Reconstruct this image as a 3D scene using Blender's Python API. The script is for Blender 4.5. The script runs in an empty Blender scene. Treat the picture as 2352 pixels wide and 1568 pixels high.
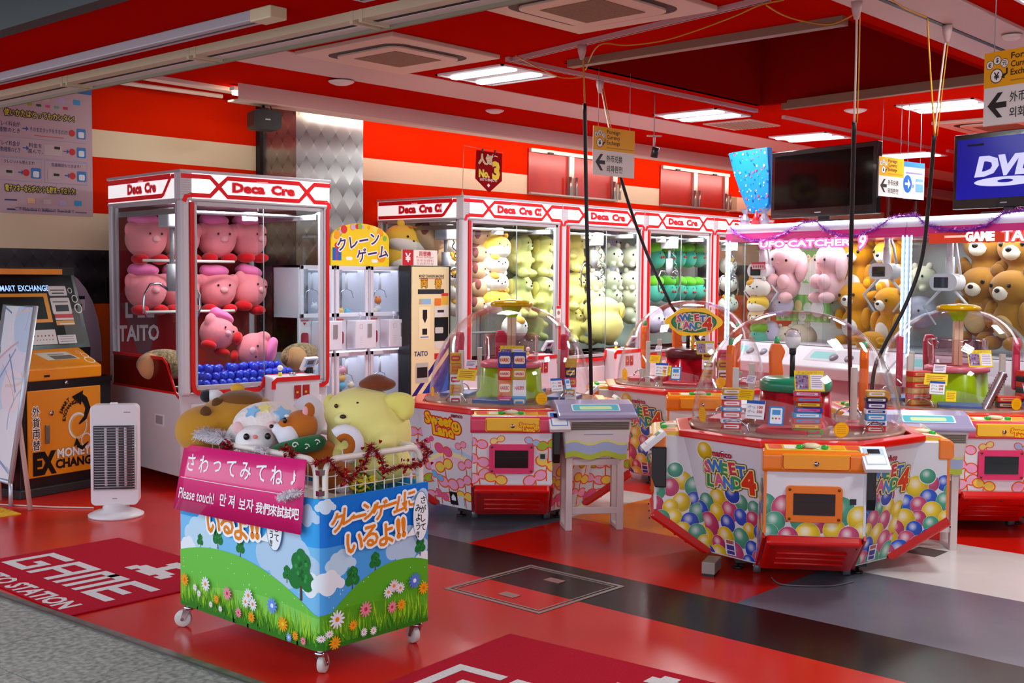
import bpy, bmesh, math, random
from mathutils import Vector, Matrix, Euler
from mathutils.geometry import tessellate_polygon

scn = bpy.context.scene
COL = scn.collection
V3 = Vector
PI = math.pi
rnd = random.Random(7)

# ------------------------------------------------------------------ camera
FPX, YAW, PITCH, ROLL, EYE = 2670.78, math.radians(47.914), math.radians(-3.2134), math.radians(0.4605), 1.55
cF = V3((math.sin(YAW) * math.cos(PITCH), math.cos(YAW) * math.cos(PITCH), math.sin(PITCH)))
_r = V3((math.cos(YAW), -math.sin(YAW), 0)); _u = _r.cross(cF)
cR = _r * math.cos(ROLL) + _u * math.sin(ROLL)
cU = -_r * math.sin(ROLL) + _u * math.cos(ROLL)
cam_d = bpy.data.cameras.new('camera'); cam = bpy.data.objects.new('camera', cam_d); COL.objects.link(cam)
cam_d.sensor_width = 36.0; cam_d.lens = FPX / 2352 * 36.0; cam_d.clip_start = 0.05; cam_d.clip_end = 200
mw = Matrix.Identity(4)
for i in range(3):
    mw[i][0] = cR[i]; mw[i][1] = cU[i]; mw[i][2] = -cF[i]
mw[2][3] = EYE
cam.matrix_world = mw
scn.camera = cam

# ------------------------------------------------------------------ colour management, world, big lights
scn.view_settings.view_transform = 'Standard'; scn.view_settings.look = 'None'
scn.view_settings.gamma = 1.0; scn.view_settings.use_curve_mapping = False
scn.view_settings.exposure = 0.15
scn.cycles.transparent_max_bounces = 40
scn.cycles.max_bounces = 8; scn.cycles.diffuse_bounces = 3
w = bpy.data.worlds.new('daylight'); scn.world = w; w.use_nodes = True
w.node_tree.nodes['Background'].inputs[0].default_value = (0.80, 0.88, 1.0, 1)
w.node_tree.nodes['Background'].inputs[1].default_value = 1.7

def area(name, loc, rot, sx, sy, watts, col=(1, 1, 1)):
    l = bpy.data.lights.new(name, 'AREA'); l.shape = 'RECTANGLE'; l.size = sx; l.size_y = sy
    l.energy = watts; l.color = col
    o = bpy.data.objects.new(name, l); COL.objects.link(o); o.location = loc; o.rotation_euler = rot
    return o
CEIL = 3.05
# recessed ceiling troffers: (x, y, half length, half width)
LAMPS = [(6.43, 5.98), (9.21, 5.97), (11.33, 6.0), (13.7, 5.92), (10.03, 4.02), (12.6, 4.02),
         (6.43, 1.9), (9.2, 1.9), (12.2, 1.9), (16.0, 5.0), (4.6, 0.4)]  # lamps after the visible ones are unseen extras added for illumination
for (lx, ly) in LAMPS:
    area('ceiling_lamp_light', (lx, ly, CEIL - 0.012), (0, 0, 0), 0.52, 0.56, 62, (0.93, 1.0, 1.0))

# ------------------------------------------------------------------ materials
def lin(c):
    if isinstance(c, str):
        c = c.lstrip('#'); c = tuple(int(c[i:i + 2], 16) / 255 for i in (0, 2, 4))
    return tuple(((x / 12.92) if x <= 0.04045 else ((x + 0.055) / 1.055) ** 2.4) for x in c[:3]) + (1.0,)
MATS = {}
def mat(name, col, rough=0.5, metal=0.0, emit=0.0, ecol=None, spec=0.5, coat=0.0, sheen=0.0, alpha=1.0):
    if name in MATS: return MATS[name]
    m = bpy.data.materials.new(name); m.use_nodes = True
    b = m.node_tree.nodes['Principled BSDF']
    b.inputs['Base Color'].default_value = lin(col); b.inputs['Roughness'].default_value = rough
    b.inputs['Metallic'].default_value = metal; b.inputs['Specular IOR Level'].default_value = spec
    b.inputs['Coat Weight'].default_value = coat; b.inputs['Sheen Weight'].default_value = sheen
    if emit:
        b.inputs['Emission Color'].default_value = lin(ecol or col); b.inputs['Emission Strength'].default_value = emit
    MATS[name] = m
    return m
def nodes(m): return m.node_tree.nodes, m.node_tree.links, m.node_tree.nodes['Principled BSDF']
def ink(c, rough=0.42, emit=0.0):
    key = 'print_' + str(c) + ('_%.2f' % rough if rough != 0.42 else '') + ('_lit%.2f' % emit if emit else '')
    return mat(key, c, rough, emit=emit, spec=0.25)
def glass(name, tint='#ffffff', refl=0.55, clear=1.0, rough=0.0):
    """thin clear sheet: see-through with a fresnel reflection"""
    if name in MATS: return MATS[name]
    m = bpy.data.materials.new(name); m.use_nodes = True
    n, l = m.node_tree.nodes, m.node_tree.links; n.clear()
    out = n.new('ShaderNodeOutputMaterial'); mix = n.new('ShaderNodeMixShader')
    tr = n.new('ShaderNodeBsdfTransparent'); gl = n.new('ShaderNodeBsdfGlossy'); gl.inputs['Roughness'].default_value = rough
    fr = n.new('ShaderNodeFresnel'); ge = n.new('ShaderNodeNewGeometry'); mp = n.new('ShaderNodeMapRange'); mp.inputs['To Min'].default_value = 1.42; mp.inputs['To Max'].default_value = 1 / 1.42; l.new(ge.outputs['Backfacing'], mp.inputs['Value']); l.new(mp.outputs[0], fr.inputs[0])
    mu = n.new('ShaderNodeMath'); mu.operation = 'MULTIPLY'; mu.inputs[1].default_value = refl
    tr.inputs[0].default_value = lin(tint)
    l.new(fr.outputs[0], mu.inputs[0]); l.new(mu.outputs[0], mix.inputs[0])
    l.new(tr.outputs[0], mix.inputs[1]); l.new(gl.outputs[0], mix.inputs[2]); l.new(mix.outputs[0], out.inputs[0])
    MATS[name] = m
    return m
def tinted(name, col, opacity=0.5, rough=0.15):
    """coloured see-through plastic"""
    if name in MATS: return MATS[name]
    m = bpy.data.materials.new(name); m.use_nodes = True
    n, l, b = nodes(m); b.inputs['Base Color'].default_value = lin(col); b.inputs['Roughness'].default_value = rough
    tr = n.new('ShaderNodeBsdfTransparent'); tr.inputs[0].default_value = lin(col)
    mix = n.new('ShaderNodeMixShader'); mix.inputs[0].default_value = opacity
    l.new(tr.outputs[0], mix.inputs[1]); l.new(b.outputs[0], mix.inputs[2]); l.new(mix.outputs[0], n['Material Output'].inputs[0])
    MATS[name] = m
    return m
def noisy(name, c1, c2, scale=40, rough=0.6, bump=0.0, metal=0.0, sheen=0.0, spec=0.5):
    if name in MATS: return MATS[name]
    m = mat(name, c1, rough, metal, sheen=sheen, spec=spec); n, l, b = nodes(m)
    tc = n.new('ShaderNodeTexCoord'); t = n.new('ShaderNodeTexNoise'); t.inputs['Scale'].default_value = scale; t.inputs['Detail'].default_value = 4
    cr = n.new('ShaderNodeValToRGB'); cr.color_ramp.elements[0].color = lin(c1); cr.color_ramp.elements[1].color = lin(c2)
    cr.color_ramp.elements[0].position = 0.35; cr.color_ramp.elements[1].position = 0.65
    l.new(tc.outputs['Object'], t.inputs['Vector']); l.new(t.outputs['Fac'], cr.inputs[0]); l.new(cr.outputs[0], b.inputs['Base Color'])
    if bump:
        bp = n.new('ShaderNodeBump'); bp.inputs['Strength'].default_value = bump; bp.inputs['Distance'].default_value = 0.01
        l.new(t.outputs['Fac'], bp.inputs['Height']); l.new(bp.outputs[0], b.inputs['Normal'])
    return m
def plush_mat(c):
    key = 'plush_' + c
    if key in MATS: return MATS[key]
    m = mat(key, c, 0.9, sheen=0.25, spec=0.15); n, l, b = nodes(m)
    tc = n.new('ShaderNodeTexCoord'); t = n.new('ShaderNodeTexNoise'); t.inputs['Scale'].default_value = 9; t.inputs['Detail'].default_value = 5
    bp = n.new('ShaderNodeBump'); bp.inputs['Strength'].default_value = 0.25; bp.inputs['Distance'].default_value = 0.02
    l.new(tc.outputs['Object'], t.inputs['Vector']); l.new(t.outputs['Fac'], bp.inputs['Height']); l.new(bp.outputs[0], b.inputs['Normal'])
    return m
def diamond(name, c1, c2, scale, rough=0.3, metal=0.7):
    """embossed diamond sheet: every diamond is a small sloped facet"""
    if name in MATS: return MATS[name]
    m = mat(name, c1, rough, metal); n, l, b = nodes(m)
    tc = n.new('ShaderNodeTexCoord'); sx = n.new('ShaderNodeSeparateXYZ'); l.new(tc.outputs['Object'], sx.inputs[0])
    def ma(op, a, bb=None):
        q = n.new('ShaderNodeMath'); q.operation = op
        for i, x in enumerate((a, bb)):
            if x is None: continue
            if isinstance(x, (int, float)): q.inputs[i].default_value = x
            else: l.new(x, q.inputs[i])
        return q.outputs[0]
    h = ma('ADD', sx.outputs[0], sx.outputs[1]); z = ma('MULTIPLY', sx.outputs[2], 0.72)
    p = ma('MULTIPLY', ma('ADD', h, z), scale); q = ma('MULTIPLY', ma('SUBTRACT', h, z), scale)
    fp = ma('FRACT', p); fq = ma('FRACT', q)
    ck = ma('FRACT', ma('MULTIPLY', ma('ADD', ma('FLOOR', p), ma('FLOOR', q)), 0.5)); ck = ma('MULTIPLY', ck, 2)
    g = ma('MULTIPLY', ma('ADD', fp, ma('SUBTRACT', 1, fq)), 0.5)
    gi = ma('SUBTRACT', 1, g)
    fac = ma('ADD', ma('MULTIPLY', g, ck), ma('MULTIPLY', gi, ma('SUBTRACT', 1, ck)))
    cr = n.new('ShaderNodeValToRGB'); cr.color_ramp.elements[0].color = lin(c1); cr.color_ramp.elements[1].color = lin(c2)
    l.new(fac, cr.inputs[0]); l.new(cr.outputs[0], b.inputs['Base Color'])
    bp = n.new('ShaderNodeBump'); bp.inputs['Strength'].default_value = 0.35; bp.inputs['Distance'].default_value = 0.01
    l.new(fac, bp.inputs['Height']); l.new(bp.outputs[0], b.inputs['Normal'])
    return m
def balloon_mat(c):
    """printed balloon: UV carries -1..1 across the disc, lighter towards the printed highlight"""
    key = 'balloon_' + c
    if key in MATS: return MATS[key]
    m = mat(key, c, 0.35); n, l, b = nodes(m)
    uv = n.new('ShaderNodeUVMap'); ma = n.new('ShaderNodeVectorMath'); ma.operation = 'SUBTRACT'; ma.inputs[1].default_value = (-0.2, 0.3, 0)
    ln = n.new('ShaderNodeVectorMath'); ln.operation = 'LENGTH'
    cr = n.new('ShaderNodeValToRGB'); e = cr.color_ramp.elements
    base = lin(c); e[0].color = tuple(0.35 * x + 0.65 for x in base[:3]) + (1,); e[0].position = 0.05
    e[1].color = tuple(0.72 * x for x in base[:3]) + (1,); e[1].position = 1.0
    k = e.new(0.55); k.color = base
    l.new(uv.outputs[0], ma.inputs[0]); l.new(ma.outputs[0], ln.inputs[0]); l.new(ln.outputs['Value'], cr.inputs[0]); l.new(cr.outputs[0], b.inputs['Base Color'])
    return m

WHITE = mat('white_plastic', '#e6e4e6', 0.35)
WHITE2 = mat('white_paint', '#dcdade', 0.4)
BLACK = mat('black_plastic', '#121214', 0.35)
DARK = mat('dark_metal', '#26262a', 0.45, 0.4)
CHROME = mat('chrome', '#c8c8cc', 0.18, 1.0)
ALU = mat('aluminium', '#b4b4b8', 0.35, 0.9)
RED = mat('red_trim', '#d31212', 0.35)
GREY = mat('grey_plastic', '#8e8e94', 0.45)
SCREEN = mat('dark_screen', '#0a0a0c', 0.12)
RUBBER = mat('rubber', '#19191b', 0.8)
CLEAR = glass('clear_glass', '#f4f8f8', 0.45)
ACRYL = glass('clear_acrylic', '#fefeff', 0.7)

# ------------------------------------------------------------------ objects
def meta(o, label=None, cat=None, group=None, kind=None):
    if label: o['label'] = label
    if cat: o['category'] = cat
    if group: o['group'] = group
    if kind: o['kind'] = kind
    return o
def thing(name, label, cat, loc=(0, 0, 0), rz=0.0, group=None):
    o = bpy.data.objects.new(name, None); COL.objects.link(o); o.empty_display_size = 0.1
    o.location = loc; o.rotation_euler = (0, 0, rz)
    return meta(o, label, cat, group)
def copy_tree(o, parent=None):
    c = o.copy(); COL.objects.link(c); c.parent = parent
    for ch in list(o.children): copy_tree(ch, c)
    return c

class G:
    """mesh collector: every call adds a shape, build() links ONE mesh object"""
    def __init__(s): s.v = []; s.f = []; s.mi = []; s.sm = []; s.mats = []; s.uv = {}
    def _m(s, m):
        if m is None: m = s.mats[0] if s.mats else WHITE
        if m not in s.mats: s.mats.append(m)
        return s.mats.index(m)
    def raw(s, vs, fs, m=None, smooth=False, T=None):
        k = len(s.v); i = s._m(m)
        for p in vs:
            p = V3(p)
            s.v.append(T @ p if T is not None else p)
        for f in fs:
            s.f.append([k + a for a in f]); s.mi.append(i); s.sm.append(smooth)
        return s
    def box(s, x0, x1, y0, y1, z0, z1, m=None, T=None):
        vs = [(x, y, z) for z in (z0, z1) for y in (y0, y1) for x in (x0, x1)]
        return s.raw(vs, [(0, 2, 3, 1), (4, 5, 7, 6), (0, 1, 5, 4), (2, 6, 7, 3), (0, 4, 6, 2), (1, 3, 7, 5)], m, False, T)
    def prism(s, poly, a0, a1, axis='y', m=None, T=None):
        """extrude 2D polygon along axis. axis y: poly=(x,z); x: poly=(y,z); z: poly=(x,y)"""
        def P(p, a): return {'y': (p[0], a, p[1]), 'x': (a, p[0], p[1]), 'z': (p[0], p[1], a)}[axis]
        n = len(poly); ar = sum(poly[i][0] * poly[(i + 1) % n][1] - poly[(i + 1) % n][0] * poly[i][1] for i in range(n))
        if ar < 0: poly = poly[::-1]
        vs = [P(p, a0) for p in poly] + [P(p, a1) for p in poly]
        fs = [[i, (i + 1) % n, n + (i + 1) % n, n + i] for i in range(n)]
        tr = tessellate_polygon([[V3((p[0], p[1], 0)) for p in poly]])
        for t in tr:
            q = [poly[i] for i in t]
            c = (q[1][0] - q[0][0]) * (q[2][1] - q[0][1]) - (q[1][1] - q[0][1]) * (q[2][0] - q[0][0])
            t = t if c > 0 else t[::-1]
            fs.append([t[2], t[1], t[0]]); fs.append([n + a for a in t])
        if (a1 < a0) != (axis == 'y'): fs = [f[::-1] for f in fs]
        return s.raw(vs, fs, m, False, T)
    def lathe(s, prof, n=32, m=None, T=None, smooth=True, a0=0.0, a1=2 * PI):
        """prof = [(r,z)...] bottom to top"""
        full = abs(a1 - a0 - 2 * PI) < 1e-6; nn = n if full else n + 1
        vs = []; fs = []
        for (r, z) in prof:
            for j in range(nn):
                a = a0 + (a1 - a0) * j / n; vs.append((r * math.cos(a), r * math.sin(a), z))
        for i in range(len(prof) - 1):
            for j in range(n):
                a = i * nn + j; b = i * nn + (j + 1) % nn; fs.append((a, b, b + nn, a + nn))
        if full:
            if prof[0][0] > 1e-5: fs.append([j for j in range(nn)][::-1])
            if prof[-1][0] > 1e-5: fs.append([(len(prof) - 1) * nn + j for j in range(nn)])
        return s.raw(vs, fs, m, smooth, T)
    def cyl(s, p0, p1, r, m=None, n=14, r1=None, smooth=True):
        p0 = V3(p0); p1 = V3(p1); d = p1 - p0; L = d.length
        T = Matrix.Translation(p0) @ d.to_track_quat('Z', 'Y').to_matrix().to_4x4()
        return s.lathe([(r, 0), (r if r1 is None else r1, L)], n, m, T, smooth)
    def ell(s, c, rx, ry, rz, m=None, n=20, k=12, rot=None, T=None):
        prof = [(math.sin(PI * i / k), -math.cos(PI * i / k)) for i in range(k + 1)]
        prof[0] = (1e-6, -1); prof[-1] = (1e-6, 1)
        M = Matrix.Translation(V3(c))
        if rot: M = M @ Euler(rot).to_matrix().to_4x4()
        M = M @ Matrix.Diagonal((rx, ry, rz, 1))
        if T is not None: M = T @ M
        return s.lathe(prof, n, m, M)
    def tube(s, pts, r, m=None, n=8, closed=False, cap=True):
        pts = [V3(p) for p in pts]; N = len(pts); vs = []; fs = []
        up = V3((0, 0, 1)); prev = None
        for i, p in enumerate(pts):
            if closed: t = pts[(i + 1) % N] - pts[i - 1]
            else: t = pts[min(i + 1, N - 1)] - pts[max(i - 1, 0)]
            t = t.normalized()
            if prev is None:
                a = up if abs(t.dot(up)) < 0.9 else V3((1, 0, 0)); x = t.cross(a).normalized()
            else: x = (prev - t * prev.dot(t)).normalized()
            prev = x; y = t.cross(x)
            rr = r[i] if isinstance(r, (list, tuple)) else r
            for j in range(n):
                a = 2 * PI * j / n; vs.append(p + (x * math.cos(a) + y * math.sin(a)) * rr)
        for i in range(N if closed else N - 1):
            for j in range(n):
                a = i * n + j; b = i * n + (j + 1) % n; c = ((i + 1) % N) * n
                fs.append((a, b, c + (j + 1) % n, c + j))
        if cap and not closed:
            fs.append([j for j in range(n)][::-1]); fs.append([(N - 1) * n + j for j in range(n)])
        return s.raw(vs, fs, m, True)
    def build(s, name, parent=None, m=None, bevel=0.0, seg=2, loc=None, rot=None, label=None, sub=0):
        me = bpy.data.meshes.new(name); me.from_pydata([tuple(p) for p in s.v], [], s.f)
        for x in (s.mats or [m or WHITE]): me.materials.append(x)
        me.polygons.foreach_set('material_index', s.mi); me.polygons.foreach_set('use_smooth', s.sm)
        me.update()
        o = bpy.data.objects.new(name, me); COL.objects.link(o)
        if parent: o.parent = parent
        if loc is not None: o.location = loc
        if rot is not None: o.rotation_euler = rot
        if bevel:
            b = o.modifiers.new('bevel', 'BEVEL'); b.width = bevel; b.segments = seg; b.limit_method = 'ANGLE'; b.angle_limit = 0.6
            b.harden_normals = False
        if sub:
            q = o.modifiers.new('sub', 'SUBSURF'); q.levels = sub; q.render_levels = sub
        if label: o['label'] = label
        return o

# ------------------------------------------------------------------ flat printing: polygons and lettering
_TX = {}
_tc = bpy.data.curves.new('lettering', 'FONT'); _to = bpy.data.objects.new('lettering', _tc); COL.objects.link(_to)
_tc.resolution_u = 2
def glyphs(body, bold=0.0):
    """triangles of a line of text, height-1 em, origin at its centre; returns (pts, tris, width)"""
    k = (body, bold)
    if k in _TX: return _TX[k]
    _tc.body = body; _tc.offset = bold; _tc.fill_mode = 'FRONT' if hasattr(_tc, 'fill_mode') else _tc.fill_mode
    dg = bpy.context.evaluated_depsgraph_get(); dg.update()
    me = bpy.data.meshes.new_from_object(_to.evaluated_get(dg), depsgraph=dg)
    me.calc_loop_triangles()
    pts = [(v.co.x, v.co.y) for v in me.vertices]; tris = [tuple(t.vertices) for t in me.loop_triangles]
    bpy.data.meshes.remove(me)
    if pts:
        xs = [p[0] for p in pts]; ys = [p[1] for p in pts]
        cx = (min(xs) + max(xs)) / 2; cy = (min(ys) + max(ys)) / 2; wd = max(xs) - min(xs); ht = max(ys) - min(ys)
        pts = [(x - cx, y - cy) for x, y in pts]
    else: wd = ht = 1
    _TX[k] = (pts, tris, wd, ht)
    return _TX[k]

def circ(cx, cy, r, n=20, ry=None, a0=0, a1=2 * PI, rot=0):
    ry = ry or r; c, s_ = math.cos(rot), math.sin(rot); out = []
    full = abs(a1 - a0 - 2 * PI) < 1e-6
    for i in range(n if full else n + 1):
        a = a0 + (a1 - a0) * i / n; x = r * math.cos(a); y = ry * math.sin(a)
        out.append((cx + x * c - y * s_, cy + x * s_ + y * c))
    return out
def rrect(x0, y0, x1, y1, r, n=4):
    p = []
    for (cx, cy, a) in ((x1 - r, y1 - r, 0), (x0 + r, y1 - r, PI / 2), (x0 + r, y0 + r, PI), (x1 - r, y0 + r, 1.5 * PI)):
        for i in range(n + 1): p.append((cx + r * math.cos(a + PI / 2 * i / n), cy + r * math.sin(a + PI / 2 * i / n)))
    return p
def star(cx, cy, r, r2, n=5, a=PI / 2):
    return [(cx + (r if i % 2 == 0 else r2) * math.cos(a + PI * i / n), cy + (r if i % 2 == 0 else r2) * math.sin(a + PI * i / n)) for i in range(2 * n)]
def stroke(pts, w):
    """a 2D polyline as a ribbon polygon of width w"""
    L = []; R = []
    for i, p in enumerate(pts):
        a = pts[max(i - 1, 0)]; b = pts[min(i + 1, len(pts) - 1)]
        dx, dy = b[0] - a[0], b[1] - a[1]; d = math.hypot(dx, dy) or 1
        ww = w[i] if isinstance(w, (list, tuple)) else w
        nx, ny = -dy / d * ww / 2, dx / d * ww / 2
        L.append((p[0] + nx, p[1] + ny)); R.append((p[0] - nx, p[1] - ny))
    return L + R[::-1]
def bez(p0, p1, p2, n=8):
    return [((1 - t) ** 2 * p0[0] + 2 * t * (1 - t) * p1[0] + t * t * p2[0], (1 - t) ** 2 * p0[1] + 2 * t * (1 - t) * p1[1] + t * t * p2[1]) for t in [i / n for i in range(n + 1)]]

class Print:
    """stacked flat ink layers on a plane O + u U + v V"""
    def __init__(s, O=(0, 0, 0), U=(1, 0, 0), V=(0, 0, 1), eps=0.00003, base=0.0006, clip=None):
        s.O = V3(O); s.U = V3(U); s.V = V3(V); s.N = s.U.cross(s.V).normalized()
        s.eps = eps; s.off = base; s.v = []; s.f = []; s.mi = []; s.mats = []; s.uvs = []; s.clip = clip
    def _m(s, m):
        if isinstance(m, str): m = ink(m)
        if m not in s.mats: s.mats.append(m)
        return s.mats.index(m)
    def tris(s, pts, tr, m, uv=None, step=True):
        if s.clip: pts, tr, uv = s._clip(pts, tr, uv)
        k = len(s.v); i = s._m(m)
        for j, p in enumerate(pts):
            s.v.append((p[0], p[1], s.off)); s.uvs.append(uv[j] if uv else (0, 0))
        for t in tr:
            a, b, c = (pts[q] for q in t)
            ar = (b[0] - a[0]) * (c[1] - a[1]) - (b[1] - a[1]) * (c[0] - a[0])
            if abs(ar) < 1e-12: continue
            s.f.append([k + q for q in (t if ar > 0 else (t[0], t[2], t[1]))]); s.mi.append(i)
        if step: s.off += s.eps
        return s
    def _clip(s, pts, tr, uv):
        # clip triangles to the convex polygon s.clip (counter-clockwise)
        np_, nt, nu = [], [], []
        for t in tr:
            poly = [(pts[q][0], pts[q][1]) + tuple(uv[q] if uv else (0, 0)) for q in t]
            for i in range(len(s.clip)):
                ax, ay = s.clip[i]; bx, by = s.clip[(i + 1) % len(s.clip)]
                def sd(p): return (bx - ax) * (p[1] - ay) - (by - ay) * (p[0] - ax)
                new = []
                for j in range(len(poly)):
                    p, q = poly[j], poly[(j + 1) % len(poly)]; dp_, dq = sd(p), sd(q)
                    if dp_ >= 0: new.append(p)
                    if (dp_ < 0) != (dq < 0):
                        f = dp_ / (dp_ - dq); new.append(tuple(p[z] + (q[z] - p[z]) * f for z in range(4)))
                poly = new
                if len(poly) < 3: break
            if len(poly) < 3: continue
            k = len(np_)
            for p in poly: np_.append(p[:2]); nu.append(p[2:])
            for j in range(1, len(poly) - 1): nt.append((k, k + j, k + j + 1))
        return np_, nt, nu
    def poly(s, pts, m, uv=None, step=True):
        tr = tessellate_polygon([[V3((p[0], p[1], 0)) for p in pts]])
        return s.tris(pts, [tuple(t) for t in tr], m, uv, step)
    def rect(s, x0, y0, x1, y1, m, step=True): return s.poly([(x0, y0), (x1, y0), (x1, y1), (x0, y1)], m, None, step)
    def disc(s, cx, cy, r, m, n=20, ry=None, rot=0, step=True):
        p = circ(cx, cy, r, n, ry, rot=rot); uv = [(math.cos(2 * PI * i / n), math.sin(2 * PI * i / n)) for i in range(n)]
        pts = p + [(cx, cy)]; tr = [(i, (i + 1) % n, n) for i in range(n)]
        return s.tris(pts, tr, m, uv + [(0, 0)], step)
    def ring(s, cx, cy, r, r2, m, n=24, a0=0, a1=2 * PI):
        full = abs(a1 - a0 - 2 * PI) < 1e-6
        o = circ(cx, cy, r, n, a0=a0, a1=a1); i_ = circ(cx, cy, r2, n, a0=a0, a1=a1); N = len(o); tr = []
        for k in range(N if full else N - 1):
            k2 = (k + 1) % N; tr += [(k, k2, N + k2), (k, N + k2, N + k)]
        return s.tris(o + i_, tr, m)
    def text(s, body, cx, cy, h, m, w=None, bold=0.0, rot=0.0, shear=0.0, align='c', outline=None, ow=0.0, step=True, em=True, persp=None):
        """h = em size (or glyph height if em=False); w squeezes to a given width"""
        cjk = any(ord(ch) > 0x2E80 for ch in body)
        pts, tr, wd, ht = glyphs(body, 0.0 if cjk else bold)
        sc = h if em else h / ht
        sx = sc if w is None else w / wd
        off = {'c': 0, 'l': wd * sx / 2, 'r': -wd * sx / 2}[align]
        c, sn = math.cos(rot), math.sin(rot); P = []
        for (x, y) in pts:
            x = x * sx + off; y = y * sc; x += y * shear
            P.append((cx + x * c - y * sn, cy + x * sn + y * c))
        fat = bold * h * 0.42 if cjk else 0.0
        def spread_(r, n, mm):
            for i in range(n):
                a = 2 * PI * i / n
                s.tris([(x + r * math.cos(a), y + r * math.sin(a)) for x, y in P], tr, mm, step=False); s.off += 1.0e-5
        if outline:
            spread_(ow + fat, 14, outline); s.off += s.eps
        if fat > 0: spread_(fat, 8, m)
        s.tris(P, tr, m, None, step); s.off += 1.0e-5
        return s
    def build(s, name, parent=None, fn=None, cuts=None, label=None):
        vs, fs, mi = s.v, s.f, s.mi
        me = bpy.data.meshes.new(name)
        me.from_pydata(vs, [], fs); 
        for x in s.mats: me.materials.append(x)
        me.polygons.foreach_set('material_index', mi)
        ul = me.uv_layers.new(name='UVMap')
        ul.data.foreach_set('uv', [c for lp in me.loops for c in s.uvs[lp.vertex_index]])
        if cuts:
            bm = bmesh.new(); bm.from_mesh(me)
            for u in cuts:
                bmesh.ops.bisect_plane(bm, geom=bm.verts[:] + bm.edges[:] + bm.faces[:], plane_co=(u, 0, 0), plane_no=(1, 0, 0), dist=1e-6)
            bm.to_mesh(me); bm.free()
        for v in me.vertices:
            u_, v_, o_ = v.co
            v.co = fn(u_, v_, o_) if fn else s.O + s.U * u_ + s.V * v_ + s.N * o_
        me.update()
        o = bpy.data.objects.new(name, me); COL.objects.link(o)
        if parent: o.parent = parent
        if label: o['label'] = label
        return o

def remesh(g, name, voxel=0.012, smooth=6):
    """weld overlapping solids of a collector into one continuous soft surface; returns a mesh"""
    o = g.build(name)
    r = o.modifiers.new('r', 'REMESH'); r.mode = 'VOXEL'; r.voxel_size = voxel; r.use_smooth_shade = True
    s_ = o.modifiers.new('s', 'SMOOTH'); s_.iterations = smooth; s_.factor = 0.5
    dg = bpy.context.evaluated_depsgraph_get(); dg.update()
    me = bpy.data.meshes.new_from_object(o.evaluated_get(dg), depsgraph=dg); me.name = name
    bpy.data.objects.remove(o)
    return me
def obj_from(me, name, parent=None, m=None, loc=None):
    o = bpy.data.objects.new(name, me); COL.objects.link(o)
    if m: me.materials.clear(); me.materials.append(m)
    if parent: o.parent = parent
    if loc is not None: o.location = loc
    return o

# pixel -> world helpers (the frame is 2352 x 1568)
def ray(x, y): return cF + cR * ((x - 1176) / FPX) - cU * ((y - 784) / FPX)
EYEV = V3((0, 0, EYE))
def at_z(x, y, z=0.0): d = ray(x, y); return EYEV + d * ((z - EYE) / d.z)
def at_y(x, y, Y): d = ray(x, y); return EYEV + d * (Y / d.y)
def at_x(x, y, X): d = ray(x, y); return EYEV + d * (X / d.x)
def at_pl(x, y, P, N):
    d = ray(x, y); N = V3(N); return EYEV + d * ((V3(P) - EYEV).dot(N) / d.dot(N))
# ------------------------------------------------------------------ the setting
YW = 8.65
R_FLOOR = noisy('red_floor', '#d01a0c', '#c4160a', 1.5, 0.22, spec=0.38)
K_FLOOR = noisy('black_floor', '#0f0b0c', '#141011', 2.0, 0.24, spec=0.22)
G_FLOOR = noisy('grey_floor', '#686875', '#5f5f6c', 2.0, 0.24, spec=0.3)
W_FLOOR = noisy('white_floor', '#d6d2d0', '#cbc7c5', 2.0, 0.2, spec=0.5)
O_FLOOR = noisy('orange_floor', '#e07c0a', '#d87408', 2.0, 0.2, spec=0.5)
fl = G()
ta = at_z(0, 1372); tb = at_z(540, 1562); _td = (tb - ta).normalized()
_p0 = ta + _td * ((-8 - ta.y) / _td.y); _p1 = ta + _td * ((YW - ta.y) / _td.y)
fl.prism([(_p0.x, -8), (26, -8), (26, YW), (_p1.x, YW)], -0.05, 0.0, 'z', R_FLOOR)
def patch(x0, x1, y0, y1, m, k): fl.box(x0, x1, y0, y1, -0.001, 0.0004 * k, m)
patch(4.29, 4.79, -8, 5.7, K_FLOOR, 1)
patch(4.79, 5.77, 4.67, 6.6, G_FLOOR, 1); patch(4.79, 5.77, -8, 2.87, G_FLOOR, 1)
patch(5.77, 6.78, 4.70, 6.8, W_FLOOR, 1); patch(5.77, 6.78, 3.3, 4.70, O_FLOOR, 1); patch(5.77, 6.78, -8, 3.3, W_FLOOR, 1)
patch(6.36, 6.55, 2.545, 2.715, mat('floor_socket', '#4a4442', 0.5), 2)
meta(fl.build('floor'), 'glossy red floor with black, grey, orange and white blocks', 'floor', kind='structure')

# pavement of stone tiles outside the threshold; the threshold line runs a little askew
ta = at_z(0, 1372); tb = at_z(540, 1562)
tdir = (tb - ta).normalized(); tout = V3((tdir.y, -tdir.x, 0)); tout = tout if tout.x < 0 else -tout
def pave_mat():
    m = noisy('granite', '#7a7973', '#a9a8a0', 38, 0.8, 0.15, spec=0.3); n, l, b = nodes(m)
    t = [x for x in n if x.type == 'TEX_NOISE'][0]; t.inputs['Detail'].default_value = 8
    return m
pv = G(); PV = pave_mat(); JOINT = mat('stone_joint', '#34332f', 0.9)
def tp_(a_, o_): p = ta + tdir * a_ + tout * o_; return (p.x, p.y)
j1 = at_z(157, 1442) - ta; j2 = at_z(378, 1520) - ta; row_w = abs((at_z(40, 1549) - ta).dot(tout)); sp_ = abs((j2 - j1).dot(tdir)); s0 = j1.dot(tdir)
pv.prism([tp_(-4, .005), tp_(9, .005), tp_(9, 5), tp_(-4, 5)], -0.06, -0.006, 'z', JOINT)
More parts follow.
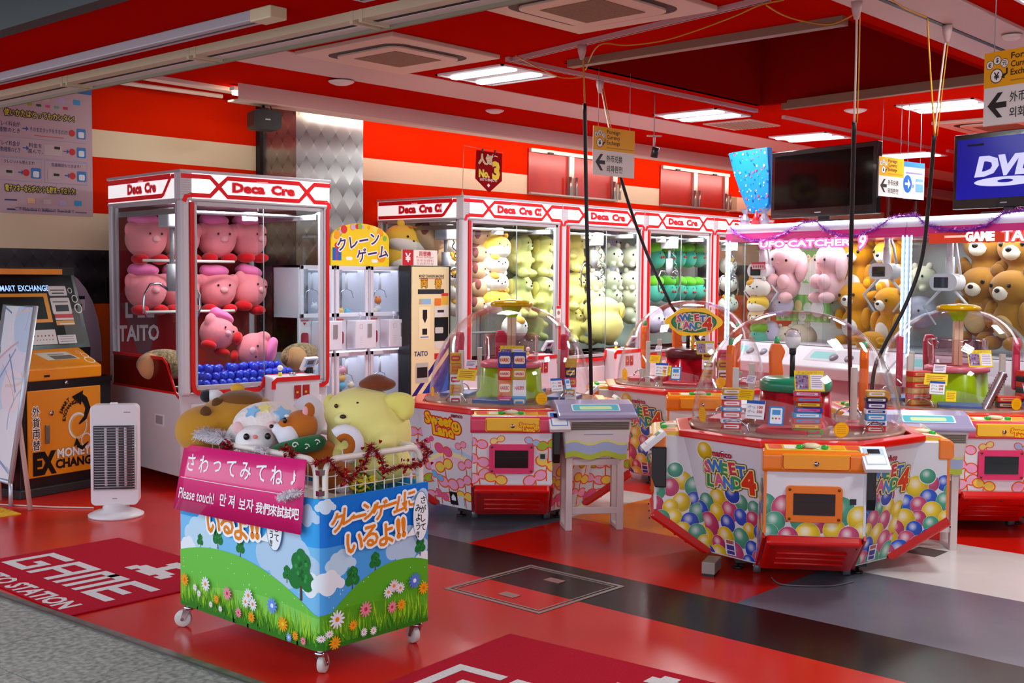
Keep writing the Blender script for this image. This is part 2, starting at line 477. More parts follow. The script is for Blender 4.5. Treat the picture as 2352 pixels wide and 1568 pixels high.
for r_i in range(int(4.5 / row_w)):
    for k in range(int(-4 / sp_), int(9 / sp_)):
        a0_ = s0 + (k + (.5 if r_i % 2 else 0)) * sp_; g3 = .003
        pv.prism([tp_(a0_ + g3, r_i * row_w + .006), tp_(a0_ + sp_ - g3, r_i * row_w + .006), tp_(a0_ + sp_ - g3, (r_i + 1) * row_w - .002), tp_(a0_ + g3, (r_i + 1) * row_w - .002)], -0.05, 0.0, 'z', PV)
meta(pv.build('pavement'), 'grey speckled stone paving outside the threshold', 'pavement', kind='structure')
th = G(); SILL = noisy('sill_metal', '#85827f', '#66655f', 14, 0.4, 0.0, 0.5)
th.prism([tp_(-4, .006), tp_(9, .006), tp_(9, -.045), tp_(-4, -.045)], -0.01, 0.007, 'z', SILL)
th.prism([tp_(-4, .004), tp_(9, .004), tp_(9, -.008), tp_(-4, -.008)], 0.0, 0.009, 'z', mat('sill_edge', '#5c5556', 0.45, 0.5))
meta(th.build('trim_1'), 'metal threshold strip between paving and red floor', 'threshold', kind='structure')

# wall behind the machines: painted bands
W_RED = noisy('red_wall', '#de2606', '#d42204', 1.2, 0.6, spec=0.0)
W_CREAM = mat('cream_wall', '#e2d0ac', 0.6); W_ORANGE = mat('orange_wall', '#e25a0c', 0.45)
W_DIA = diamond('black_diamond_sheet', '#26252a', '#4a494e', 7.0, 0.3, 0.6)
wl = G()
for z0, z1, m in ((0, 1.305, W_ORANGE), (1.305, 1.73, W_DIA), (1.73, 2.02, W_CREAM), (2.02, 2.465, W_RED), (2.465, 2.68, W_CREAM), (2.68, 3.06, W_RED)):
    wl.box(1.8, 26, YW, YW + 0.15, z0, z1, m)
meta(wl.build('wall_back'), 'red wall with cream stripes and dark diamond dado', 'wall', kind='structure')
o = G(); o.box(25.85, 26, -8, YW, 0, 3.06, W_RED); o.box(25.84, 25.86, -8, YW, 2.465, 2.68, W_CREAM); meta(o.build('wall_right'), 'far red wall with a cream stripe', 'wall', kind='structure')
o = G(); o.box(2.42, 26, -8.15, -8, 0, 3.06, W_RED); meta(o.build('wall_front'), 'red side wall of the hall', 'wall', kind='structure')

# pillar clad in silver diamond sheet
pl = G(); PX0, PX1, PYF = 6.207, 6.957, 8.118
pl.box(PX0, PX1, PYF, YW, 0, 3.05, diamond('silver_diamond_sheet', '#706e6c', '#bcbcb8', 6.2, 0.28, 0.75))
meta(pl.build('pillar'), 'square pillar clad in silver diamond sheet', 'pillar', kind='structure')
o = G(); o.box(PX0 - 0.035, PX0 + 0.0, YW - 0.06, YW, 0, 3.05, mat('dark_strip', '#1d1517', 0.5)); meta(o.build('trim_2'), 'dark corner strip where pillar meets red wall', 'trim', kind='structure')

# ceiling with a recess
C_RED = noisy('red_ceiling', '#bc1406', '#b21205', 0.8, 0.6, spec=0.0)
C_PALE = mat('pale_ceiling', '#cdb6ae', 0.5)
RX0, RX1, RY0, RY1 = 6.38, 9.02, 3.15, 5.25
ce = G()
for x0, x1, y0, y1 in ((2.6, RX0, -8, YW), (RX1, 26, -8, YW), (RX0, RX1, -8, RY0), (RX0, RX1, RY1, YW)):
    ce.box(x0, x1, y0, y1, CEIL, CEIL + 0.1, C_RED)
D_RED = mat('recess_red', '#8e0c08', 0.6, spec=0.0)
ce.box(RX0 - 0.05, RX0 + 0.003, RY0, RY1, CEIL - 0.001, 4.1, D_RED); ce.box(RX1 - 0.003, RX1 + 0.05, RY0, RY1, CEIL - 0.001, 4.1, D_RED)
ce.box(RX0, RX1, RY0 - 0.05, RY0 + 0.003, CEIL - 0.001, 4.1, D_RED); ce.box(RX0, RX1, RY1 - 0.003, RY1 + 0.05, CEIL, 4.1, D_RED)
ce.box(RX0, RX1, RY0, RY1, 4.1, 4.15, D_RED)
meta(ce.build('ceiling'), 'red ceiling with pale bands and a square recess', 'ceiling', kind='structure')
bb = G(); bb.box(2.6, 26, 6.44, 7.01, CEIL - 0.004, CEIL + 0.01, C_PALE); meta(bb.build('trim_10'), 'pale overhead band on the wall side', 'pale band', kind='structure')
bb = G(); bb.box(2.6, 26, 2.45, 2.96, CEIL - 0.02, CEIL + 0.01, C_PALE); bb.box(2.6, 26, 2.735, 2.765, CEIL - 0.024, CEIL, mat('track_slot', '#2a2322', 0.5)); meta(bb.build('trim_11'), 'pale overhead band with a dark track slot', 'pale band', kind='structure')

# soffit over the shop front, shutter guide, fascia
SZ = 2.40
xa = at_z(0, 228, SZ).x
so = G()
so.box(1.86, xa - 0.11, -6, 10, SZ, SZ + 0.06, noisy('soffit_red', '#ae0d06', '#a60b05', 0.9, 0.6, spec=0.0))
so.box(1.80, 1.86, -6, 10, SZ - 0.03, SZ + 0.9, mat('outer_fascia', '#1e1d1c', 0.6))
so.box(xa - 0.02, xa + 0.05, -6, 10, SZ + 0.02, 3.1, C_RED)
cn = G(); cn.box(0.9, 1.80, -6, 10, SZ + .30, SZ + .36, mat('canopy_dark', '#3a3a3c', .6))
for k_ in range(4): cn.box(1.0 + .2 * k_, 1.04 + .2 * k_, -6, 10, SZ + .26, SZ + .30, mat('canopy_rib', '#6a6866', .5))
meta(cn.build('trim_12'), 'dark ribbed street canopy at the top left corner', 'canopy', kind='structure')
meta(so.build('trim_3'), 'red soffit above the shop front', 'soffit', kind='structure')
ra = G(); CRM = mat('shutter_guide_cream', '#bfa98c', 0.4); PNK = mat('shutter_guide_pale', '#c9b3ac', 0.3)
ra.box(xa - 0.125, xa - 0.075, -6, 10, SZ - 0.030, SZ + 0.06, CRM)
ra.box(xa - 0.078, xa - 0.055, -6, 10, SZ - 0.031, SZ + 0.06, mat('shutter_slot', '#120e0c', 0.8))
ra.box(xa - 0.060, xa - 0.008, -6, 10, SZ - 0.032, SZ + 0.06, PNK)
ra.box(xa - 0.008, xa + 0.004, -6, 10, SZ - 0.045, SZ + 0.06, mat('shutter_guide_lip', '#7c6a55', 0.5))
for (px_, py_) in ((420, 130), (785, 45), (140, 195)):
    p = at_z(px_, py_, SZ - 0.04); ra.box(xa - 0.127, xa - 0.004, p.y - 0.03, p.y - 0.015, SZ - 0.041, SZ, CRM); ra.box(xa - 0.127, xa - 0.004, p.y + 0.015, p.y + 0.03, SZ - 0.041, SZ, CRM)
meta(ra.build('trim_4'), 'cream roller shutter guide along the soffit edge', 'shutter guide', kind='structure')
# two bar lamps on the soffit
def bar_lamp(y0, y1, x, label):
    t = thing('bar_lamp', label, 'lamp', (x, (y0 + y1) / 2, SZ), group='bar lamps under the soffit')
    h = (y1 - y0) / 2
    g = G(); g.box(-0.03, 0.03, -h, h - 0.12, -0.035, 0.0, mat('lamp_housing', '#a89ca2', 0.45)); g.build('housing', t, bevel=0.004)
    g = G(); g.box(-0.004, 0.004, -h + 0.02, h - 0.14, -0.037, -0.034, BLACK); g.build('slot', t)
    g = G(); g.box(-0.033, 0.033, -h - 0.001, -h + 0.11, -0.04, 0.0, mat('lamp_end_cream', '#cdbb95', 0.45)); g.build('end_cap', t, bevel=0.004)
    return t
pa = at_z(0, 190, SZ - 0.03); pb = at_z(640, 36, SZ - 0.03); pc = at_z(738, 8, SZ - 0.03)
bar_lamp(pb.y, pa.y + 1.0, pb.x, 'long pale bar lamp fixed under the red soffit, cream end towards the air conditioner')
bar_lamp(-1.0, pc.y, pb.x + 0.02, 'pale bar lamp end at the top edge, above the shutter guide')

# cove box along the wall with a hidden tube
cv = G(); cy0 = 7.80; x0 = at_y(550, 200, cy0).x
cv.box(x0, 26, cy0, cy0 + 0.02, 2.93, 3.05, mat('cove_face', '#d8b8b0', 0.45)); cv.box(x0, 26, cy0, cy0 + 0.16, 2.915, 2.93, mat('cove_bottom', '#e6d2bd', 0.45))
meta(cv.build('trim_5'), 'pale lighting cove running along the wall', 'cove', kind='structure')
TUBE = mat('lit_tube', '#fff4e2', 0.4, emit=6.0, ecol='#fff0d8')
x = x0 + 0.02
t = thing('tube_lamp', 'glowing tube lamp in the end of the pale cove box', 'lamp', (x0, cy0 + 0.09, 2.96))
g = G(); g.cyl((0.0, 0, 0.02), (1.2, 0, 0.02), 0.016, TUBE); g.build('tube', t)
g = G(); g.box(-0.01, 1.2, -0.03, 0.03, 0.04, 0.07, WHITE); g.build('holder', t)
o = area('cove_lamp_light', (11.0, cy0 + 0.11, 2.945), (math.radians(35), 0, 0), 9.0, 0.05, 70, (1.0, 0.94, 0.86))
o2 = area('cove_lamp_light', (5.3, cy0 + 0.11, 2.96), (math.radians(35), 0, 0), 1.2, 0.05, 2, (1.0, 0.90, 0.75))
# second thin pale rail on the ceiling to the left
a1 = at_z(300, 170, 3.04); b1 = at_z(550, 212, 3.04); c1 = at_z(225, 186, 3.0); d1 = at_z(510, 224, 3.0)
o = G(); o.prism([(a1.x - .6, a1.y + .02), (b1.x, b1.y + 0.02), (b1.x, b1.y - 0.1), (a1.x - .6, a1.y - 0.1)], 3.02, 3.05, 'z', C_PALE); meta(o.build('trim_6'), 'pale overhead band left of the cove', 'trim', kind='structure')
o = G(); o.tube([(c1.x - .5, c1.y, 3.01), (d1.x, d1.y, 3.01)], 0.018, C_PALE); meta(o.build('conduit'), 'thin cream conduit overhead at left', 'conduit')

# windows with red panels and aluminium frames
def window(n, px0, px1, pym, label, mids):
    X0 = at_y(px0, pym, YW).x; X1 = at_y(px1, pym, YW).x; z0, z1 = 2.40, 2.80
    z0, z1 = 2.47, 2.98
    t = thing('window_%d' % n, label, 'window', (0, YW, 0)); t['kind'] = 'structure'
    FR = mat('window_alu', '#c2bdb2', 0.35, 0.6)
    g = G(); g.box(X0, X1, -0.02, 0.0, z0, z1, noisy('window_red', '#b8200f', '#a81a0c', 3, 0.3)); g.build('panel', t)
    g = G()
    g.box(X0, X1, -0.06, -0.02, z1 - 0.045, z1, FR); g.box(X0, X1, -0.06, -0.02, z0, z0 + 0.02, FR)
    for xm in mids:
        xx = X0 + (X1 - X0) * xm; g.box(xx - 0.045, xx + 0.045, -0.05, -0.02, z0, z1, FR)
    g.build('frame', t, bevel=0.003)
    for xm in mids:
        for s in (-0.055, 0.055):
            xx = X0 + (X1 - X0) * xm + s
            h = G(); h.cyl((xx, -0.075, z0 + 0.02), (xx, -0.075, z0 + 0.23), 0.016, mat('brushed_bar', '#a9a49c', 0.3, 0.9)); h.build('pull_bar', t)
    for xm in (0.2, 0.75):
        xx = X0 + (X1 - X0) * xm; h = G(); h.box(xx - 0.04, xx + 0.04, -0.08, -0.055, z1 - 0.05, z1 - 0.03, DARK); h.build('latch', t)
window(1, 1211, 1412, 400, 'red panelled window with aluminium frame right of the cream stripe', (0.45, 0.97))
window(2, 1514, 1668, 440, 'red panelled window with aluminium frame behind the blue wrapped bag', (0.48, 0.96))
window(3, 2032, 2110, 430, 'red panelled window with aluminium frame behind the hanging sign', (0.1, 0.9))
# bare wall between the windows hides the cream stripe partly
# ------------------------------------------------------------------ claw machines
SIGNW = mat('backlit_white', '#f2f0f2', 0.3, emit=0.55, ecol='#ffffff')
SIGNB = mat('backlit_bright', '#ffffff', 0.3, emit=1.3, ecol='#fff8f8')
SRED = ink('#dd1a22', 0.3, 0.12); SPINK = ink('#f3a0a8', 0.3, 0.3)
CAB = mat('machine_white', '#d4d0d6', 0.35)
FRAME = mat('machine_frame', '#c3c1c6', 0.3, 0.3)
SHELF = mat('shelf_rod', '#e8e2dc', 0.35)

def deca_text(P, cx, cy, h, wd, alpha):
    for k, (m_, ow) in enumerate(((SPINK, h * 0.09), (SRED, 0.0))):
        P.text('Deca', cx - wd * 0.24, cy, h, m_, w=wd * 0.50, bold=0.05, outline=m_ if ow else None, ow=ow, em=False)
        P.text('Cre', cx + wd * 0.30, cy, h, m_, w=wd * 0.38, bold=0.05, outline=m_ if ow else None, ow=ow, em=False)
        if alpha: P.text('\u03b1', cx + wd * 0.66, cy, h, m_, w=wd * 0.2, bold=0.05, outline=m_ if ow else None, ow=ow, em=False)
    P.rect(cx - wd * 0.12, cy + h * 0.62, cx + wd * 0.06, cy + h * 0.80, SPINK)

def claw_machine(label, X0, Y0, W, D, alpha=False, back='#ece9e4', left_side=True, claw_x=0.3, claw_z=1.45, watts=26, H=2.28, rz=0.0, group='claw machines with red hexagon headers'):
    t = thing('claw_machine', label, 'claw machine', (X0, Y0, 0), rz, group=group)
    zb, zg, zh = 0.10, 0.70, 2.075
    g = G(); g.box(0.0, W, 0.03, D, zb, zg, CAB)
    g.box(0.08, W - 0.06, 0.022, 0.04, zb + 0.03, zg - 0.08, WHITE2)
    cab = g.build('lower_cabinet', t, bevel=0.012)
    g = G()
    for yy in (0.38, 0.83):
        g.box(-0.006, 0.01, D - yy - 0.07, D - yy + 0.07, 0.44, 0.53, WHITE); g.box(-0.009, 0.0, D - yy - 0.05, D - yy + 0.05, 0.455, 0.515, mat('vent_grey', '#9a989c', 0.5))
    g.build('side_grip', cab)
    for (cx, cy) in ((0.1, 0.12), (W - 0.1, 0.12), (0.1, D - 0.12), (W - 0.1, D - 0.12)):
        g = G(); g.cyl((cx - 0.015, cy, 0.04), (cx + 0.015, cy, 0.04), 0.04, RUBBER); g.box(cx - 0.02, cx + 0.02, cy - 0.02, cy + 0.02, 0.055, zb, DARK); g.build('caster', t)
    # corner posts
    for (x0, x1, y0, y1) in ((0, 0.075, 0, 0.075), (W - 0.05, W, 0, 0.06), (0, 0.05, D - 0.06, D), (W - 0.05, W, D - 0.06, D)):
        g = G(); g.box(x0, x1, y0, y1, zg - 0.02, zh + 0.01, CAB); g.build('corner_post', t, bevel=0.022 if x0 == 0 and y0 == 0 else 0.008, seg=3)
    # header
    g = G(); g.box(0, W, 0, D, zh, H, SIGNW); g.box(-0.008, W + 0.008, -0.008, D + 0.008, H - 0.022, H, FRAME); g.box(-0.004, W + 0.004, -0.004, D + 0.004, zh - 0.012, zh + 0.006, FRAME)
    g.box(-0.006, 0.085, -0.006, 0.085, zh, H - 0.02, CAB)
    hd = g.build('header', t, bevel=0.004)
    hh = H - zh - 0.03
    P = Print((0, -0.007, zh + 0.006), (1, 0, 0), (0, 0, 1))
    cl, cr_ = 0.235 * W, 0.83 * W; top, bot, mid = hh * 0.88, hh * 0.13, hh * 0.52; q = 0.055 * W
    P.poly([(cl, mid), (cl + q, bot), (cr_ - q, bot), (cr_, mid), (cr_ - q, top), (cl + q, top)], SIGNB)
    P.poly([(0.085, bot), (cl - q, bot), (cl, mid), (cl - q, top), (0.085, top)], SIGNB)
    wl_ = 0.032
    P.poly(stroke([(0.0, top), (cl - q, top), (cl, mid), (cl + q, bot), (cr_ - q, bot), (cr_, mid), (cr_ + q, top), (W, top)], wl_), SRED)
    P.poly(stroke([(0.02, bot - 0.05), (0.035, bot - 0.012), (0.07, bot), (cl - q, bot), (cl, mid), (cl + q, top), (cr_ - q, top), (cr_, mid), (cr_ + q, bot), (W - 0.03, bot), (W - 0.01, bot - 0.02), (W - 0.005, bot - 0.05)], wl_), SRED)
    deca_text(P, (cl + cr_) / 2 - (0.05 if alpha else 0), mid, hh * 0.40, W * (0.36 if alpha else 0.43), alpha)
    for i in range(7):
        P.rect(0.0, 0.025 + i * 0.016, 0.07, 0.028 + i * 0.016, '#b0aeb4', False)
        P.rect(W - 0.05, 0.025 + i * 0.016, W - 0.01, 0.028 + i * 0.016, '#b0aeb4', False)
    P.build('header_print', hd)
    if left_side:
        P = Print((-0.007, D, zh + 0.006), (0, -1, 0), (0, 0, 1))
        P.poly(stroke([(0.02, top + .002), (D - 0.14, top + .002)], wl_ * 1.2), SRED)
        P.poly(stroke([(0.02, bot), (D - 0.27, bot), (D - 0.245, bot + 0.01), (D - 0.13, top)], wl_), SRED)
        P.poly(stroke([(D - 0.13, top), (D - 0.08, top)], wl_), SRED)
        deca_text(P, D * 0.5 - (0.04 if alpha else 0), mid, hh * 0.42, D * 0.40, alpha)
        P.build('side_header_print', hd)
    # window frames and glass
    g = G(); x0, x1, z0, z1 = 0.115, W - 0.055, zg + 0.03, zh - 0.012
    for (a, b, c, d) in ((x0 - 0.02, x0 + 0.012, z0, z1), (x1 - 0.03, x1, z0, z1), (x0, x1, z1 - 0.03, z1), (x0, x1, z0 - 0.01, z0 + 0.02)):
        g.box(a, b, 0.004, 0.035, c, d, FRAME)
    g.build('window_frame', t, bevel=0.003)
    g = G(); xm = (x0 + x1) / 2
    g.box(x0, xm + 0.02, 0.016, 0.022, z0, z1, CLEAR); g.build('glass_pane', t)
    g = G(); g.box(xm - 0.02, x1, 0.026, 0.032, z0, z1, CLEAR); g.build('glass_pane', t)
    g = G(); g.box(xm + 0.018, xm + 0.021, 0.014, 0.023, z0, z1, GREY); g.build('pane_edge', t)
    g = G(); g.box(0.012, 0.018, 0.08, D - 0.06, zg + 0.02, zh, CLEAR); g.build('side_pane', t)
    g = G(); g.box(W - 0.018, W - 0.012, 0.08, D - 0.06, zg + 0.02, zh, CLEAR); g.build('side_pane', t)
    if left_side:
        g = G()
        for (a, b, c, d) in ((0.075, 0.095, zg + .24, zh), (D - 0.13, D - 0.115, zg + .24, zh), (0.08, D - 0.1, zh - 0.03, zh)):
            g.box(0.004, 0.024, a, b, c, d, FRAME)
        g.build('side_frame', t)
        g = G(); g.prism([(0.09, zg - 0.02), (D - 0.06, zg - 0.02), (D - 0.06, zg + 0.235), (0.27, zg + 0.235), (0.2, zg + 0.2)], 0.003, 0.009, 'x', tinted('dark_red_tint', '#7a0d0d', 0.72, 0.2)); g.build('tinted_panel', t)
        g = G(); g.prism(stroke([(D - 0.06, zg + 0.235), (0.29, zg + 0.235), (0.23, zg + 0.20), (0.10, zg + 0.0), (0.05, zg - 0.035)], 0.022), -0.002, 0.006, 'x', RED)
        g.prism(stroke([(D - 0.06, zg - 0.005), (0.10, zg - 0.005)], 0.016), -0.002, 0.006, 'x', RED); g.build('side_trim', t)
    # red border with the raised control panel
    c0, c1 = 0.52 * W, 0.86 * W
    g = G()
    path = [(0.085, zh - 0.02), (0.085, zg + 0.06), (0.095, zg + 0.018), (0.13, zg - 0.005), (c0 - 0.03, zg - 0.005), (c0, zg + 0.02), (c0 + 0.03, zg + 0.075), (c0 + 0.06, zg + 0.085), (c1, zg + 0.085)]
    g.prism(stroke(path, 0.032), -0.006, 0.02, 'y', RED)
    g.prism(stroke([(c1, zg - 0.005), (W - 0.06, zg - 0.005), (W - 0.025, zg + 0.02), (W - 0.02, zg + 0.06), (W - 0.02, zh - 0.02)], 0.028), -0.006, 0.02, 'y', RED)
    g.build('red_border', t)
    g = G(); g.prism([(0.02, zg - 0.25), (-0.12, zg - 0.25), (-0.12, zg + 0.06), (-0.10, zg + 0.085), (0.02, zg + 0.10)], c0 + 0.02, c1, 'x', CAB)
    cp = g.build('control_panel', t, bevel=0.012)
    g = G(); g.prism(stroke([(c0 + 0.02, zg + 0.0), (c0 + 0.02, zg + 0.05), (c0 + 0.05, zg + 0.07), (c1 + 0.0, zg + 0.07)], 0.034), -0.126, -0.118, 'y', RED); g.build('panel_trim', cp)
    for k in range(2):
        g = G(); a = c0 + 0.2 + k * 0.075; g.box(a, a + 0.055, -0.127, -0.118, zg - 0.08, zg + 0.02, mat('coin_red', '#a8140f', 0.4)); g.box(a + 0.012, a + 0.03, -0.13, -0.126, zg - 0.04, zg - 0.025, mat('coin_yellow', '#c7b62a', 0.4)); g.build('coin_slot', cp)
    g = G(); bx = c0 + 0.12; g.cyl((bx, -0.05, zg + 0.085), (bx, -0.05, zg + 0.12), 0.014, mat('lamp_green', '#d6d428', 0.4)); g.ell((bx, -0.05, zg + 0.15), 0.022, 0.022, 0.022, mat('lamp_ball', '#f0eee6', 0.15)); g.build('lever_ball', cp)
    g = G(); g.cyl((bx + 0.11, -0.05, zg + 0.09), (bx + 0.11, -0.05, zg + 0.112), 0.026, CHROME); g.build('push_button', cp)
    T = Matrix.Translation((c1 - 0.03, -0.02, zg + 0.17)) @ Euler((0.55, 0, 0.15)).to_matrix().to_4x4()
    g = G(); g.box(-0.065, 0.065, -0.012, 0.012, -0.055, 0.055, WHITE, T); g.box(-0.05, 0.05, -0.0135, -0.0115, -0.02, 0.045, ink('#7fb4e6', 0.25), T); g.box(-0.03, 0.03, -0.015, -0.013, 0.0, 0.035, SCREEN, T)
    g.build('card_reader', cp, bevel=0.004)
    g = G(); g.box(c1 - 0.05, c1, -0.03, 0.01, zg + 0.07, zg + 0.14, BLACK); g.build('reader_arm', cp)
    # play field, back panel, ceiling inside
    g = G(); g.box(0.02, W - 0.02, 0.04, D - 0.02, zg - 0.02, zg, mat('play_deck', '#cfcdd2', 0.5)); g.box(0.02, W - 0.02, 0.04, D - 0.02, zh - 0.006, zh, WHITE); g.build('play_deck', t)
    g = G(); g.box(0.04, W - 0.04, D - 0.045, D - 0.02, zg, zh, mat('back_' + back, back, 0.5)); g.build('back_panel', t)
    # gantry and claw
    g = G(); g.cyl((0.03, 0.34, zh - 0.07), (W - 0.03, 0.34, zh - 0.07), 0.012, ALU); g.cyl((0.03, 0.42, zh - 0.07), (W - 0.03, 0.42, zh - 0.07), 0.012, ALU)
    g.box(0.02, 0.06, 0.1, D - 0.1, zh - 0.1, zh - 0.06, ALU); g.box(W - 0.06, W - 0.02, 0.1, D - 0.1, zh - 0.1, zh - 0.06, ALU); g.build('gantry_rail', t)
    cx = claw_x * W
    g = G(); g.box(cx - 0.07, cx + 0.07, 0.3, 0.46, zh - 0.19, zh - 0.05, mat('carriage_grey', '#b7b5ba', 0.4)); g.box(W * 0.62 - 0.05, W * 0.62 + 0.05, 0.34, 0.42, zh - 0.12, zh - 0.05, WHITE); g.build('carriage', t, bevel=0.01)
    cg = G(); cg.cyl((cx, 0.38, zh - 0.19), (cx, 0.38, claw_z + 0.2), 0.018, GREY); cg.cyl((cx, 0.38, claw_z + 0.22), (cx, 0.38, claw_z + 0.02), 0.04, mat('claw_body', '#9c9aa0', 0.4)); cl_ = cg.build('claw', t)
    for s in (-1, 1):
        g = G(); pts = bez((cx + s * 0.03, 0.38, 0), (cx + s * 0.26, 0.38, 0), (0, 0), 1)
        pp = [(cx + s * 0.03, claw_z + 0.03), (cx + s * 0.10, claw_z + 0.075), (cx + s * 0.17, claw_z + 0.07), (cx + s * 0.215, claw_z + 0.0), (cx + s * 0.225, claw_z - 0.10), (cx + s * 0.20, claw_z - 0.17)]
        g.tube([(a, 0.38, b) for a, b in pp], 0.010, CHROME); g.build('claw_arm', cl_)
    g = G(); pts = []
    for i in range(60):
        a = i * 0.9; f = i / 59; pts.append((cx + 0.10 + 0.10 * math.sin(PI * f) + 0.014 * math.cos(a), 0.42 + 0.014 * math.sin(a), zh - 0.12 - 0.42 * math.sin(PI * f * 0.62)))
    g.tube(pts, 0.006, BLACK if left_side and alpha else GREY, 5); g.build('coil_cable', t)
    o = area('claw_machine_light', (X0 + W / 2, Y0 + 0.22, zh - 0.02), (math.radians(-12), 0, 0), W * 0.8, 0.2, watts, (1, 0.98, 1.0))
    return t
def shelf_rods(t, W, y, zs):
    for z in zs:
        g = G(); g.cyl((0.04, y, z), (W - 0.04, y, z), 0.011, SHELF); g.build('shelf_rod', t)

M1X, M1Y, M1W, M1D = 4.515, 7.215, 1.25, 1.17
m1 = claw_machine('large white claw machine by the silver pillar, holding pink pig plushes and blue balls', M1X, M1Y, M1W, M1D, back='#8c1418', claw_x=0.10, claw_z=1.40, watts=34, rz=math.radians(-4.5))
zr = [at_y(460, 600, 7.93).z, at_y(460, 714, 7.93).z]
for z in zr:
    g = G(); g.cyl((0.06, 7.93 - M1Y, z), (0.83, 7.93 - M1Y, z), 0.011, SHELF); g.build('shelf_rod', m1)
P = Print((0.05, M1D - 0.045, 0.70), (1, 0, 0), (0, 0, 1))
P.rect(0.0, 0.0, 0.75, 1.3, '#a3161b')
P.poly([(0.02, 0.62), (0.36, 0.62), (0.26, 0.22), (0.16, 0.22)], '#7c4a50'); P.text('TAITO', 0.17, 0.38, 0.17, '#e8dcdc', w=0.34, bold=0.03)
P.rect(0.06, 0.50, 0.12, 0.53, '#e8dcdc'); P.rect(0.06, 0.50, 0.08, 0.62, '#e8dcdc'); P.rect(0.16, 0.50, 0.30, 0.53, '#e8dcdc')
P.build('back_panel_print', m1)

RW = [7.555, 8.965, 10.36, 11.75, 13.14]
RY, RD = 7.43, 1.17
lab = ['claw machine at the near end of the row, filled with yellow and white cat plushes', 'claw machine in the row with one huge yellow dog plush lying in it',
       'claw machine in the row holding green and teal plushes', 'claw machine at the far end of the row, mostly behind the prize cabinet']
row = []
for i in range(4):
    row.append(claw_machine(lab[i], RW[i], RY, RW[i + 1] - RW[i] - 0.012, RD, alpha=(i == 0), left_side=(i == 0), claw_x=(0.11, 0.72, 0.75, 0.7)[i], claw_z=(1.55, 1.62, 1.55, 1.5)[i], watts=42, back='#f0ece0'))
for i, ys in ((0, (640, 760)), (1, (608,)), (2, (600, 690)), (3, (640,))):
    shelf_rods(row[i], RW[i + 1] - RW[i], 0.75, [at_y(0.5 * (1180 + [0, 190, 360, 480][i] * 2 - 1180 + 1180), y, RY + 0.75).z if False else at_y([1180, 1385, 1555, 1680][i], y, RY + 0.75).z for y in ys])
# price tags hung on the posts between the machines
for (px_, py_, lb) in ((1283, 725, 'small white and red tag on the post left of the huge yellow dog plush'), (1632, 715, 'small white and red tag on the post right of the green plushes')):
    p = at_y(px_, py_, RY - 0.012); tg = thing('price_tag', lb, 'tag', p)
    P = Print((0, 0, 0), (1, 0, 0), (0, 0, 1)); P.rect(-0.035, -0.10, 0.035, 0.10, '#efe6e6'); P.rect(-0.035, 0.07, 0.035, 0.10, '#cf2a2a'); P.disc(0, 0.03, 0.022, '#a07860'); P.rect(-0.022, -0.06, 0.022, -0.02, '#e3a0a0')
    gg = G(); gg.box(-0.036, 0.036, 0.0, 0.003, -0.101, 0.101, WHITE); gg.build('card', tg); P.build('tag_print', tg)
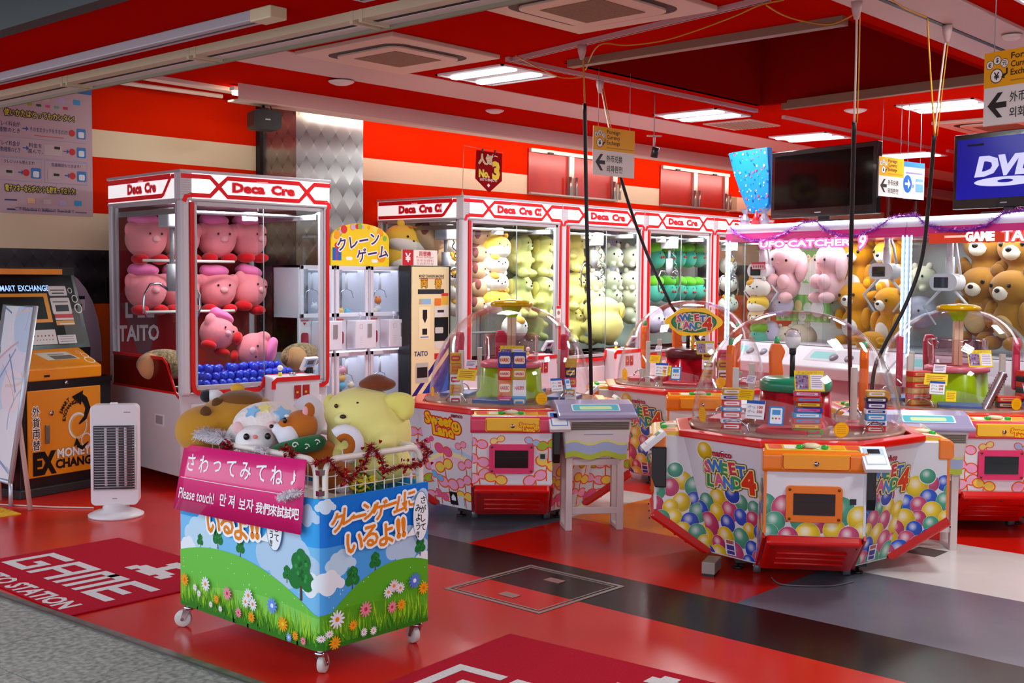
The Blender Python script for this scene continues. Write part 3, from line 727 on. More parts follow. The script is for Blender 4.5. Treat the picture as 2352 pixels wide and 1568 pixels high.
# ------------------------------------------------------------------ plush toys
EYE_K = mat('plush_eye', '#17120f', 0.2); NOSE_K = mat('plush_nose', '#3a2418', 0.4)
PLUSH = {}
def plush(kind):
    """one of each kind with its parts, facing local -y, about 0.30 m tall, origin at its centre"""
    t = bpy.data.objects.new(kind, None); COL.objects.link(t); t.empty_display_size = 0.05
    def part(name, vox, m, parts, par=None, sm=6):
        g = G()
        for e in parts: g.ell(*e)
        return obj_from(remesh(g, name, vox, sm), name, par or t, plush_mat(m) if isinstance(m, str) else m)
    def small(name, m, parts, par=None):
        g = G()
        for e in parts: g.ell(*e, m=m, n=10, k=6)
        return g.build(name, par or t)
    def eyes(x, y, z, r=0.011, m=EYE_K):
        for s in (-1, 1): small('eye', m, [((s * x, y, z), r, r * 0.6, r)])
    if kind == 'pig_plush':
        part('body', 0.012, '#f08a94', [((0, 0, 0), .145, .14, .14), ((-.125, -.02, .06), .045, .045, .06), ((.125, -.02, .06), .045, .045, .06)])
        part('cap', 0.012, '#f27ab4', [((-.02, 0, .135), .115, .10, .05), ((-.085, -.01, .15), .05, .05, .035)])
        for s in (-1, 1): part('shoe', 0.012, '#d81420', [((s * .075, -.05, -.14), .058, .08, .04)])
        small('snout', plush_mat('#f6a9ae'), [((0, -.137, .0), .032, .02, .024)])
        eyes(.045, -.134, .035, .009)
    elif kind == 'cat_plush':
        part('body', 0.012, '#f2c84a', [((0, 0, 0), .16, .115, .115)])
        part('belly', 0.012, '#f5efe2', [((0, -.015, -.035), .145, .112, .088)])
        for s in (-1, 1): small('ear', plush_mat('#f2c84a'), [((s * .085, -.02, .11), .03, .02, .03)])
        eyes(.045, -.105, .02, .01); small('nose', NOSE_K, [((0, -.117, .0), .01, .006, .007)])
        small('stripe', plush_mat('#dc8a2e'), [((-.03, -.05, .103), .01, .05, .012), ((0, -.05, .108), .01, .05, .01), ((.03, -.05, .103), .01, .05, .012)])
    elif kind == 'white_cat_plush':
        part('body', 0.012, '#f1ece0', [((0, 0, 0), .16, .115, .115)])
        for s, c in ((-1, '#e9a93a'), (1, '#f1ece0')): small('ear', plush_mat(c), [((s * .085, -.02, .11), .03, .02, .03)])
        small('patch', plush_mat('#eeb040'), [((-.06, -.05, .06), .06, .06, .045)])
        eyes(.045, -.108, .02, .01); small('nose', NOSE_K, [((0, -.12, .0), .01, .006, .007)])
    elif kind == 'puppy_plush':
        part('body', 0.012, '#d9b48a', [((0, 0, 0), .15, .12, .12)])
        part('hood', 0.012, '#8a4a44', [((0, .03, .05), .14, .11, .085)])
        for s in (-1, 1): small('ear', plush_mat('#8a4a44'), [((s * .125, -.03, .02), .03, .04, .06)])
        small('muzzle', plush_mat('#f2e6d4'), [((0, -.11, -.02), .05, .03, .035)]); eyes(.05, -.112, .02, .01); small('nose', NOSE_K, [((0, -.14, -.01), .012, .008, .008)])
    elif kind == 'dog_plush':
        part('body', 0.012, '#f2e58c', [((0, 0, -.04), .135, .125, .15), ((0, -.02, .10), .115, .105, .095), ((-.12, -.05, -.05), .04, .06, .035), ((.12, -.05, -.05), .04, .06, .035), ((-.07, -.09, -.17), .05, .07, .04), ((.07, -.09, -.17), .05, .07, .04)])
        for s in (-1, 1): part('ear', 0.012, '#eedc7a', [((s * .12, 0, .08), .03, .05, .075)])
        small('muzzle', plush_mat('#f4eea8'), [((0, -.115, .075), .045, .025, .032)]); eyes(.045, -.118, .115, .009); small('nose', NOSE_K, [((0, -.14, .085), .013, .008, .009)])
    elif kind == 'cream_cat_plush':
        part('body', 0.012, '#e6dcc0', [((0, 0, 0), .15, .12, .125), ((-.06, -.09, -.1), .035, .04, .03), ((.06, -.09, -.1), .035, .04, .03)])
        for s in (-1, 1): small('ear', plush_mat('#e8dcc8'), [((s * .08, -.02, .12), .035, .02, .035)])
        eyes(.06, -.108, .025, .014); small('nose', plush_mat('#e9a0a0'), [((0, -.122, .0), .012, .006, .008)])
    elif kind == 'lavender_plush':
        part('body', 0.012, '#d6cce4', [((0, 0, 0), .16, .12, .13), ((0, 0, .09), .12, .1, .08)])
        eyes(.05, -.115, .03, .012); small('nose', plush_mat('#e9a0a0'), [((0, -.125, .0), .012, .006, .008)])
    elif kind == 'teal_plush':
        part('body', 0.012, '#4fb39a', [((0, 0, -.03), .12, .11, .125)])
        part('cap', 0.012, '#76c832', [((0, .01, .10), .115, .105, .075)])
        small('bow', plush_mat('#b8443c'), [((-.02, -.108, -.02), .022, .012, .016), ((.02, -.108, -.02), .022, .012, .016)]); eyes(.04, -.105, .03, .008)
    elif kind == 'bear_plush':
        part('body', 0.014, '#d99414', [((0, 0, -.1), .115, .095, .125), ((0, -.01, .10), .135, .105, .105)])
        part('belly', 0.012, '#f4f0ea', [((0, -.055, -.12), .075, .055, .08)])
        for s in (-1, 1):
            e = part('ear', 0.012, '#d99414', [((s * .115, 0, .195), .05, .03, .05)]); small('inner_ear', plush_mat('#f0b414'), [((s * .115, -.022, .193), .033, .014, .033)], e)
            part('arm', 0.012, '#d99414', [((s * .12, -.03, -.06), .04, .045, .085)]); part('leg', 0.012, '#d99414', [((s * .075, -.07, -.22), .05, .075, .045)])
        small('muzzle', plush_mat('#f6f2ec'), [((0, -.10, .07), .052, .03, .042)]); eyes(.062, -.104, .11, .013); small('nose', EYE_K, [((0, -.128, .08), .018, .01, .012)])
    elif kind == 'brown_bear_plush':
        part('body', 0.014, '#a8742c', [((0, 0, -.1), .12, .10, .13), ((0, -.01, .10), .14, .11, .11)])
        part('belly', 0.012, '#d8b678', [((0, -.055, -.12), .08, .055, .085)])
        for s in (-1, 1):
            part('ear', 0.012, '#8a5c24', [((s * .12, 0, .2), .05, .03, .05)])
            part('arm', 0.012, '#a8742c', [((s * .125, -.03, -.06), .042, .047, .09)]); part('leg', 0.012, '#a8742c', [((s * .075, -.07, -.23), .05, .075, .045)])
        small('muzzle', plush_mat('#e8ddc8'), [((0, -.105, .07), .055, .03, .044)]); eyes(.065, -.108, .115, .014); small('nose', EYE_K, [((0, -.132, .085), .02, .01, .014)])
    elif kind == 'rabbit_plush':
        part('body', 0.014, '#f2c2c6', [((0, 0, -.11), .12, .10, .12), ((0, -.01, .09), .135, .115, .12)])
        for s in (-1, 1):
            part('ear', 0.012, '#f2c2c6', [((s * .135, -.01, .04), .05, .045, .12)]); part('paw', 0.012, '#f2c2c6', [((s * .05, -.105, -.08), .05, .05, .06)]); part('leg', 0.012, '#f2c2c6', [((s * .07, -.09, -.2), .05, .07, .045)])
        eyes(.065, -.112, .085, .012); small('nose', plush_mat('#e08a90'), [((0, -.127, .06), .012, .006, .008)])
    return t
def put(kind, loc, scale, rot=(0, 0, 0), label='', group=None, cat='plush toy'):
    if kind not in PLUSH: PLUSH[kind] = t = plush(kind)
    else: t = copy_tree(PLUSH[kind])
    t.location = loc; t.rotation_euler = rot; t.scale = (scale,) * 3 if not isinstance(scale, tuple) else scale
    return meta(t, label, cat, group)
CAMZ = -0.72   # turn a toy that faces local -y towards the shop front
ORD = ['first', 'second', 'third', 'fourth', 'fifth', 'sixth']

# pink pigs in the large machine
GP = 'pink pig plushes in the large claw machine'
for r_, yp, sc in (('top', 549, 1.1), ('middle', 665, 1.1)):
    for i, xp in enumerate((335, 412, 497, 569)):
        p = at_y(xp, yp, 8.12)
        put('pig_plush', p, sc, (0, 0.22 if (r_ == 'middle' and i == 3) else 0, CAMZ + (0.9, 0.75, 0.7, 0.95)[i] * (1 if i % 2 else 0.8)),
            'pink pig plush, %s from left on the %s rod of the large machine' % (ORD[i], r_), GP)
put('pig_plush', at_y(499, 764, 7.85), 0.97, (0.0, 0.45, 0.1), 'pink pig plush sitting in a slump behind the blue balls', GP)
put('pig_plush', at_y(583, 804, 7.72), 0.97, (0.2, 1.75, -0.5), 'pink pig plush lying on its side with both red shoes in the air', GP)
# tan shaggy rolls on the play field
SHAG = noisy('shaggy_tan', '#b89a6c', '#6e5334', 55, 0.95, 0.8, sheen=0.3)
for i, (xp, yp, Y, L, lb) in enumerate(((375, 836, 7.75, 0.20, 'shaggy tan plush roll behind the tinted side panel of the large claw machine'), (692, 818, 7.75, 0.22, 'shaggy tan plush roll at the right end of the play field'))):
    p = at_y(xp, yp, Y); t = thing('plush_roll', lb, 'plush toy', p, -0.3 + i * 0.5, 'tan plush rolls')
    g = G(); g.ell((0, 0, 0), L, 0.12, 0.115); obj_from(remesh(g, 'body', 0.012), 'body', t, SHAG)
    g = G(); g.ell((-L * 0.62 + 0.02, -0.04, -0.01), 0.09, 0.10, 0.10); obj_from(remesh(g, 'face', 0.012), 'face', t, plush_mat('#d39a6a'))
# blue ball pit
BLUE = mat('blue_ball', '#1638c8', 0.3); tray = G(); tray.box(4.68, 5.6, 7.20, 7.62, 0.70, 0.715, mat('tray_white', '#dcdce0', 0.4))
ob = tray.build('ball_tray'); meta(ob, 'white tray under the blue balls in the large claw machine', 'tray')
bg = G(); bg.ell((0, 0, 0), 0.033, 0.033, 0.033, BLUE, 14, 8); ball0 = bg.build('plastic_ball'); first = True
rb = random.Random(3)
for ly in range(3):
    for i in range(13 - ly):
        for j in range(5 - ly):
            x = 4.715 + 0.033 + i * 0.066 + ly * 0.033 + rb.uniform(-.004, .004); y = 7.235 + 0.033 + j * 0.066 + ly * 0.033; z = 0.7155 + 0.033 + ly * 0.05
            if ly == 2 and rb.random() < 0.4: continue
            o = ball0 if first else ball0.copy()
            if not first: COL.objects.link(o)
            first = False; o.location = (x, y, z)
            meta(o, 'small blue plastic ball in the heap at the front of the large claw machine', 'ball', 'blue plastic balls')

def grid(kind, cols, rows, Y, sc, lab, grp, rz=0.0, jit=0.3):
    rg = random.Random(len(cols) * 31 + len(rows))
    names = ['top', 'second', 'third', 'fourth', 'bottom'] if len(rows) > 2 else ['upper', 'lower']
    for j, yp in enumerate(rows):
        for i, xp in enumerate(cols):
            put(kind, at_y(xp, yp, Y), sc * rg.uniform(0.95, 1.05), (rg.uniform(-.12, .12), rg.uniform(-.15, .15), rz + rg.uniform(-jit, jit)),
                lab % ((ORD[i] + ' from the left, ' if len(cols) > 1 else '') + (names[j] + ' layer' if len(rows) > 1 else '')), grp)
GA = 'plushes in the near machine of the row'
put('cat_plush', at_y(935, 551, 8.2), (1.45, 1.2, 1.2), (0.1, 0.25, -0.25), 'large yellow cat plush lying on top, seen through the left side glass of the row', GA)
put('puppy_plush', at_y(992, 543, 8.05), (1.3, 1.2, 1.2), (0, 0.3, 0.15), 'brown hooded puppy plush lying beside the large yellow cat plush', GA)
put('cat_plush', at_y(925, 592, 8.25), 1.2, (0, 0, 0), 'yellow plush half behind the money changer sign', GA)
put('puppy_plush', at_y(1015, 592, 8.05), 1.05, (0, 0.2, 0), 'brown hooded puppy plush just right of the money changer sign', GA)
grid('white_cat_plush', (1046,), (567, 602, 640, 672, 705), 7.95, 0.82, 'white and orange cat plush in the column behind the near corner post, %s', GA)
grid('puppy_plush', (1104,), (545, 580, 620, 660, 700), 8.05, 0.9, 'brown hooded puppy plush in the leftmost column behind the front glass, %s', GA)
grid('cat_plush', (1140,), (565, 690), 7.95, 1.05, 'yellow striped cat plush in the second column behind the front glass, %s', GA)
grid('white_cat_plush', (1138,), (605, 648), 7.95, 0.95, 'white cat plush in the second column behind the front glass, %s', GA)
grid('dog_plush', (1192, 1243), (585, 680), 8.1, 1.12, 'pale yellow dog plush behind the right front glass, %s', GA)
grid('dog_plush', (1218,), (560, 640, 735), 8.32, 1.15, 'pale yellow dog plush at the back behind the other dogs, %s', GA)
put('white_cat_plush', at_y(1182, 752, 7.8), 1.15, (0, 0, 0.5), 'white and orange cat plush lying low behind the yellow dome cap', GA)
GB = 'plushes in the second machine of the row'
grid('dog_plush', (1316,), (580, 668, 745), 8.15, 1.05, 'yellow dog plush at the left end of the second machine, %s', GB)
grid('lavender_plush', (1352, 1398), (560, 632), 8.25, 1.15, 'pale lavender plush in the second machine, %s', GB)
grid('cream_cat_plush', (1366, 1405, 1448), (588, 645, 682, 722), 8.05, 0.95, 'cream cat plush in the second machine, %s', GB, 0.1)
put('dog_plush', at_y(1388, 736, 7.75), (1.55, 1.7, 1.35), (0.0, 0.0, 2.5), 'huge yellow dog plush turned away on the play field of the second machine', GB)
GC = 'plushes in the third machine of the row'
grid('teal_plush', (1506, 1533, 1557, 1580, 1603), (588, 665), 8.15, 0.98, 'teal plush with a green cap in the third machine, %s', GC, 0, 0.15)
grid('lavender_plush', (1500, 1545), (738,), 8.0, 1.1, 'pale lavender plush lying under the teal ones, %s', GC)
GD = 'plushes in the far machine of the row'
grid('white_cat_plush', (1672,), (610, 650, 700), 8.1, 1.0, 'orange and white cat plush in the far machine of the row, %s', GD)
# ------------------------------------------------------------------ domed candy scoop machines
BAL = ['#e8c312', '#1e4fc0', '#c83a68', '#4aa382', '#f0cc18', '#2158cc', '#cf4a74', '#4aa382']
def balloons(P, x0, x1, y0, top, n, seed, r0=0.036, r1=0.056):
    r_ = random.Random(seed); pts = []
    tries = 0
    while len(pts) < n and tries < 4000:
        tries += 1
        x = r_.uniform(x0, x1); y = r_.uniform(y0, 1.0)
        if y > top(x): continue
        r = r_.uniform(r0, r1)
        if any((x - a) ** 2 + (y - b) ** 2 < (0.66 * (r + c)) ** 2 for a, b, c in pts): continue
        pts.append((x, y, r))
    pts.sort(key=lambda q: -q[1])
    for i, (x, y, r) in enumerate(pts):
        c = BAL[r_.randrange(8)]
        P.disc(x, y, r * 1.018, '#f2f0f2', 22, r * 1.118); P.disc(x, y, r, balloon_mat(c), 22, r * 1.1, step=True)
def letters(P, word, cx, cy, h, cols, dx, outl, ow, ow2, inner, jit=0, bold=0.05):
    n = len(word)
    for ly in range(3):
        for i, ch in enumerate(word):
            x = cx + (i - (n - 1) / 2) * dx; y = cy + (0.06 * h if i % 2 else -0.06 * h); ro = (-0.1, 0.07, -0.06, 0.1, 0.05)[i % 5]
            if ly == 0: P.text(ch, x, y, h, outl, bold=bold, rot=ro, outline=outl, ow=ow, step=False)
            elif ly == 1: P.text(ch, x, y, h, inner, bold=bold, rot=ro, outline=inner, ow=ow2, step=False)
            else: P.text(ch, x, y, h, cols[i], bold=bold, rot=ro, step=False)
        P.off += P.eps
def sweet_logo(P, cx, cy, s, inner='#efe08a', edge='#5a4a2a'):
    c1 = ['#d65a8a', '#3f7fd0', '#3f9a6a', '#d23a5a', '#3a6fc8']; c2 = ['#2f8f62', '#d6608e', '#4a88d6', '#3a9a68']
    letters(P, 'SWEET', cx - 0.05 * s, cy + 0.12 * s, 0.27 * s, c1, 0.165 * s, edge, 0.034 * s, 0.022 * s, inner)
    letters(P, 'LAND', cx - 0.08 * s, cy - 0.10 * s, 0.27 * s, c2, 0.175 * s, edge, 0.034 * s, 0.022 * s, inner)
    for m_, ow in ((edge, 0.036 * s), (inner, 0.022 * s)): P.text('4', cx + 0.41 * s, cy - 0.04 * s, 0.50 * s, m_, bold=0.05, outline=m_, ow=ow)
    P.text('4', cx + 0.41 * s, cy - 0.04 * s, 0.50 * s, '#dd3a1c', bold=0.05)
CL = ['#f2a6c8', '#f2a6c8', '#6cb8ea', '#a9c632', '#f4d058', '#e85a94', '#f0b0cc']
def clover(P, x, y, s, a, c, stem=True, oc='#ee5a12'):
    dx, dy = math.cos(a), math.sin(a); px_, py_ = -dy, dx
    if stem: P.poly(stroke([(x, y), (x - dx * s * 0.25 + px_ * 0, y - s * 0.9), (x - dx * s * 0.1, y - s * 2.3)], s * 0.16), oc)
    for k, f, m_ in ((0, 1.24, oc), (1, 1.0, c)):
        for sg in (-1, 1):
            P.disc(x + sg * px_ * s * 0.82 + dx * 0.1 * s, y + sg * py_ * s * 0.82 + dy * 0.1 * s, s * 0.62 * f, m_, 18, s * 0.74 * f, rot=a)
        P.poly(stroke([(x - px_ * s * 0.7, y - py_ * s * 0.7), (x, y), (x + px_ * s * 0.7, y + py_ * s * 0.7)], [s * 0.75 * f, s * 0.34 * f, s * 0.75 * f]), m_)
def clovers(P, spots, seed):
    r_ = random.Random(seed)
    for (x, y, s) in spots: clover(P, x, y, s, PI / 2 + r_.uniform(-.5, .5), CL[r_.randrange(7)])
def swirl_logo(P, cx, cy, s):
    for m_, ow in (('#d8261c', 0.03 * s), ('#f6c414', 0.0)):
        P.text('Sweet', cx - 0.12 * s, cy + 0.12 * s, 0.34 * s, m_, bold=0.05, rot=-0.06, outline=m_ if ow else None, ow=ow)
        P.text('Land', cx - 0.02 * s, cy - 0.12 * s, 0.34 * s, m_, bold=0.05, rot=-0.06, outline=m_ if ow else None, ow=ow)
    P.disc(cx + 0.40 * s, cy - 0.02 * s, 0.17 * s, '#d8261c'); P.disc(cx + 0.40 * s, cy - 0.02 * s, 0.145 * s, '#f6c414')
    for q in (-0.05, 0.05): P.disc(cx + (0.40 + q) * s, cy + 0.03 * s, 0.018 * s, '#8a3a10', 10, 0.045 * s)
    P.ring(cx + 0.40 * s, cy - 0.01 * s, 0.10 * s, 0.08 * s, '#8a3a10', 12, PI * 1.15, PI * 1.85)

SA, SD, SW = 0.62, 0.768, 0.243          # rim apothem, station reach, station half width
def scoop_machine(label, loc, rz, style):
    pink = style == 'clover'
    t = thing('candy_scoop_machine', label, 'candy machine', loc, rz, 'domed candy scoop machines')
    BOD = mat('scoop_body_white', '#e2dfe4', 0.3, coat=0.3)
    trim_c = mat('station_pink', '#dd3a5e', 0.25, coat=0.5) if pink else mat('station_orange', '#f27a0c', 0.25, coat=0.5)
    ins_c = mat('station_yellow', '#f6bb0a', 0.3, coat=0.4) if pink else mat('station_amber', '#f79a10', 0.25, coat=0.5)
    bez_c = mat('bezel_magenta', '#e02a66', 0.35) if pink else mat('bezel_orange', '#ec720e', 0.35)
    # body
    def octo(a, s, z): return [(-s, -a, z), (s, -a, z), (a, -s, z), (a, s, z), (s, a, z), (-s, a, z), (-a, s, z), (-a, -s, z)]
    g = G(); vs = octo(SA - 0.3, SW - 0.05, 0.06) + octo(0.46, SW, 0.07) + octo(SA, SW, 0.73) + octo(0.50, SW - 0.05, 0.735)
    fs = []
    for k in range(3): fs += [(k * 8 + i, k * 8 + (i + 1) % 8, (k + 1) * 8 + (i + 1) % 8, (k + 1) * 8 + i) for i in range(8)]
    fs += [tuple(range(24, 32)), tuple(range(7, -1, -1))]
    g.raw(vs, fs, BOD); body = g.build('body', t, bevel=0.006)
    # rim
    g = G(); A = SA + 0.025; o8 = octo(A, SW + 0.012, 0.725); i8 = octo(0.575, 0.24, 0.725); o8t = octo(A, SW + 0.012, 0.762); i8t = octo(0.575, 0.24, 0.768)
    vs = o8 + o8t + i8t + i8; fs = []
    for k in range(4): fs += [(k * 8 + i, k * 8 + (i + 1) % 8, ((k + 1) % 4) * 8 + (i + 1) % 8, ((k + 1) % 4) * 8 + i) for i in range(8)]
    g.raw(vs, fs, mat('rim_red', '#e0180e', 0.28, coat=0.4)); g.build('rim', t, bevel=0.008)
    # deck under the dome
    g = G(); g.lathe([(0.0001, 0.742), (0.56, 0.742), (0.56, 0.752), (0.46, 0.756), (0.45, 0.745), (0.0001, 0.745)], 40, mat('deck_amber', '#e0a218', 0.25) if not pink else mat('deck_lime', '#86a820', 0.25), smooth=False)
    g.build('deck', t)
    g = G(); g.lathe([(0.50, 0.7525), (0.575, 0.7525), (0.575, 0.772), (0.565, 0.775), (0.50, 0.765)], 48, tinted('rim_clear_pink', '#e8a890', 0.5, 0.1)); g.build('clear_ring', t)
    # dome
    R, H0, zt = (0.545, 0.765, 1.419) if pink else (0.565, 0.765, 1.430)
    prof = []
    for i in range(15):
        a = PI / 2 * i / 14; prof.append((R * math.cos(a) ** 0.86 if i < 14 else 1e-6, H0 + (zt - H0) * math.sin(a) ** 1.04))
    inner = [(max(r - 0.005, 1e-6), z - 0.004) for r, z in prof]
    g = G(); g.lathe(prof + inner[::-1], 56, ACRYL); d = g.build('dome', t)
    g = G(); g.lathe([(R + 0.0005, H0), (R + 0.018, H0), (R + 0.018, H0 + 0.01), (R + 0.0005, H0 + 0.014)], 56, tinted('dome_foot', '#e6c8b8', 0.35, 0.1)); g.build('dome_ring', t)
    # stations
    g = G(); pr = [(-0.45, 0.725), (-SD + 0.02, 0.73), (-SD, 0.72), (-SD, 0.30), (-0.47, 0.085), (-0.40, 0.085)]
    g.prism(pr, -SW, SW, 'x', BOD); st = g.build('player_station', t, bevel=0.012)
    g = G(); pk = [(-SD - 0.004, 0.297), (-SD - 0.03, 0.262), (-0.50, 0.055), (-0.46, 0.07), (-SD + 0.02, 0.307)]
    g.prism(pk, -SW + 0.012, SW - 0.012, 'x', mat('kick_red', '#d4120c', 0.3, coat=0.3)); kp = g.build('kick_plate', st, bevel=0.018, seg=3)
    g = G()
    for k in range(3):
        f = 0.3 + 0.2 * k; y = -SD - 0.03 + f * (SD + 0.03 - 0.50); z = 0.262 + f * (0.055 - 0.262)
        g.tube([(-0.17, y - 0.003, z - 0.003), (0.17, y - 0.003, z - 0.003)], 0.009, mat('kick_rib', '#c8110b', 0.3))
    for k in (-0.2, 0, 0.2): g.ell((k, -SD - 0.026, 0.248), 0.005, 0.005, 0.005, DARK, 8, 5)
    g.build('plate_rib', st)
    g = G(); g.prism([(-SD + 0.055, 0.628), (-SD + 0.055, 0.742), (-SD - 0.0, 0.738), (-SD - 0.022, 0.72), (-SD - 0.022, 0.643), (-SD - 0.01, 0.628)], -SW - 0.012, SW + 0.012, 'x', trim_c); g.build('coin_box', st, bevel=0.018, seg=3)
    g = G(); g.box(-0.165, 0.165, -SD - 0.030, -SD - 0.01, 0.640, 0.726, ins_c); g.build('box_insert', st, bevel=0.012, seg=3)
    P = Print((0, -SD - 0.0305, 0.683), (1, 0, 0), (0, 0, 1))
    P.poly(stroke([(-0.16, 0.035), (-0.16, -0.025), (-0.15, -0.036), (0.15, -0.036), (0.16, -0.025), (0.16, 0.035)], 0.004), '#c4200e')
    if pink: swirl_logo(P, 0.10, -0.012, 0.11)
    P.build('insert_print', st)
    g = G(); g.cyl((0, -SD - 0.03, 0.678), (0, -SD - 0.038, 0.678), 0.012, CHROME); g.build('lock', st)
    # control top
    g = G(); g.prism([(-SD + 0.01, 0.740), (-0.645, 0.752), (-0.645, 0.72), (-SD + 0.01, 0.715)], -SW + 0.01, SW - 0.01, 'x', mat('control_yellow', '#f0c62a', 0.3)); g.build('control_top', st)
    P = Print((0, -SD + 0.01, 0.7405), (1, 0, 0), V3((0, SD - 0.655, 0.012)).normalized())
    for i, c in enumerate(('#e2502a', '#f6f0d8', '#e2502a', '#f6f0d8', '#f09a1c', '#e2502a')): P.poly(rrect(-0.22 + i * 0.075, 0.02, -0.155 + i * 0.075, 0.10, 0.01), c)
    P.build('control_print', st)
    for bx in (-0.07, 0.05):
        g = G(); g.lathe([(0.018, 0), (0.018, 0.014), (0.012, 0.02), (1e-6, 0.021)], 16, mat('green_button', '#2cae3c', 0.25)); g.build('button', st, loc=(bx, -0.72, 0.743))
    g = G(); g.lathe([(0.045, 0), (0.045, 0.012), (0.03, 0.018), (1e-6, 0.018)], 20, mat('chute_cream', '#dcd2b0', 0.4)); g.build('prize_chute', st, loc=(-0.01, -0.685, 0.746))
    # window in the station front
    g = G(); g.prism(rrect(-0.135, -0.092, 0.135, 0.092, 0.02), 0, 0.02, 'y', bez_c); b = g.build('monitor_bezel', st, bevel=0.006, loc=(-0.005, -SD - 0.019, 0.468))
    g = G(); g.box(-0.10, 0.10, -0.004, 0.0, -0.055, 0.055, SCREEN); g.box(-0.10, 0.10, -0.006, -0.003, 0.01, 0.012, DARK); g.build('monitor_screen', st, loc=(-0.005, -SD - 0.018, 0.468))
    g = G()
    for sx in (-1, 1):
        for sz in (-1, 1): g.cyl((sx * 0.118 - 0.005, -SD - 0.018, 0.468 + sz * 0.075), (sx * 0.118 - 0.005, -SD - 0.023, 0.468 + sz * 0.075), 0.007, mat('bezel_bolt', '#7a4a1a', 0.4, 0.5))
    g.build('bezel_bolt', st)
    g = G(); g.box(0.168, 0.198, -SD - 0.003, -SD + 0.01, 0.468, 0.498, BLACK)
    if pink: g.box(0.158, 0.208, -SD - 0.0015, -SD + 0.01, 0.458, 0.508, mat('slot_plate', '#cfc9b0', 0.4))
    g.build('token_slot', st)
    # prints on front and sides of the station
    P = Print((0, -SD, 0.303), (1, 0, 0), (0, 0, 1), clip=[(-SW + .003, 0), (SW - .003, 0), (SW - .003, 0.30), (-SW + .003, 0.30)])
    if pink: clovers(P, [(-0.215, 0.26, 0.04), (0.215, 0.25, 0.042), (-0.21, 0.15, 0.045), (0.21, 0.13, 0.046), (-0.20, 0.05, 0.046), (0.14, 0.04, 0.046), (-0.10, 0.035, 0.042)], 4)
    else: balloons(P, -SW, SW, -0.02, lambda x: 0.06 + 0.11 * min(1, abs(x) * 5), 36, 12, 0.05, 0.075)
    P.build('front_print', st)
    if pink:
        P = Print((0, -SD, 0.303), (1, 0, 0), (0, 0, 1)); clover(P, -0.09, 0.28, 0.028, 1.9, '#f4e08a'); clover(P, 0.12, 0.27, 0.03, 1.2, '#a9c8ee'); P.build('upper_print', st)
    # side walls: local profile (y, z) as print plane
    for sgn in (-1, 1):
        O = (sgn * SW, -SD if sgn > 0 else -0.45, 0.0); U = (0, 1, 0) if sgn > 0 else (0, -1, 0)
        def cv(y): return (y + SD) if sgn > 0 else (-0.45 - y)
        poly = [(cv(y), z) for y, z in ((-0.47, 0.095), (-0.45, 0.715), (-SD + .004, 0.62), (-SD + .004, 0.31))]
        ar = sum(poly[i][0] * poly[(i + 1) % 4][1] - poly[(i + 1) % 4][0] * poly[i][1] for i in range(4))
        if ar < 0: poly = poly[::-1]
        P = Print(O, U, (0, 0, 1), clip=poly)
        if pink: clovers(P, [(0.05 + 0.115 * (i % 3) + .04 * (i // 3 % 2), 0.56 - 0.105 * (i // 3), 0.042) for i in range(15)], 9 + sgn)
        else:
            balloons(P, 0, 0.36, 0.05, lambda x: 0.50, 44, 15 + sgn, 0.04, 0.06)
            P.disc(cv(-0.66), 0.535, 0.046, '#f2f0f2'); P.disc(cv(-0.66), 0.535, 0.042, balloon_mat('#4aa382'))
        P.build('side_print', st)
        g = G(); pp = [(-SD - 0.002, 0.69), (-SD - 0.002, 0.30), (-0.47, 0.08)]; g.prism(stroke(pp[1:], 0.03), sgn * SW - 0.006, sgn * SW + 0.006, 'x', mat('edge_red', '#cc120c', 0.3)); g.build('edge_trim', st)
    if not pink:
        for sgn in (-1, 1):
            g = G(); g.box(sgn * (SW - 0.004) - 0.006, sgn * (SW - 0.004) + 0.006, -SD - 0.004, -SD + 0.01, 0.31, 0.63, trim_c if sgn < 0 else BOD); g.build('edge_strip', st)
    # card reader on the right side of the station
    g = G(); g.prism([(-SD - 0.02, 0.665), (-SD + 0.06, 0.665), (-SD + 0.06, 0.44), (-SD + 0.0, 0.44), (-SD - 0.02, 0.50)], SW + 0.003, SW + 0.045, 'x', BLACK); g.build('reader_arm', st, bevel=0.006)
    T = Matrix.Translation((SW + 0.035, -SD - 0.012, 0.705)) @ Euler((-0.85, 0.0, 0.12)).to_matrix().to_4x4()
    g = G(); g.box(-0.062, 0.062, -0.012, 0.014, -0.075, 0.075, WHITE, T); g.box(-0.05, 0.05, -0.0135, -0.0115, -0.045, 0.062, ink('#3b7fd8', 0.25) if pink else ink('#b9cfe6', 0.2), T)
    g.box(-0.03, 0.03, -0.015, -0.013, 0.025, 0.055, SCREEN, T); g.box(-0.045, 0.045, -0.0148, -0.0128, -0.04, 0.015, ink('#f2f2f4', 0.3), T); g.build('card_reader', st, bevel=0.005)
    for k in (1, 2, 3):
        s2 = copy_tree(st, t); s2.rotation_euler = (0, 0, k * PI / 2)
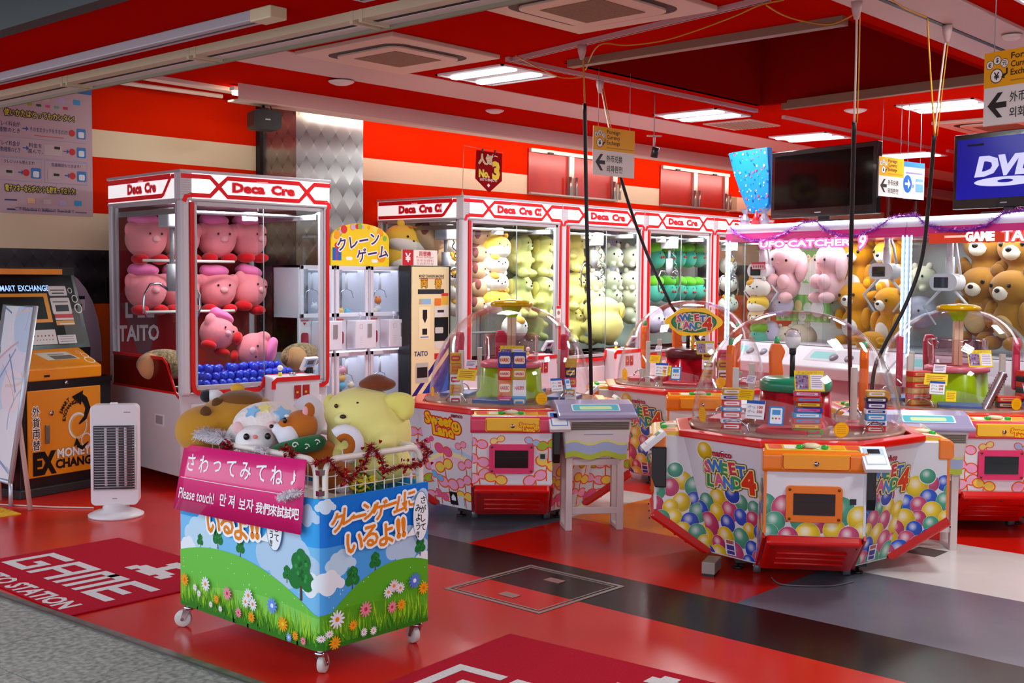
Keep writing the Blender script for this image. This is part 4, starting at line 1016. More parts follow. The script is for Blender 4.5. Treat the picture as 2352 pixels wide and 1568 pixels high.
    # printed corner panels
    for k in range(4):
        U = V3((0.7071, -0.7071, 0)); Tm = V3((-(SA + SW) / 2, -(SA + SW) / 2, 0.73)); Bm = V3((-(0.46 + SW) / 2, -(0.46 + SW) / 2, 0.07))
        Vv = (Tm - Bm); Lh = Vv.length; Vv.normalize()
        ht, hb = (SA - SW) * 0.7071, (0.46 - SW) * 0.7071
        P = Print(Bm, U, Vv, clip=[(-hb + .004, 0.01), (hb - .004, 0.01), (ht - .004, Lh), (-ht + .004, Lh)])
        if pink:
            P.ring(0.02, -0.02, 0.44, 0.41, '#b9d4ee'); P.ring(0.02, -0.02, 0.41, 0.38, '#f6e7a8'); P.ring(0.02, -0.02, 0.38, 0.34, '#f2c8d8')
            clovers(P, [(-0.17, 0.45, 0.026), (0.12, 0.44, 0.032), (-0.05, 0.39, 0.048), (0.14, 0.31, 0.042), (-0.06, 0.28, 0.052), (0.11, 0.19, 0.045), (-0.04, 0.16, 0.056), (-0.14, 0.20, 0.036), (0.10, 0.09, 0.045), (-0.02, 0.06, 0.045), (-0.12, 0.07, 0.04)], 20 + k)
            swirl_logo(P, -0.02, 0.565, 0.30)
            P.text('namco', 0.12, 0.64, 0.04, '#8a2230', bold=0.03)
        else:
            balloons(P, -0.26, 0.26, -0.02, lambda x: 0.33 + 0.05 * math.cos(x * 9), 52, 140 + k, 0.042, 0.070)
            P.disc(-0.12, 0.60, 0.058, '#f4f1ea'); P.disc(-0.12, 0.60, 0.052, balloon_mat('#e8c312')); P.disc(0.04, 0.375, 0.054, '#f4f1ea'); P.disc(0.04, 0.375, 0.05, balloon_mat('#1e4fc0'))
            sweet_logo(P, 0.02, 0.475, 0.345)
            P.text('namco', 0.0, 0.592, 0.05, '#b81c2c', bold=0.035, w=0.13)
        P.poly([(hb * 0.45 - .11, 0.02), (hb * 0.45 - .04, 0.02), (hb * 0.45 - .04, 0.11), (hb * 0.45 - .11, 0.11)], '#16161a' if pink else '#dcd8e6'); 
        if pink: P.poly([(hb * .45 - .095, .05), (hb * .45 - .055, .05), (hb * .45 - .055, .075), (hb * .45 - .075, .095), (hb * .45 - .095, .075)], '#e8e8ea'); P.rect(hb * .45 - .035, .02, hb * .45 + .02, .09, '#d4d8de')
        else: P.rect(hb * .45 - .10, .085, hb * .45 - .05, .105, '#b05a4a'); P.rect(hb * .45 - .10, .05, hb * .45 - .05, .078, '#4a3a8a'); P.rect(hb * .45 - .10, .025, hb * .45 - .05, .045, '#4a3a8a')
        o = P.build('corner_print', body); o.rotation_euler = (0, 0, k * PI / 2)
        g = G(); pL = Bm + Vv * (Lh * 0.90); nn = U.cross(Vv); q = pL + U * (0.0 if not pink else -0.06); g.cyl(q, q + nn * 0.006, 0.012, CHROME); o = g.build('panel_lock', body); o.rotation_euler = (0, 0, k * PI / 2)
    # undercarriage
    g = G(); g.box(-0.34, 0.34, -0.34, 0.34, 0.045, 0.075, DARK); g.build('base_frame', t)
    for (cx, cy) in ((-0.23, -0.36), (0.23, -0.36), (-0.23, 0.36), (0.23, 0.36)):
        g = G(); g.cyl((cx - 0.018, cy, 0.036), (cx + 0.018, cy, 0.036), 0.036, mat('caster_grey', '#6c6c72', 0.4, 0.3)); g.cyl((cx - 0.02, cy, 0.036), (cx + 0.02, cy, 0.036), 0.012, CHROME); g.build('caster', t)
    for (cx, cy) in ((-0.32, -0.28), (0.30, -0.30)):
        g = G(); g.cyl((cx, cy, 0.0), (cx, cy, 0.012), 0.03, BLACK, 16); g.cyl((cx, cy, 0.012), (cx, cy, 0.08), 0.009, DARK); g.build('levelling_foot', t)
    # works inside the dome
    arm_c = mat('arm_pink', '#c8304e', 0.35) if pink else mat('arm_orange', '#ee6a0c', 0.35)
    if pink:
        g = G(); n = 48; vs = []; fs = []
        for z, f in ((0.746, 1.18), (0.80, 1.12), (0.83, 1.0), (0.975, 0.96), (0.985, 0.9)):
            for i in range(n):
                a = 2 * PI * i / n; r = (0.185 + 0.022 * math.cos(4 * a)) * f; vs.append((r * math.cos(a), r * math.sin(a), z))
        for k in range(4): fs += [(k * n + i, k * n + (i + 1) % n, (k + 1) * n + (i + 1) % n, (k + 1) * n + i) for i in range(n)]
        fs.append(tuple(range(4 * n, 5 * n)))
        g.raw(vs, fs, mat('drum_lime', '#a6cc10', 0.25, coat=0.4), True); g.build('prize_drum', t)
        g = G(); g.lathe([(0.19, 0.985), (0.205, 0.99), (0.205, 1.02), (0.175, 1.03), (1e-6, 1.03)], 40, mat('drum_cover_pink', '#e07080', 0.3)); g.build('drum_cover', t)
        g = G(); g.lathe([(0.18, 1.03), (0.19, 1.20), (0.175, 1.21), (0.17, 1.03)], 40, glass('inner_cup', '#f8eef0', 0.7)); g.build('clear_cup', t)
        g = G(); g.box(-0.028, 0.028, -0.02, 0.02, 1.03, 1.36, mat('post_beige', '#e0bf9c', 0.5)); g.box(-0.001, 0.001, -0.021, -0.019, 1.03, 1.36, DARK); g.build('post', t)
        g = G(); g.lathe([(0.035, 1.33), (0.07, 1.40), (0.09, 1.41)], 6, mat('funnel_lime', '#9ed010', 0.3), smooth=False); g.build('funnel', t)
        g = G(); g.lathe([(0.09, 1.400), (0.135, 1.404), (0.142, 1.416), (0.135, 1.43), (0.10, 1.443), (1e-6, 1.451)], 40, tinted('gold_clear', '#d8a800', 0.8, 0.12)); g.build('top_cap', t)
    else:
        g = G(); n = 48; vs = []; fs = []
        for z, f in ((0.746, 1.2), (0.80, 1.1), (0.815, 1.0), (0.97, 0.97)):
            for i in range(n):
                a = 2 * PI * i / n; r = (0.18 + 0.018 * math.cos(6 * a)) * f; vs.append((r * math.cos(a), r * math.sin(a), z))
        for k in range(3): fs += [(k * n + i, k * n + (i + 1) % n, (k + 1) * n + (i + 1) % n, (k + 1) * n + i) for i in range(n)]
        fs.append(tuple(range(3 * n, 4 * n)))
        g.raw(vs, fs, tinted('jar_red', '#c8162a', 0.92, 0.15), True); g.build('prize_drum', t)
        g = G(); g.lathe([(0.175, 0.97), (0.195, 0.975), (0.195, 1.03), (0.17, 1.045), (0.12, 1.05), (1e-6, 1.05)], 40, mat('lid_green', '#0f9068', 0.3, coat=0.3) if style == 'balloon' else mat('lid_dark', '#5a1a20', 0.3)); g.build('drum_lid', t)
        g = G(); g.cyl((-0.02, 0.0, 1.05), (-0.02, 0.0, 1.185), 0.014, DARK); g.build('post', t)
    t.scale = (1, 1, 0.962)
    # hanging arms with scoops
    for k, a in enumerate((-0.25, 1.75, 2.85)):
        r = 0.36; x, y = r * math.cos(a), r * math.sin(a)
        g = G(); g.prism([(-0.035, 0.0), (-0.04, 0.16), (-0.03, 0.24), (-0.05, 0.30), (-0.02, 0.35), (0.03, 0.35), (0.045, 0.30), (0.035, 0.0)], -0.022, 0.022, 'y', arm_c, Matrix.Translation((x, y, 0.87)) @ Euler((0, 0, a + PI / 2)).to_matrix().to_4x4()); am = g.build('crane_arm', t, bevel=0.012)
        g = G(); g.prism([(-0.06, 0.0), (0.06, 0.0), (0.03, 0.09), (-0.03, 0.09)], -0.02, 0.02, 'y', mat('scoop_grey', '#b9b2a2', 0.35, 0.3), Matrix.Translation((x, y, 0.78)) @ Euler((0.2, 0, a + PI / 2)).to_matrix().to_4x4()); g.build('scoop', am)
        if not pink:
            g = G(); g.cyl((x, y, 1.21), (x, y, 1.26), 0.016, mat('cap_green', '#3ab070', 0.3)); g.build('arm_cap', am)
        a2 = a + 0.5; x2, y2 = 0.34 * math.cos(a2), 0.34 * math.sin(a2)
        g = G(); g.box(x2 - 0.016, x2 + 0.016, y2 - 0.016, y2 + 0.016, 0.752, 1.10, mat('slim_post', '#d2cfc6', 0.4)); g.build('inner_post', t)
    # pusher shelves and hand rails
    for k in range(4):
        a = k * PI / 2 + PI / 4 + 0.5
        g = G(); T = Euler((0, 0, a)).to_matrix().to_4x4(); g.box(0.26, 0.46, -0.13, 0.13, 0.752, 0.80, mat('pusher_red', '#c03a44', 0.35) if not pink else mat('pusher_blue', '#3a5a96', 0.35), T); g.build('pusher_shelf', t, bevel=0.006)
        pts = [V3((0.50, -0.10 + 0.2 * i / 8, 0.77 + 0.07 * math.sin(PI * i / 8) ** 0.5)) for i in range(9)]
        M = Euler((0, 0, k * PI / 2 + PI * 1.25 - PI)).to_matrix()
        g = G(); g.tube([M @ p for p in pts], 0.006, CHROME); g.build('hoop_rail', t)
    return t
def sl_pt(t, x, y, z):
    return t.matrix_basis @ V3((x, y, z)) if False else Matrix.Translation(t.location) @ t.rotation_euler.to_matrix().to_4x4() @ V3((x, y, z - 0.034))

S1 = scoop_machine('domed candy machine with balloon print and green drum lid, nearest on the right', (5.80, 3.125, 0), math.radians(-54), 'balloon')
S2 = scoop_machine('domed candy machine with clover print beside the lilac lidded box', (5.74, 5.19, 0), math.radians(-47), 'clover')
S3 = scoop_machine('domed balloon print candy machine with the yellow cloud sign inside', (7.6, 5.0, 0), math.radians(-50), 'balloon2')
S4 = scoop_machine('domed candy machine with clover print cut off by the right edge', (7.65, 2.95, 0), math.radians(-49), 'clover')

# extras that belong to single machines
g = G(); g.ell((0, 0, 0.0), 0.043, 0.043, 0.055, mat('bulb_white', '#ece8ea', 0.3)); g.lathe([(0.018, -0.085), (0.02, -0.05)], 14, DARK)
b = g.build('party_bulb', S1, loc=(-0.02, 0, 1.262))
g = G(); g.ell((0, 0, 0), 0.0435, 0.0435, 0.045, glass('bulb_clear', '#e8e4e6', 0.9, rough=0.15), 10, 6); g.build('bulb_top', b, loc=(0, 0, 0.022))
# cloud sign of the far machine
sg = G()
outline = []
for i in range(64):
    a = 2 * PI * i / 64; outline.append((0.205 * math.cos(a) * (1 + 0.07 * math.cos(4 * a)), 0.112 * math.sin(a) * (1 + 0.07 * math.cos(6 * a))))
sg.prism(outline, -0.03, 0.0, 'y', mat('sign_yellow', '#f8c40c', 0.3, emit=0.15)); sgo = sg.build('cloud_sign', S3, loc=(0.0, -0.16, 1.262), bevel=0.012)
P = Print((0, -0.031, 0), (1, 0, 0), (0, 0, 1)); P.disc(0, 0, 0.172, '#2f6f4c', 40, 0.083); P.disc(0, 0, 0.163, ink('#2a8a5a', 0.4, 0.15), 40, 0.075); P.disc(0, 0, 0.135, ink('#e6efc0', 0.4, 0.2), 40, 0.058)
P.text('namco', 0, 0.062, 0.03, '#d8821c', bold=0.03); sweet_logo(P, -0.01, -0.002, 0.27, inner='#f4f0d8', edge='#d86a3a'); P.build('sign_print', sgo)
g = G(); g.cyl((0, -0.14, 1.0), (0, -0.14, 1.18), 0.012, mat('sign_post', '#e8b010', 0.4)); g.build('sign_post', S3)
# price cards and stickers on the domes
def dome_card(t, az, z, w_, h_, cols, kind, R=0.56, name='price_card', tilt=0.25, label=None):
    f = max(0.0, min(1.0, (z - 0.765) / 0.6)); r = R * math.sqrt(max(0.0, 1 - f ** 2)) ** 0.9 + 0.004
    c = V3((r * math.cos(az), r * math.sin(az), z)); U = V3((-math.sin(az), math.cos(az), 0)); n_ = V3((math.cos(az) * math.cos(tilt), math.sin(az) * math.cos(tilt), math.sin(tilt))); Vv = n_.cross(U)
    g = G(); M = Matrix((U, n_, Vv)).transposed().to_4x4(); M.translation = c
    g.box(-w_ / 2, w_ / 2, -0.003, 0.002, -h_ / 2, h_ / 2, ink(cols[0]), M); o = g.build(name, t, label=label)
    P = Print(c + n_ * 0.002, U, Vv)
    if kind == 'price':
        P.rect(-w_ * .5, h_ * .32, w_ * .5, h_ * .5, '#2c56a8'); P.text('1\u30b2\u30fc\u30e0', -w_ * .2, h_ * .14, h_ * .2, '#2a2a30', w=w_ * .38); P.text('100', w_ * .25, h_ * .14, h_ * .22, '#c42a34', bold=.03, w=w_ * .3)
        P.text('6\u30b2\u30fc\u30e0', -w_ * .2, -h_ * .1, h_ * .2, '#2a2a30', w=w_ * .38); P.text('500', w_ * .25, -h_ * .1, h_ * .22, '#c42a34', bold=.03, w=w_ * .3); P.rect(-w_ * .4, -h_ * .36, w_ * .4, -h_ * .32, '#8a8a90')
    elif kind == 'card':
        P.poly(rrect(-w_ * .4, -h_ * .42, w_ * .4, h_ * .42, w_ * .08), '#e8f0f6'); P.rect(-w_ * .28, h_ * .05, w_ * .28, h_ * .32, '#4a9ad8'); 
        for i, c_ in enumerate(('#4aa83a', '#d83a3a', '#e86aa0')): P.disc(-w_ * .22 + i * w_ * .22, -h_ * .14, w_ * .07, c_, 10)
    elif kind == 'note':
        for i in range(4): P.rect(-w_ * .4, h_ * (.25 - .17 * i), w_ * (.4 - .1 * (i % 2)), h_ * (.31 - .17 * i), '#c8701c' if cols[0] != '#f2e4ea' else '#6a5a80')
    elif kind == 'round':
        pass
    elif kind == 'menu':
        P.rect(-w_ * .46, -h_ * .42, -w_ * .03, h_ * .3, '#8a7a9a'); P.rect(w_ * .03, -h_ * .42, w_ * .46, h_ * .3, '#efe6ea'); r_ = random.Random(5)
        for i in range(24): P.disc(-w_ * .44 + r_.random() * w_ * .38, -h_ * .38 + r_.random() * h_ * .6, w_ * .04, ('#b04a6a', '#4a4a8a', '#c8b0c0', '#7a3a5a')[i % 4], 8, step=(i % 6 == 0))
        for i in range(6): P.rect(w_ * .07, h_ * (.2 - .1 * i), w_ * .42, h_ * (.23 - .1 * i), '#8a7aa0')
        P.text('\u30c1\u30e7\u30b3\u30bf\u30ef\u30fc', 0, h_ * .40, h_ * .14, '#c43a6a', w=w_ * .8)
    elif kind == 'round_sticker':
        pass
    P.build(name + '_print', o); return o
def round_sticker(t, az, z, r0, R):
    c = V3((R * math.cos(az), R * math.sin(az), z)); U = V3((-math.sin(az), math.cos(az), 0)); n_ = V3((math.cos(az), math.sin(az), 0)); P = Print(c + n_ * 0.004, U, V3((0, 0, 1)))
    P.disc(0, 0, r0, '#e8920c', 24); P.disc(0, 0, r0 * .9, '#f4bc10', 24)
    for i in range(5): P.rect(-r0 * .6, r0 * (.5 - .25 * i), r0 * .6, r0 * (.56 - .25 * i), '#d8761c')
    P.build('round_sticker', t)
F = -PI / 2
for t, R in ((S1, .565), (S3, .565)):
    dome_card(t, F - 0.62, 0.985, .085, .06, ['#f2c40c'], 'note', R, 'yellow_notice', .35); dome_card(t, F - 0.60, 1.065, .05, .045, ['#f2e4ea'], 'note', R, 'paper_notice', .45)
    dome_card(t, F - 0.50, 0.91, .10, .10, ['#eef0f4'], 'price', R); dome_card(t, F - 0.30, 0.885, .075, .10, ['#3a86cc'], 'card', R, 'payment_card')
    if t is not S3: dome_card(t, F + 0.02, 1.065, .15, .115, ['#e8c81c'], 'menu', .50, 'menu_card', .4)
    round_sticker(t, F + 0.28, .82, .042, R); round_sticker(t, F - 1.15, .85, .045, R)
dome_card(S3, F + 0.16, 1.075, .14, .11, ['#c8b42c'], 'menu', .46, 'menu_card', .4); dome_card(S3, F - 0.42, 0.905, .06, .075, ['#f0d41c'], 'note', .565, 'yellow_notice', .3)
for t in (S2, S4):
    dome_card(t, F + 0.55, .905, .085, .085, ['#eef0f4'], 'price', .545); dome_card(t, F + 0.72, .905, .05, .075, ['#3a86cc'], 'card', .545, 'payment_card')
    dome_card(t, F + 0.0, 1.10, .15, .115, ['#ecd022'], 'menu', .46, 'menu_card', .4); dome_card(t, F - 0.58, .965, .14, .075, ['#f2d43c'], 'note', .545, 'yellow_notice', .35); dome_card(t, F - .55, 1.035, .075, .055, ['#f2e4ea'], 'note', .545, 'paper_notice', .4)
    round_sticker(t, F + 0.34, .82, .04, .545); round_sticker(t, F - 1.2, .83, .035, .545)
dome_card(S4, F - 0.55, .915, .09, .085, ['#eef0f4'], 'price', .56); dome_card(S4, F - .40, .865, .06, .07, ['#f0d41c'], 'note', .56, 'yellow_notice', .3)
# ------------------------------------------------------------------ plush wagon at the entrance
def at_d(x, y, d): return EYEV + ray(x, y) * d
CX0, CX1, CY0, CY1, CZ0, CZ1, CZR = 2.775, 3.345, 3.492, 4.455, 0.10, 0.69, 0.838
cart = thing('plush_wagon', 'white wire wagon with a blue sky and meadow print, on casters at the entrance', 'wagon', (CX0, CY0, 0))
LX, LY = CX1 - CX0, CY1 - CY0
FRW = mat('wagon_frame', '#ece4da', 0.35)
def frame(p0, p1, name):
    """bent tube frame from p0 to p1 (local xy), hoop on top, with wire grid"""
    a = V3((p0[0], p0[1], 0)); b = V3((p1[0], p1[1], 0)); d = (b - a).normalized(); L = (b - a).length; r = 0.06
    pts = [a + V3((0, 0, CZ0 + 0.01))]
    for i in range(7): t_ = PI / 2 * i / 6; pts.append(a + d * (r - r * math.cos(t_)) + V3((0, 0, CZR - r + r * math.sin(t_))))
    for i in range(7): t_ = PI / 2 * i / 6; pts.append(b - d * (r - r * math.sin(t_)) + V3((0, 0, CZR - r + r * math.cos(t_))))
    pts.append(b + V3((0, 0, CZ0 + 0.01)))
    g = G(); g.tube(pts, 0.0125, FRW, 10); g.tube([a + V3((0, 0, CZ0 + 0.02)), b + V3((0, 0, CZ0 + 0.02))], 0.0125, FRW, 10); f = g.build(name, cart)
    g = G(); n = int(L / 0.048)
    for i in range(1, n): p = a + d * (L * i / n); g.cyl(p + V3((0, 0, CZ0 + 0.02)), p + V3((0, 0, CZR - (0.004 if 0.06 < L * i / n < L - 0.06 else 0.02))), 0.0022, FRW, 5)
    for k in range(1, 15):
        z = CZ0 + 0.02 + k * 0.05
        if z < CZR - 0.02: g.cyl(a + V3((0, 0, z)), b + V3((0, 0, z)), 0.0022, FRW, 5)
    g.build('wire_grid', f); return f
e = 0.02
frame((e, 0.045), (e, LY - 0.02), 'side_frame'); frame((0.045, e), (LX - 0.02, e), 'end_frame')
frame((LX - e, 0.03), (LX - e, LY - 0.03), 'side_frame'); frame((0.03, LY - e), (LX - 0.03, LY - e), 'end_frame')
g = G()
for z in (0.70, 0.78): g.box(0.012, 0.042, 0.012, 0.042, z, z + 0.02, CHROME)
g.build('hinge', cart)
g = G(); g.box(0.03, LX - 0.03, 0.03, LY - 0.03, CZ0 + 0.01, CZ0 + 0.03, FRW); g.build('base_shelf', cart)
g = G(); g.box(0.035, LX - 0.035, 0.035, LY - 0.035, 0.595, 0.605, FRW); g.build('display_shelf', cart)
# printed wrap following the rounded corner
RC = 0.045
def wrap(u, v, o):
    """u < 0 runs back along the long side, u > 0 along the short side"""
    arc = RC * PI / 2
    if u <= -arc / 2: return V3((-o, RC - (u + arc / 2), v))
    if u >= arc / 2: return V3((RC + (u - arc / 2), -o, v))
    t_ = (u + arc / 2) / RC
    return V3((RC - (RC + o) * math.cos(t_), RC - (RC + o) * math.sin(t_), v))
arc = RC * PI / 2; UL = -(LY - RC + arc / 2); UR = LX - RC + arc / 2
g = G(); N = 16; us = [UL, -arc / 2] + [-arc / 2 + arc * i / 8 for i in range(1, 8)] + [arc / 2, UR]; vs = []; fs = []
for u in us:
    for z in (CZ0, CZ1):
        vs.append(wrap(u, z, 0.0)); vs.append(wrap(u, z, -0.004))
for i in range(len(us) - 1):
    a = i * 4; b = a + 4; fs += [(a, b, b + 2, a + 2), (a + 1, a + 3, b + 3, b + 1), (a, a + 1, b + 1, b), (a + 2, b + 2, b + 3, a + 3)]
g.raw(vs, fs, ink('#2f9fe8'), True); panel = g.build('print_panel', cart)
g = G(); g.box(LX + 0.002, LX + 0.006, 0.02, LY - 0.02, CZ0, CZ1, ink('#2f9fe8')); g.box(0.02, LX - 0.02, LY + 0.002, LY + 0.006, CZ0, CZ1, ink('#2f9fe8')); g.build('rear_panel', cart)
P = Print(eps=0.000016, base=0.0005, clip=[(UL, CZ0), (UR, CZ0), (UR, CZ1), (UL, CZ1)])
ra_ = random.Random(21)
def cloud(cx, cy, s, m):
    for dx, dy, r in ((-0.9, -0.1, .5), (-0.4, 0.25, .6), (0.2, 0.4, .65), (0.7, 0.05, .55), (1.2, -0.2, .4), (0, -0.2, .8)): P.disc(cx + dx * s, cy + dy * s, r * s, m, 18)
def tree(cx, cy, s):
    P.poly([(cx - s * .06, cy - s * .9), (cx + s * .06, cy - s * .9), (cx + s * .04, cy), (cx - s * .04, cy)], '#5a4424')
    for dx, dy, r in ((-.32, -.2, .36), (.32, -.2, .36), (0, .1, .48), (-.2, .4, .32), (.2, .42, .32), (0, .62, .26)): P.disc(cx + dx * s, cy + dy * s, r * s, '#1f7a34', 14)
    for i in range(14):
        a, r = ra_.uniform(0, 2 * PI), ra_.uniform(.1, .5) * s; P.disc(cx + r * .8 * math.cos(a), cy + .15 * s + r * math.sin(a), .08 * s, '#2f9a44' if i % 2 else '#166028', 8)
def hill(x0, x1, h0, h1, xm, m, base):
    pts = []
    for i in range(25):
        x = x0 + (x1 - x0) * i / 24; t_ = (x - xm) / max(abs(x0 - xm), abs(x1 - xm)); pts.append((x, base + h0 + (h1 - h0) * (1 - t_ * t_)))
    P.poly(pts + [(x1, CZ0), (x0, CZ0)], m)
    return pts
def face(u0, u1, sky, sky2, hi, hi2, xm):
    W_ = u1 - u0; f = lambda t_: u0 + W_ * t_
    P.rect(u0, 0.40, u1, CZ1, sky); P.rect(u0, CZ0, u1, 0.50, sky2)
    cloud(f(.16), .43, .055 * W_ / .6, '#c4e2f6'); cloud(f(.78), .44, .085 * W_ / .6, '#b9d4ee'); cloud(f(.06), .36, .05, '#eef4fa'); cloud(f(.95), .35, .05, '#eef4fa'); cloud(f(.93), .62, .045, '#c4dcf4'); cloud(f(.04), .66, .03, '#d8eafa')
    for tx, ty, s in ((.16, .405, .035), (.30, .44, .055), (.47, .425, .045), (.80, .37, .04)) if xm < .5 else ((.27, .36, .055), (.48, .405, .045), (.92, .425, .045)): tree(f(tx), ty, s)
    hill(u0, u1, 0.10 if xm > .5 else 0.13, 0.29, f(xm), hi, CZ0); hill(u0, u1, 0.06, 0.15, f(1 - xm), hi2, CZ0)
    for i in range(int(26 * W_)): P.disc(f(ra_.random()), CZ0 + ra_.uniform(.15, .25), .0024, '#eef6e0', 6, step=(i % 8 == 7))
    for row, (m_, hmin, hmax, n) in enumerate((('#a8d82c', .08, .17, 90), ('#7cba22', .07, .15, 110), ('#4f9a1e', .05, .12, 120), ('#2f7a1c', .03, .085, 120))):
        P.rect(u0, CZ0, u1, CZ0 + hmin * .55, m_)
        for i in range(int(n * W_)):
            x = f(ra_.random()); h = ra_.uniform(hmin, hmax); le = ra_.uniform(-.035, .035); w_ = .006
            P.poly([(x - w_, CZ0), (x + w_, CZ0), (x + w_ * .5 + le * .5, CZ0 + h * .6), (x + le, CZ0 + h)], m_, step=(i % 6 == 0))
    W_0 = W_
def flower(x, y, r, c, mid):
    for i in range(12): a = 2 * PI * i / 12; P.disc(x + .62 * r * math.cos(a), y + .62 * r * math.sin(a), .42 * r, c, 10, .14 * r, rot=a, step=(i == 11))
    P.disc(x, y, .27 * r, mid, 12)
def art_text(u0, s):
    ox, oy = u0, 0.0
    def chars(txt, x0, y0, h, dx, dy, rots):
        for ly in range(2):
            for i, ch in enumerate(txt):
                x = x0 + dx * i; y = y0 + dy * i + (0.012 * s if i % 2 else 0)
                if ly == 0: P.text(ch, x, y, h, '#fdfdfd', bold=.06, rot=rots[i % len(rots)], outline='#fdfdfd', ow=.010 * s, step=False)
                else: P.text(ch, x, y, h, '#f0861a', bold=.06, rot=rots[i % len(rots)], step=False)
            P.off += P.eps * 2
    chars('\u30af\u30ec\u30fc\u30f3\u30b2\u30fc\u30e0\u306b', ox + .06 * s, .595, .088 * s, .056 * s, .0042 * s, (.12, -.1, .05, .1, .02, .1, .06, .1))
    chars(['\u3044', '\u308b', '\u3088', '!!'], ox + .145 * s, .50, .108 * s, .085 * s, .004 * s, (-.05, .04, .05, .06, .06))
    bx, by = ox + .515 * s, .555
    P.poly([(bx - .045 * s, by - .04), (bx - .085 * s, by - .075), (bx - .01 * s, by - .075)], '#f6f8fb'); P.disc(bx, by, .047 * s, '#3a78b8', 28, .105); P.disc(bx, by, .044 * s, '#f6f8fb', 28, .102)
    for i, ch in enumerate('\u3055\u304c\u3057\u3066'): P.text(ch, bx + .014 * s, by + .065 - .038 * i, .036, '#26262c', bold=.04)
    for i, ch in enumerate('\u307f\u3088\u3046'): P.text(ch, bx - .016 * s, by + .035 - .038 * i, .036, '#26262c', bold=.04)
    P.text('!!', bx - .018 * s, by - .075, .034, '#26262c', bold=.04, rot=-.1)
face(UL, 0.0, '#38a6ee', '#7cc4f2', '#6fc84a', '#86d45c', .35)
tree(-.10, .385, .115)
face(0.0, UR, '#1478da', '#4ea4ea', '#5cae26', '#58a01c', .72)
art_text(UL + .10, 1.15); art_text(0.015, .96)
for (x, y, r, c, m_) in ((-.90, .22, .03, '#f4a41c', '#e8701c'), (-.74, .23, .032, '#f0eef6', '#f0a03a'), (-.58, .22, .03, '#f090a4', '#d83a4e'), (-.66, .18, .02, '#f4a41c', '#e8801c'), (-.82, .20, .016, '#f0eef6', '#f0b070'), (-.79, .18, .016, '#f0eef6', '#f0b070'), (-.43, .24, .03, '#f0eef6', '#f0903a'), (-.40, .21, .028, '#f0eef6', '#f0903a'), (-.45, .21, .026, '#f0eef6', '#f0903a'),
                         (-.27, .23, .034, '#6a9af0', '#f4f4fa'), (-.50, .155, .022, '#f090a4', '#d83a4e'), (-.41, .155, .024, '#f4a41c', '#e8701c'), (-.20, .17, .032, '#f4a41c', '#f0d41c'), (-.12, .14, .02, '#f4a41c', '#e8701c'), (-.16, .125, .018, '#8aa8f0', '#f4f4fa'), (-.07, .13, .017, '#f090a4', '#d83a4e'), (-.70, .15, .014, '#f0eef6', '#f0b070'), (-.63, .145, .014, '#f0eef6', '#f0b070'),
                         (.065, .215, .037, '#f0eef6', '#f08a1c'), (.21, .225, .032, '#f08a9c', '#c83a4e'), (.145, .175, .022, '#f4a41c', '#e8701c'), (.35, .205, .026, '#f08a9c', '#c83a4e'), (.33, .27, .026, '#f0eef6', '#f0903a'), (.36, .29, .028, '#f0d8e4', '#f0903a'), (.395, .275, .024, '#f0eef6', '#f0903a'), (.475, .29, .034, '#5a7ee0', '#f4f4fa'), (.40, .205, .024, '#f4a41c', '#e8701c'),
                         (.03, .165, .016, '#f0eef6', '#f0b070'), (.055, .125, .028, '#f4a41c', '#f08a1c'), (.20, .135, .018, '#f0eef6', '#f0b070'), (.25, .13, .018, '#f0eef6', '#f0b070'), (.525, .25, .028, '#f4a41c', '#e8701c'), (.005, .15, .015, '#f0eef6', '#f0b070')): flower(x, y, r, c, m_)
P.build('meadow_print', panel, fn=lambda u, v, o: wrap(u, v, o), cuts=[-arc / 2 + arc * i / 8 for i in range(9)])
# casters
for i, (cx, cy) in enumerate(((0.025, 0.025), (LX - 0.03, 0.03), (0.02, LY - 0.03), (LX - 0.03, LY - 0.03))):
    g = G(); g.cyl((cx, cy, 0.085), (cx, cy, CZ0 + 0.02), 0.012, FRW); g.lathe([(0.022, 0.078), (0.024, 0.09), (0.012, 0.092)], 16, CHROME, Matrix.Translation((cx, cy, 0)))
    M = Matrix.Translation((cx, cy, 0)) @ Euler((0, 0, 0.5 + i * 0.9)).to_matrix().to_4x4()
    g.prism([(-0.015, 0.082), (0.02, 0.082), (0.035, 0.03), (0.018, 0.03)], -0.02, -0.016, 'y', CHROME, M); g.prism([(-0.015, 0.082), (0.02, 0.082), (0.035, 0.03), (0.018, 0.03)], 0.016, 0.02, 'y', CHROME, M)
    k = g.build('caster', cart)
    g = G(); prof = [(0.012, -0.013), (0.034, -0.013), (0.037, -0.009), (0.037, 0.009), (0.034, 0.013), (0.012, 0.013)]
    g.lathe(prof, 24, mat('wheel_grey', '#c9c6c2', 0.45), M @ Matrix.Translation((0.026, 0, 0.037)) @ Euler((PI / 2, 0, 0)).to_matrix().to_4x4()); g.cyl(M @ V3((0.026, -0.02, 0.037)), M @ V3((0.026, 0.02, 0.037)), 0.008, CHROME); g.build('wheel', k)
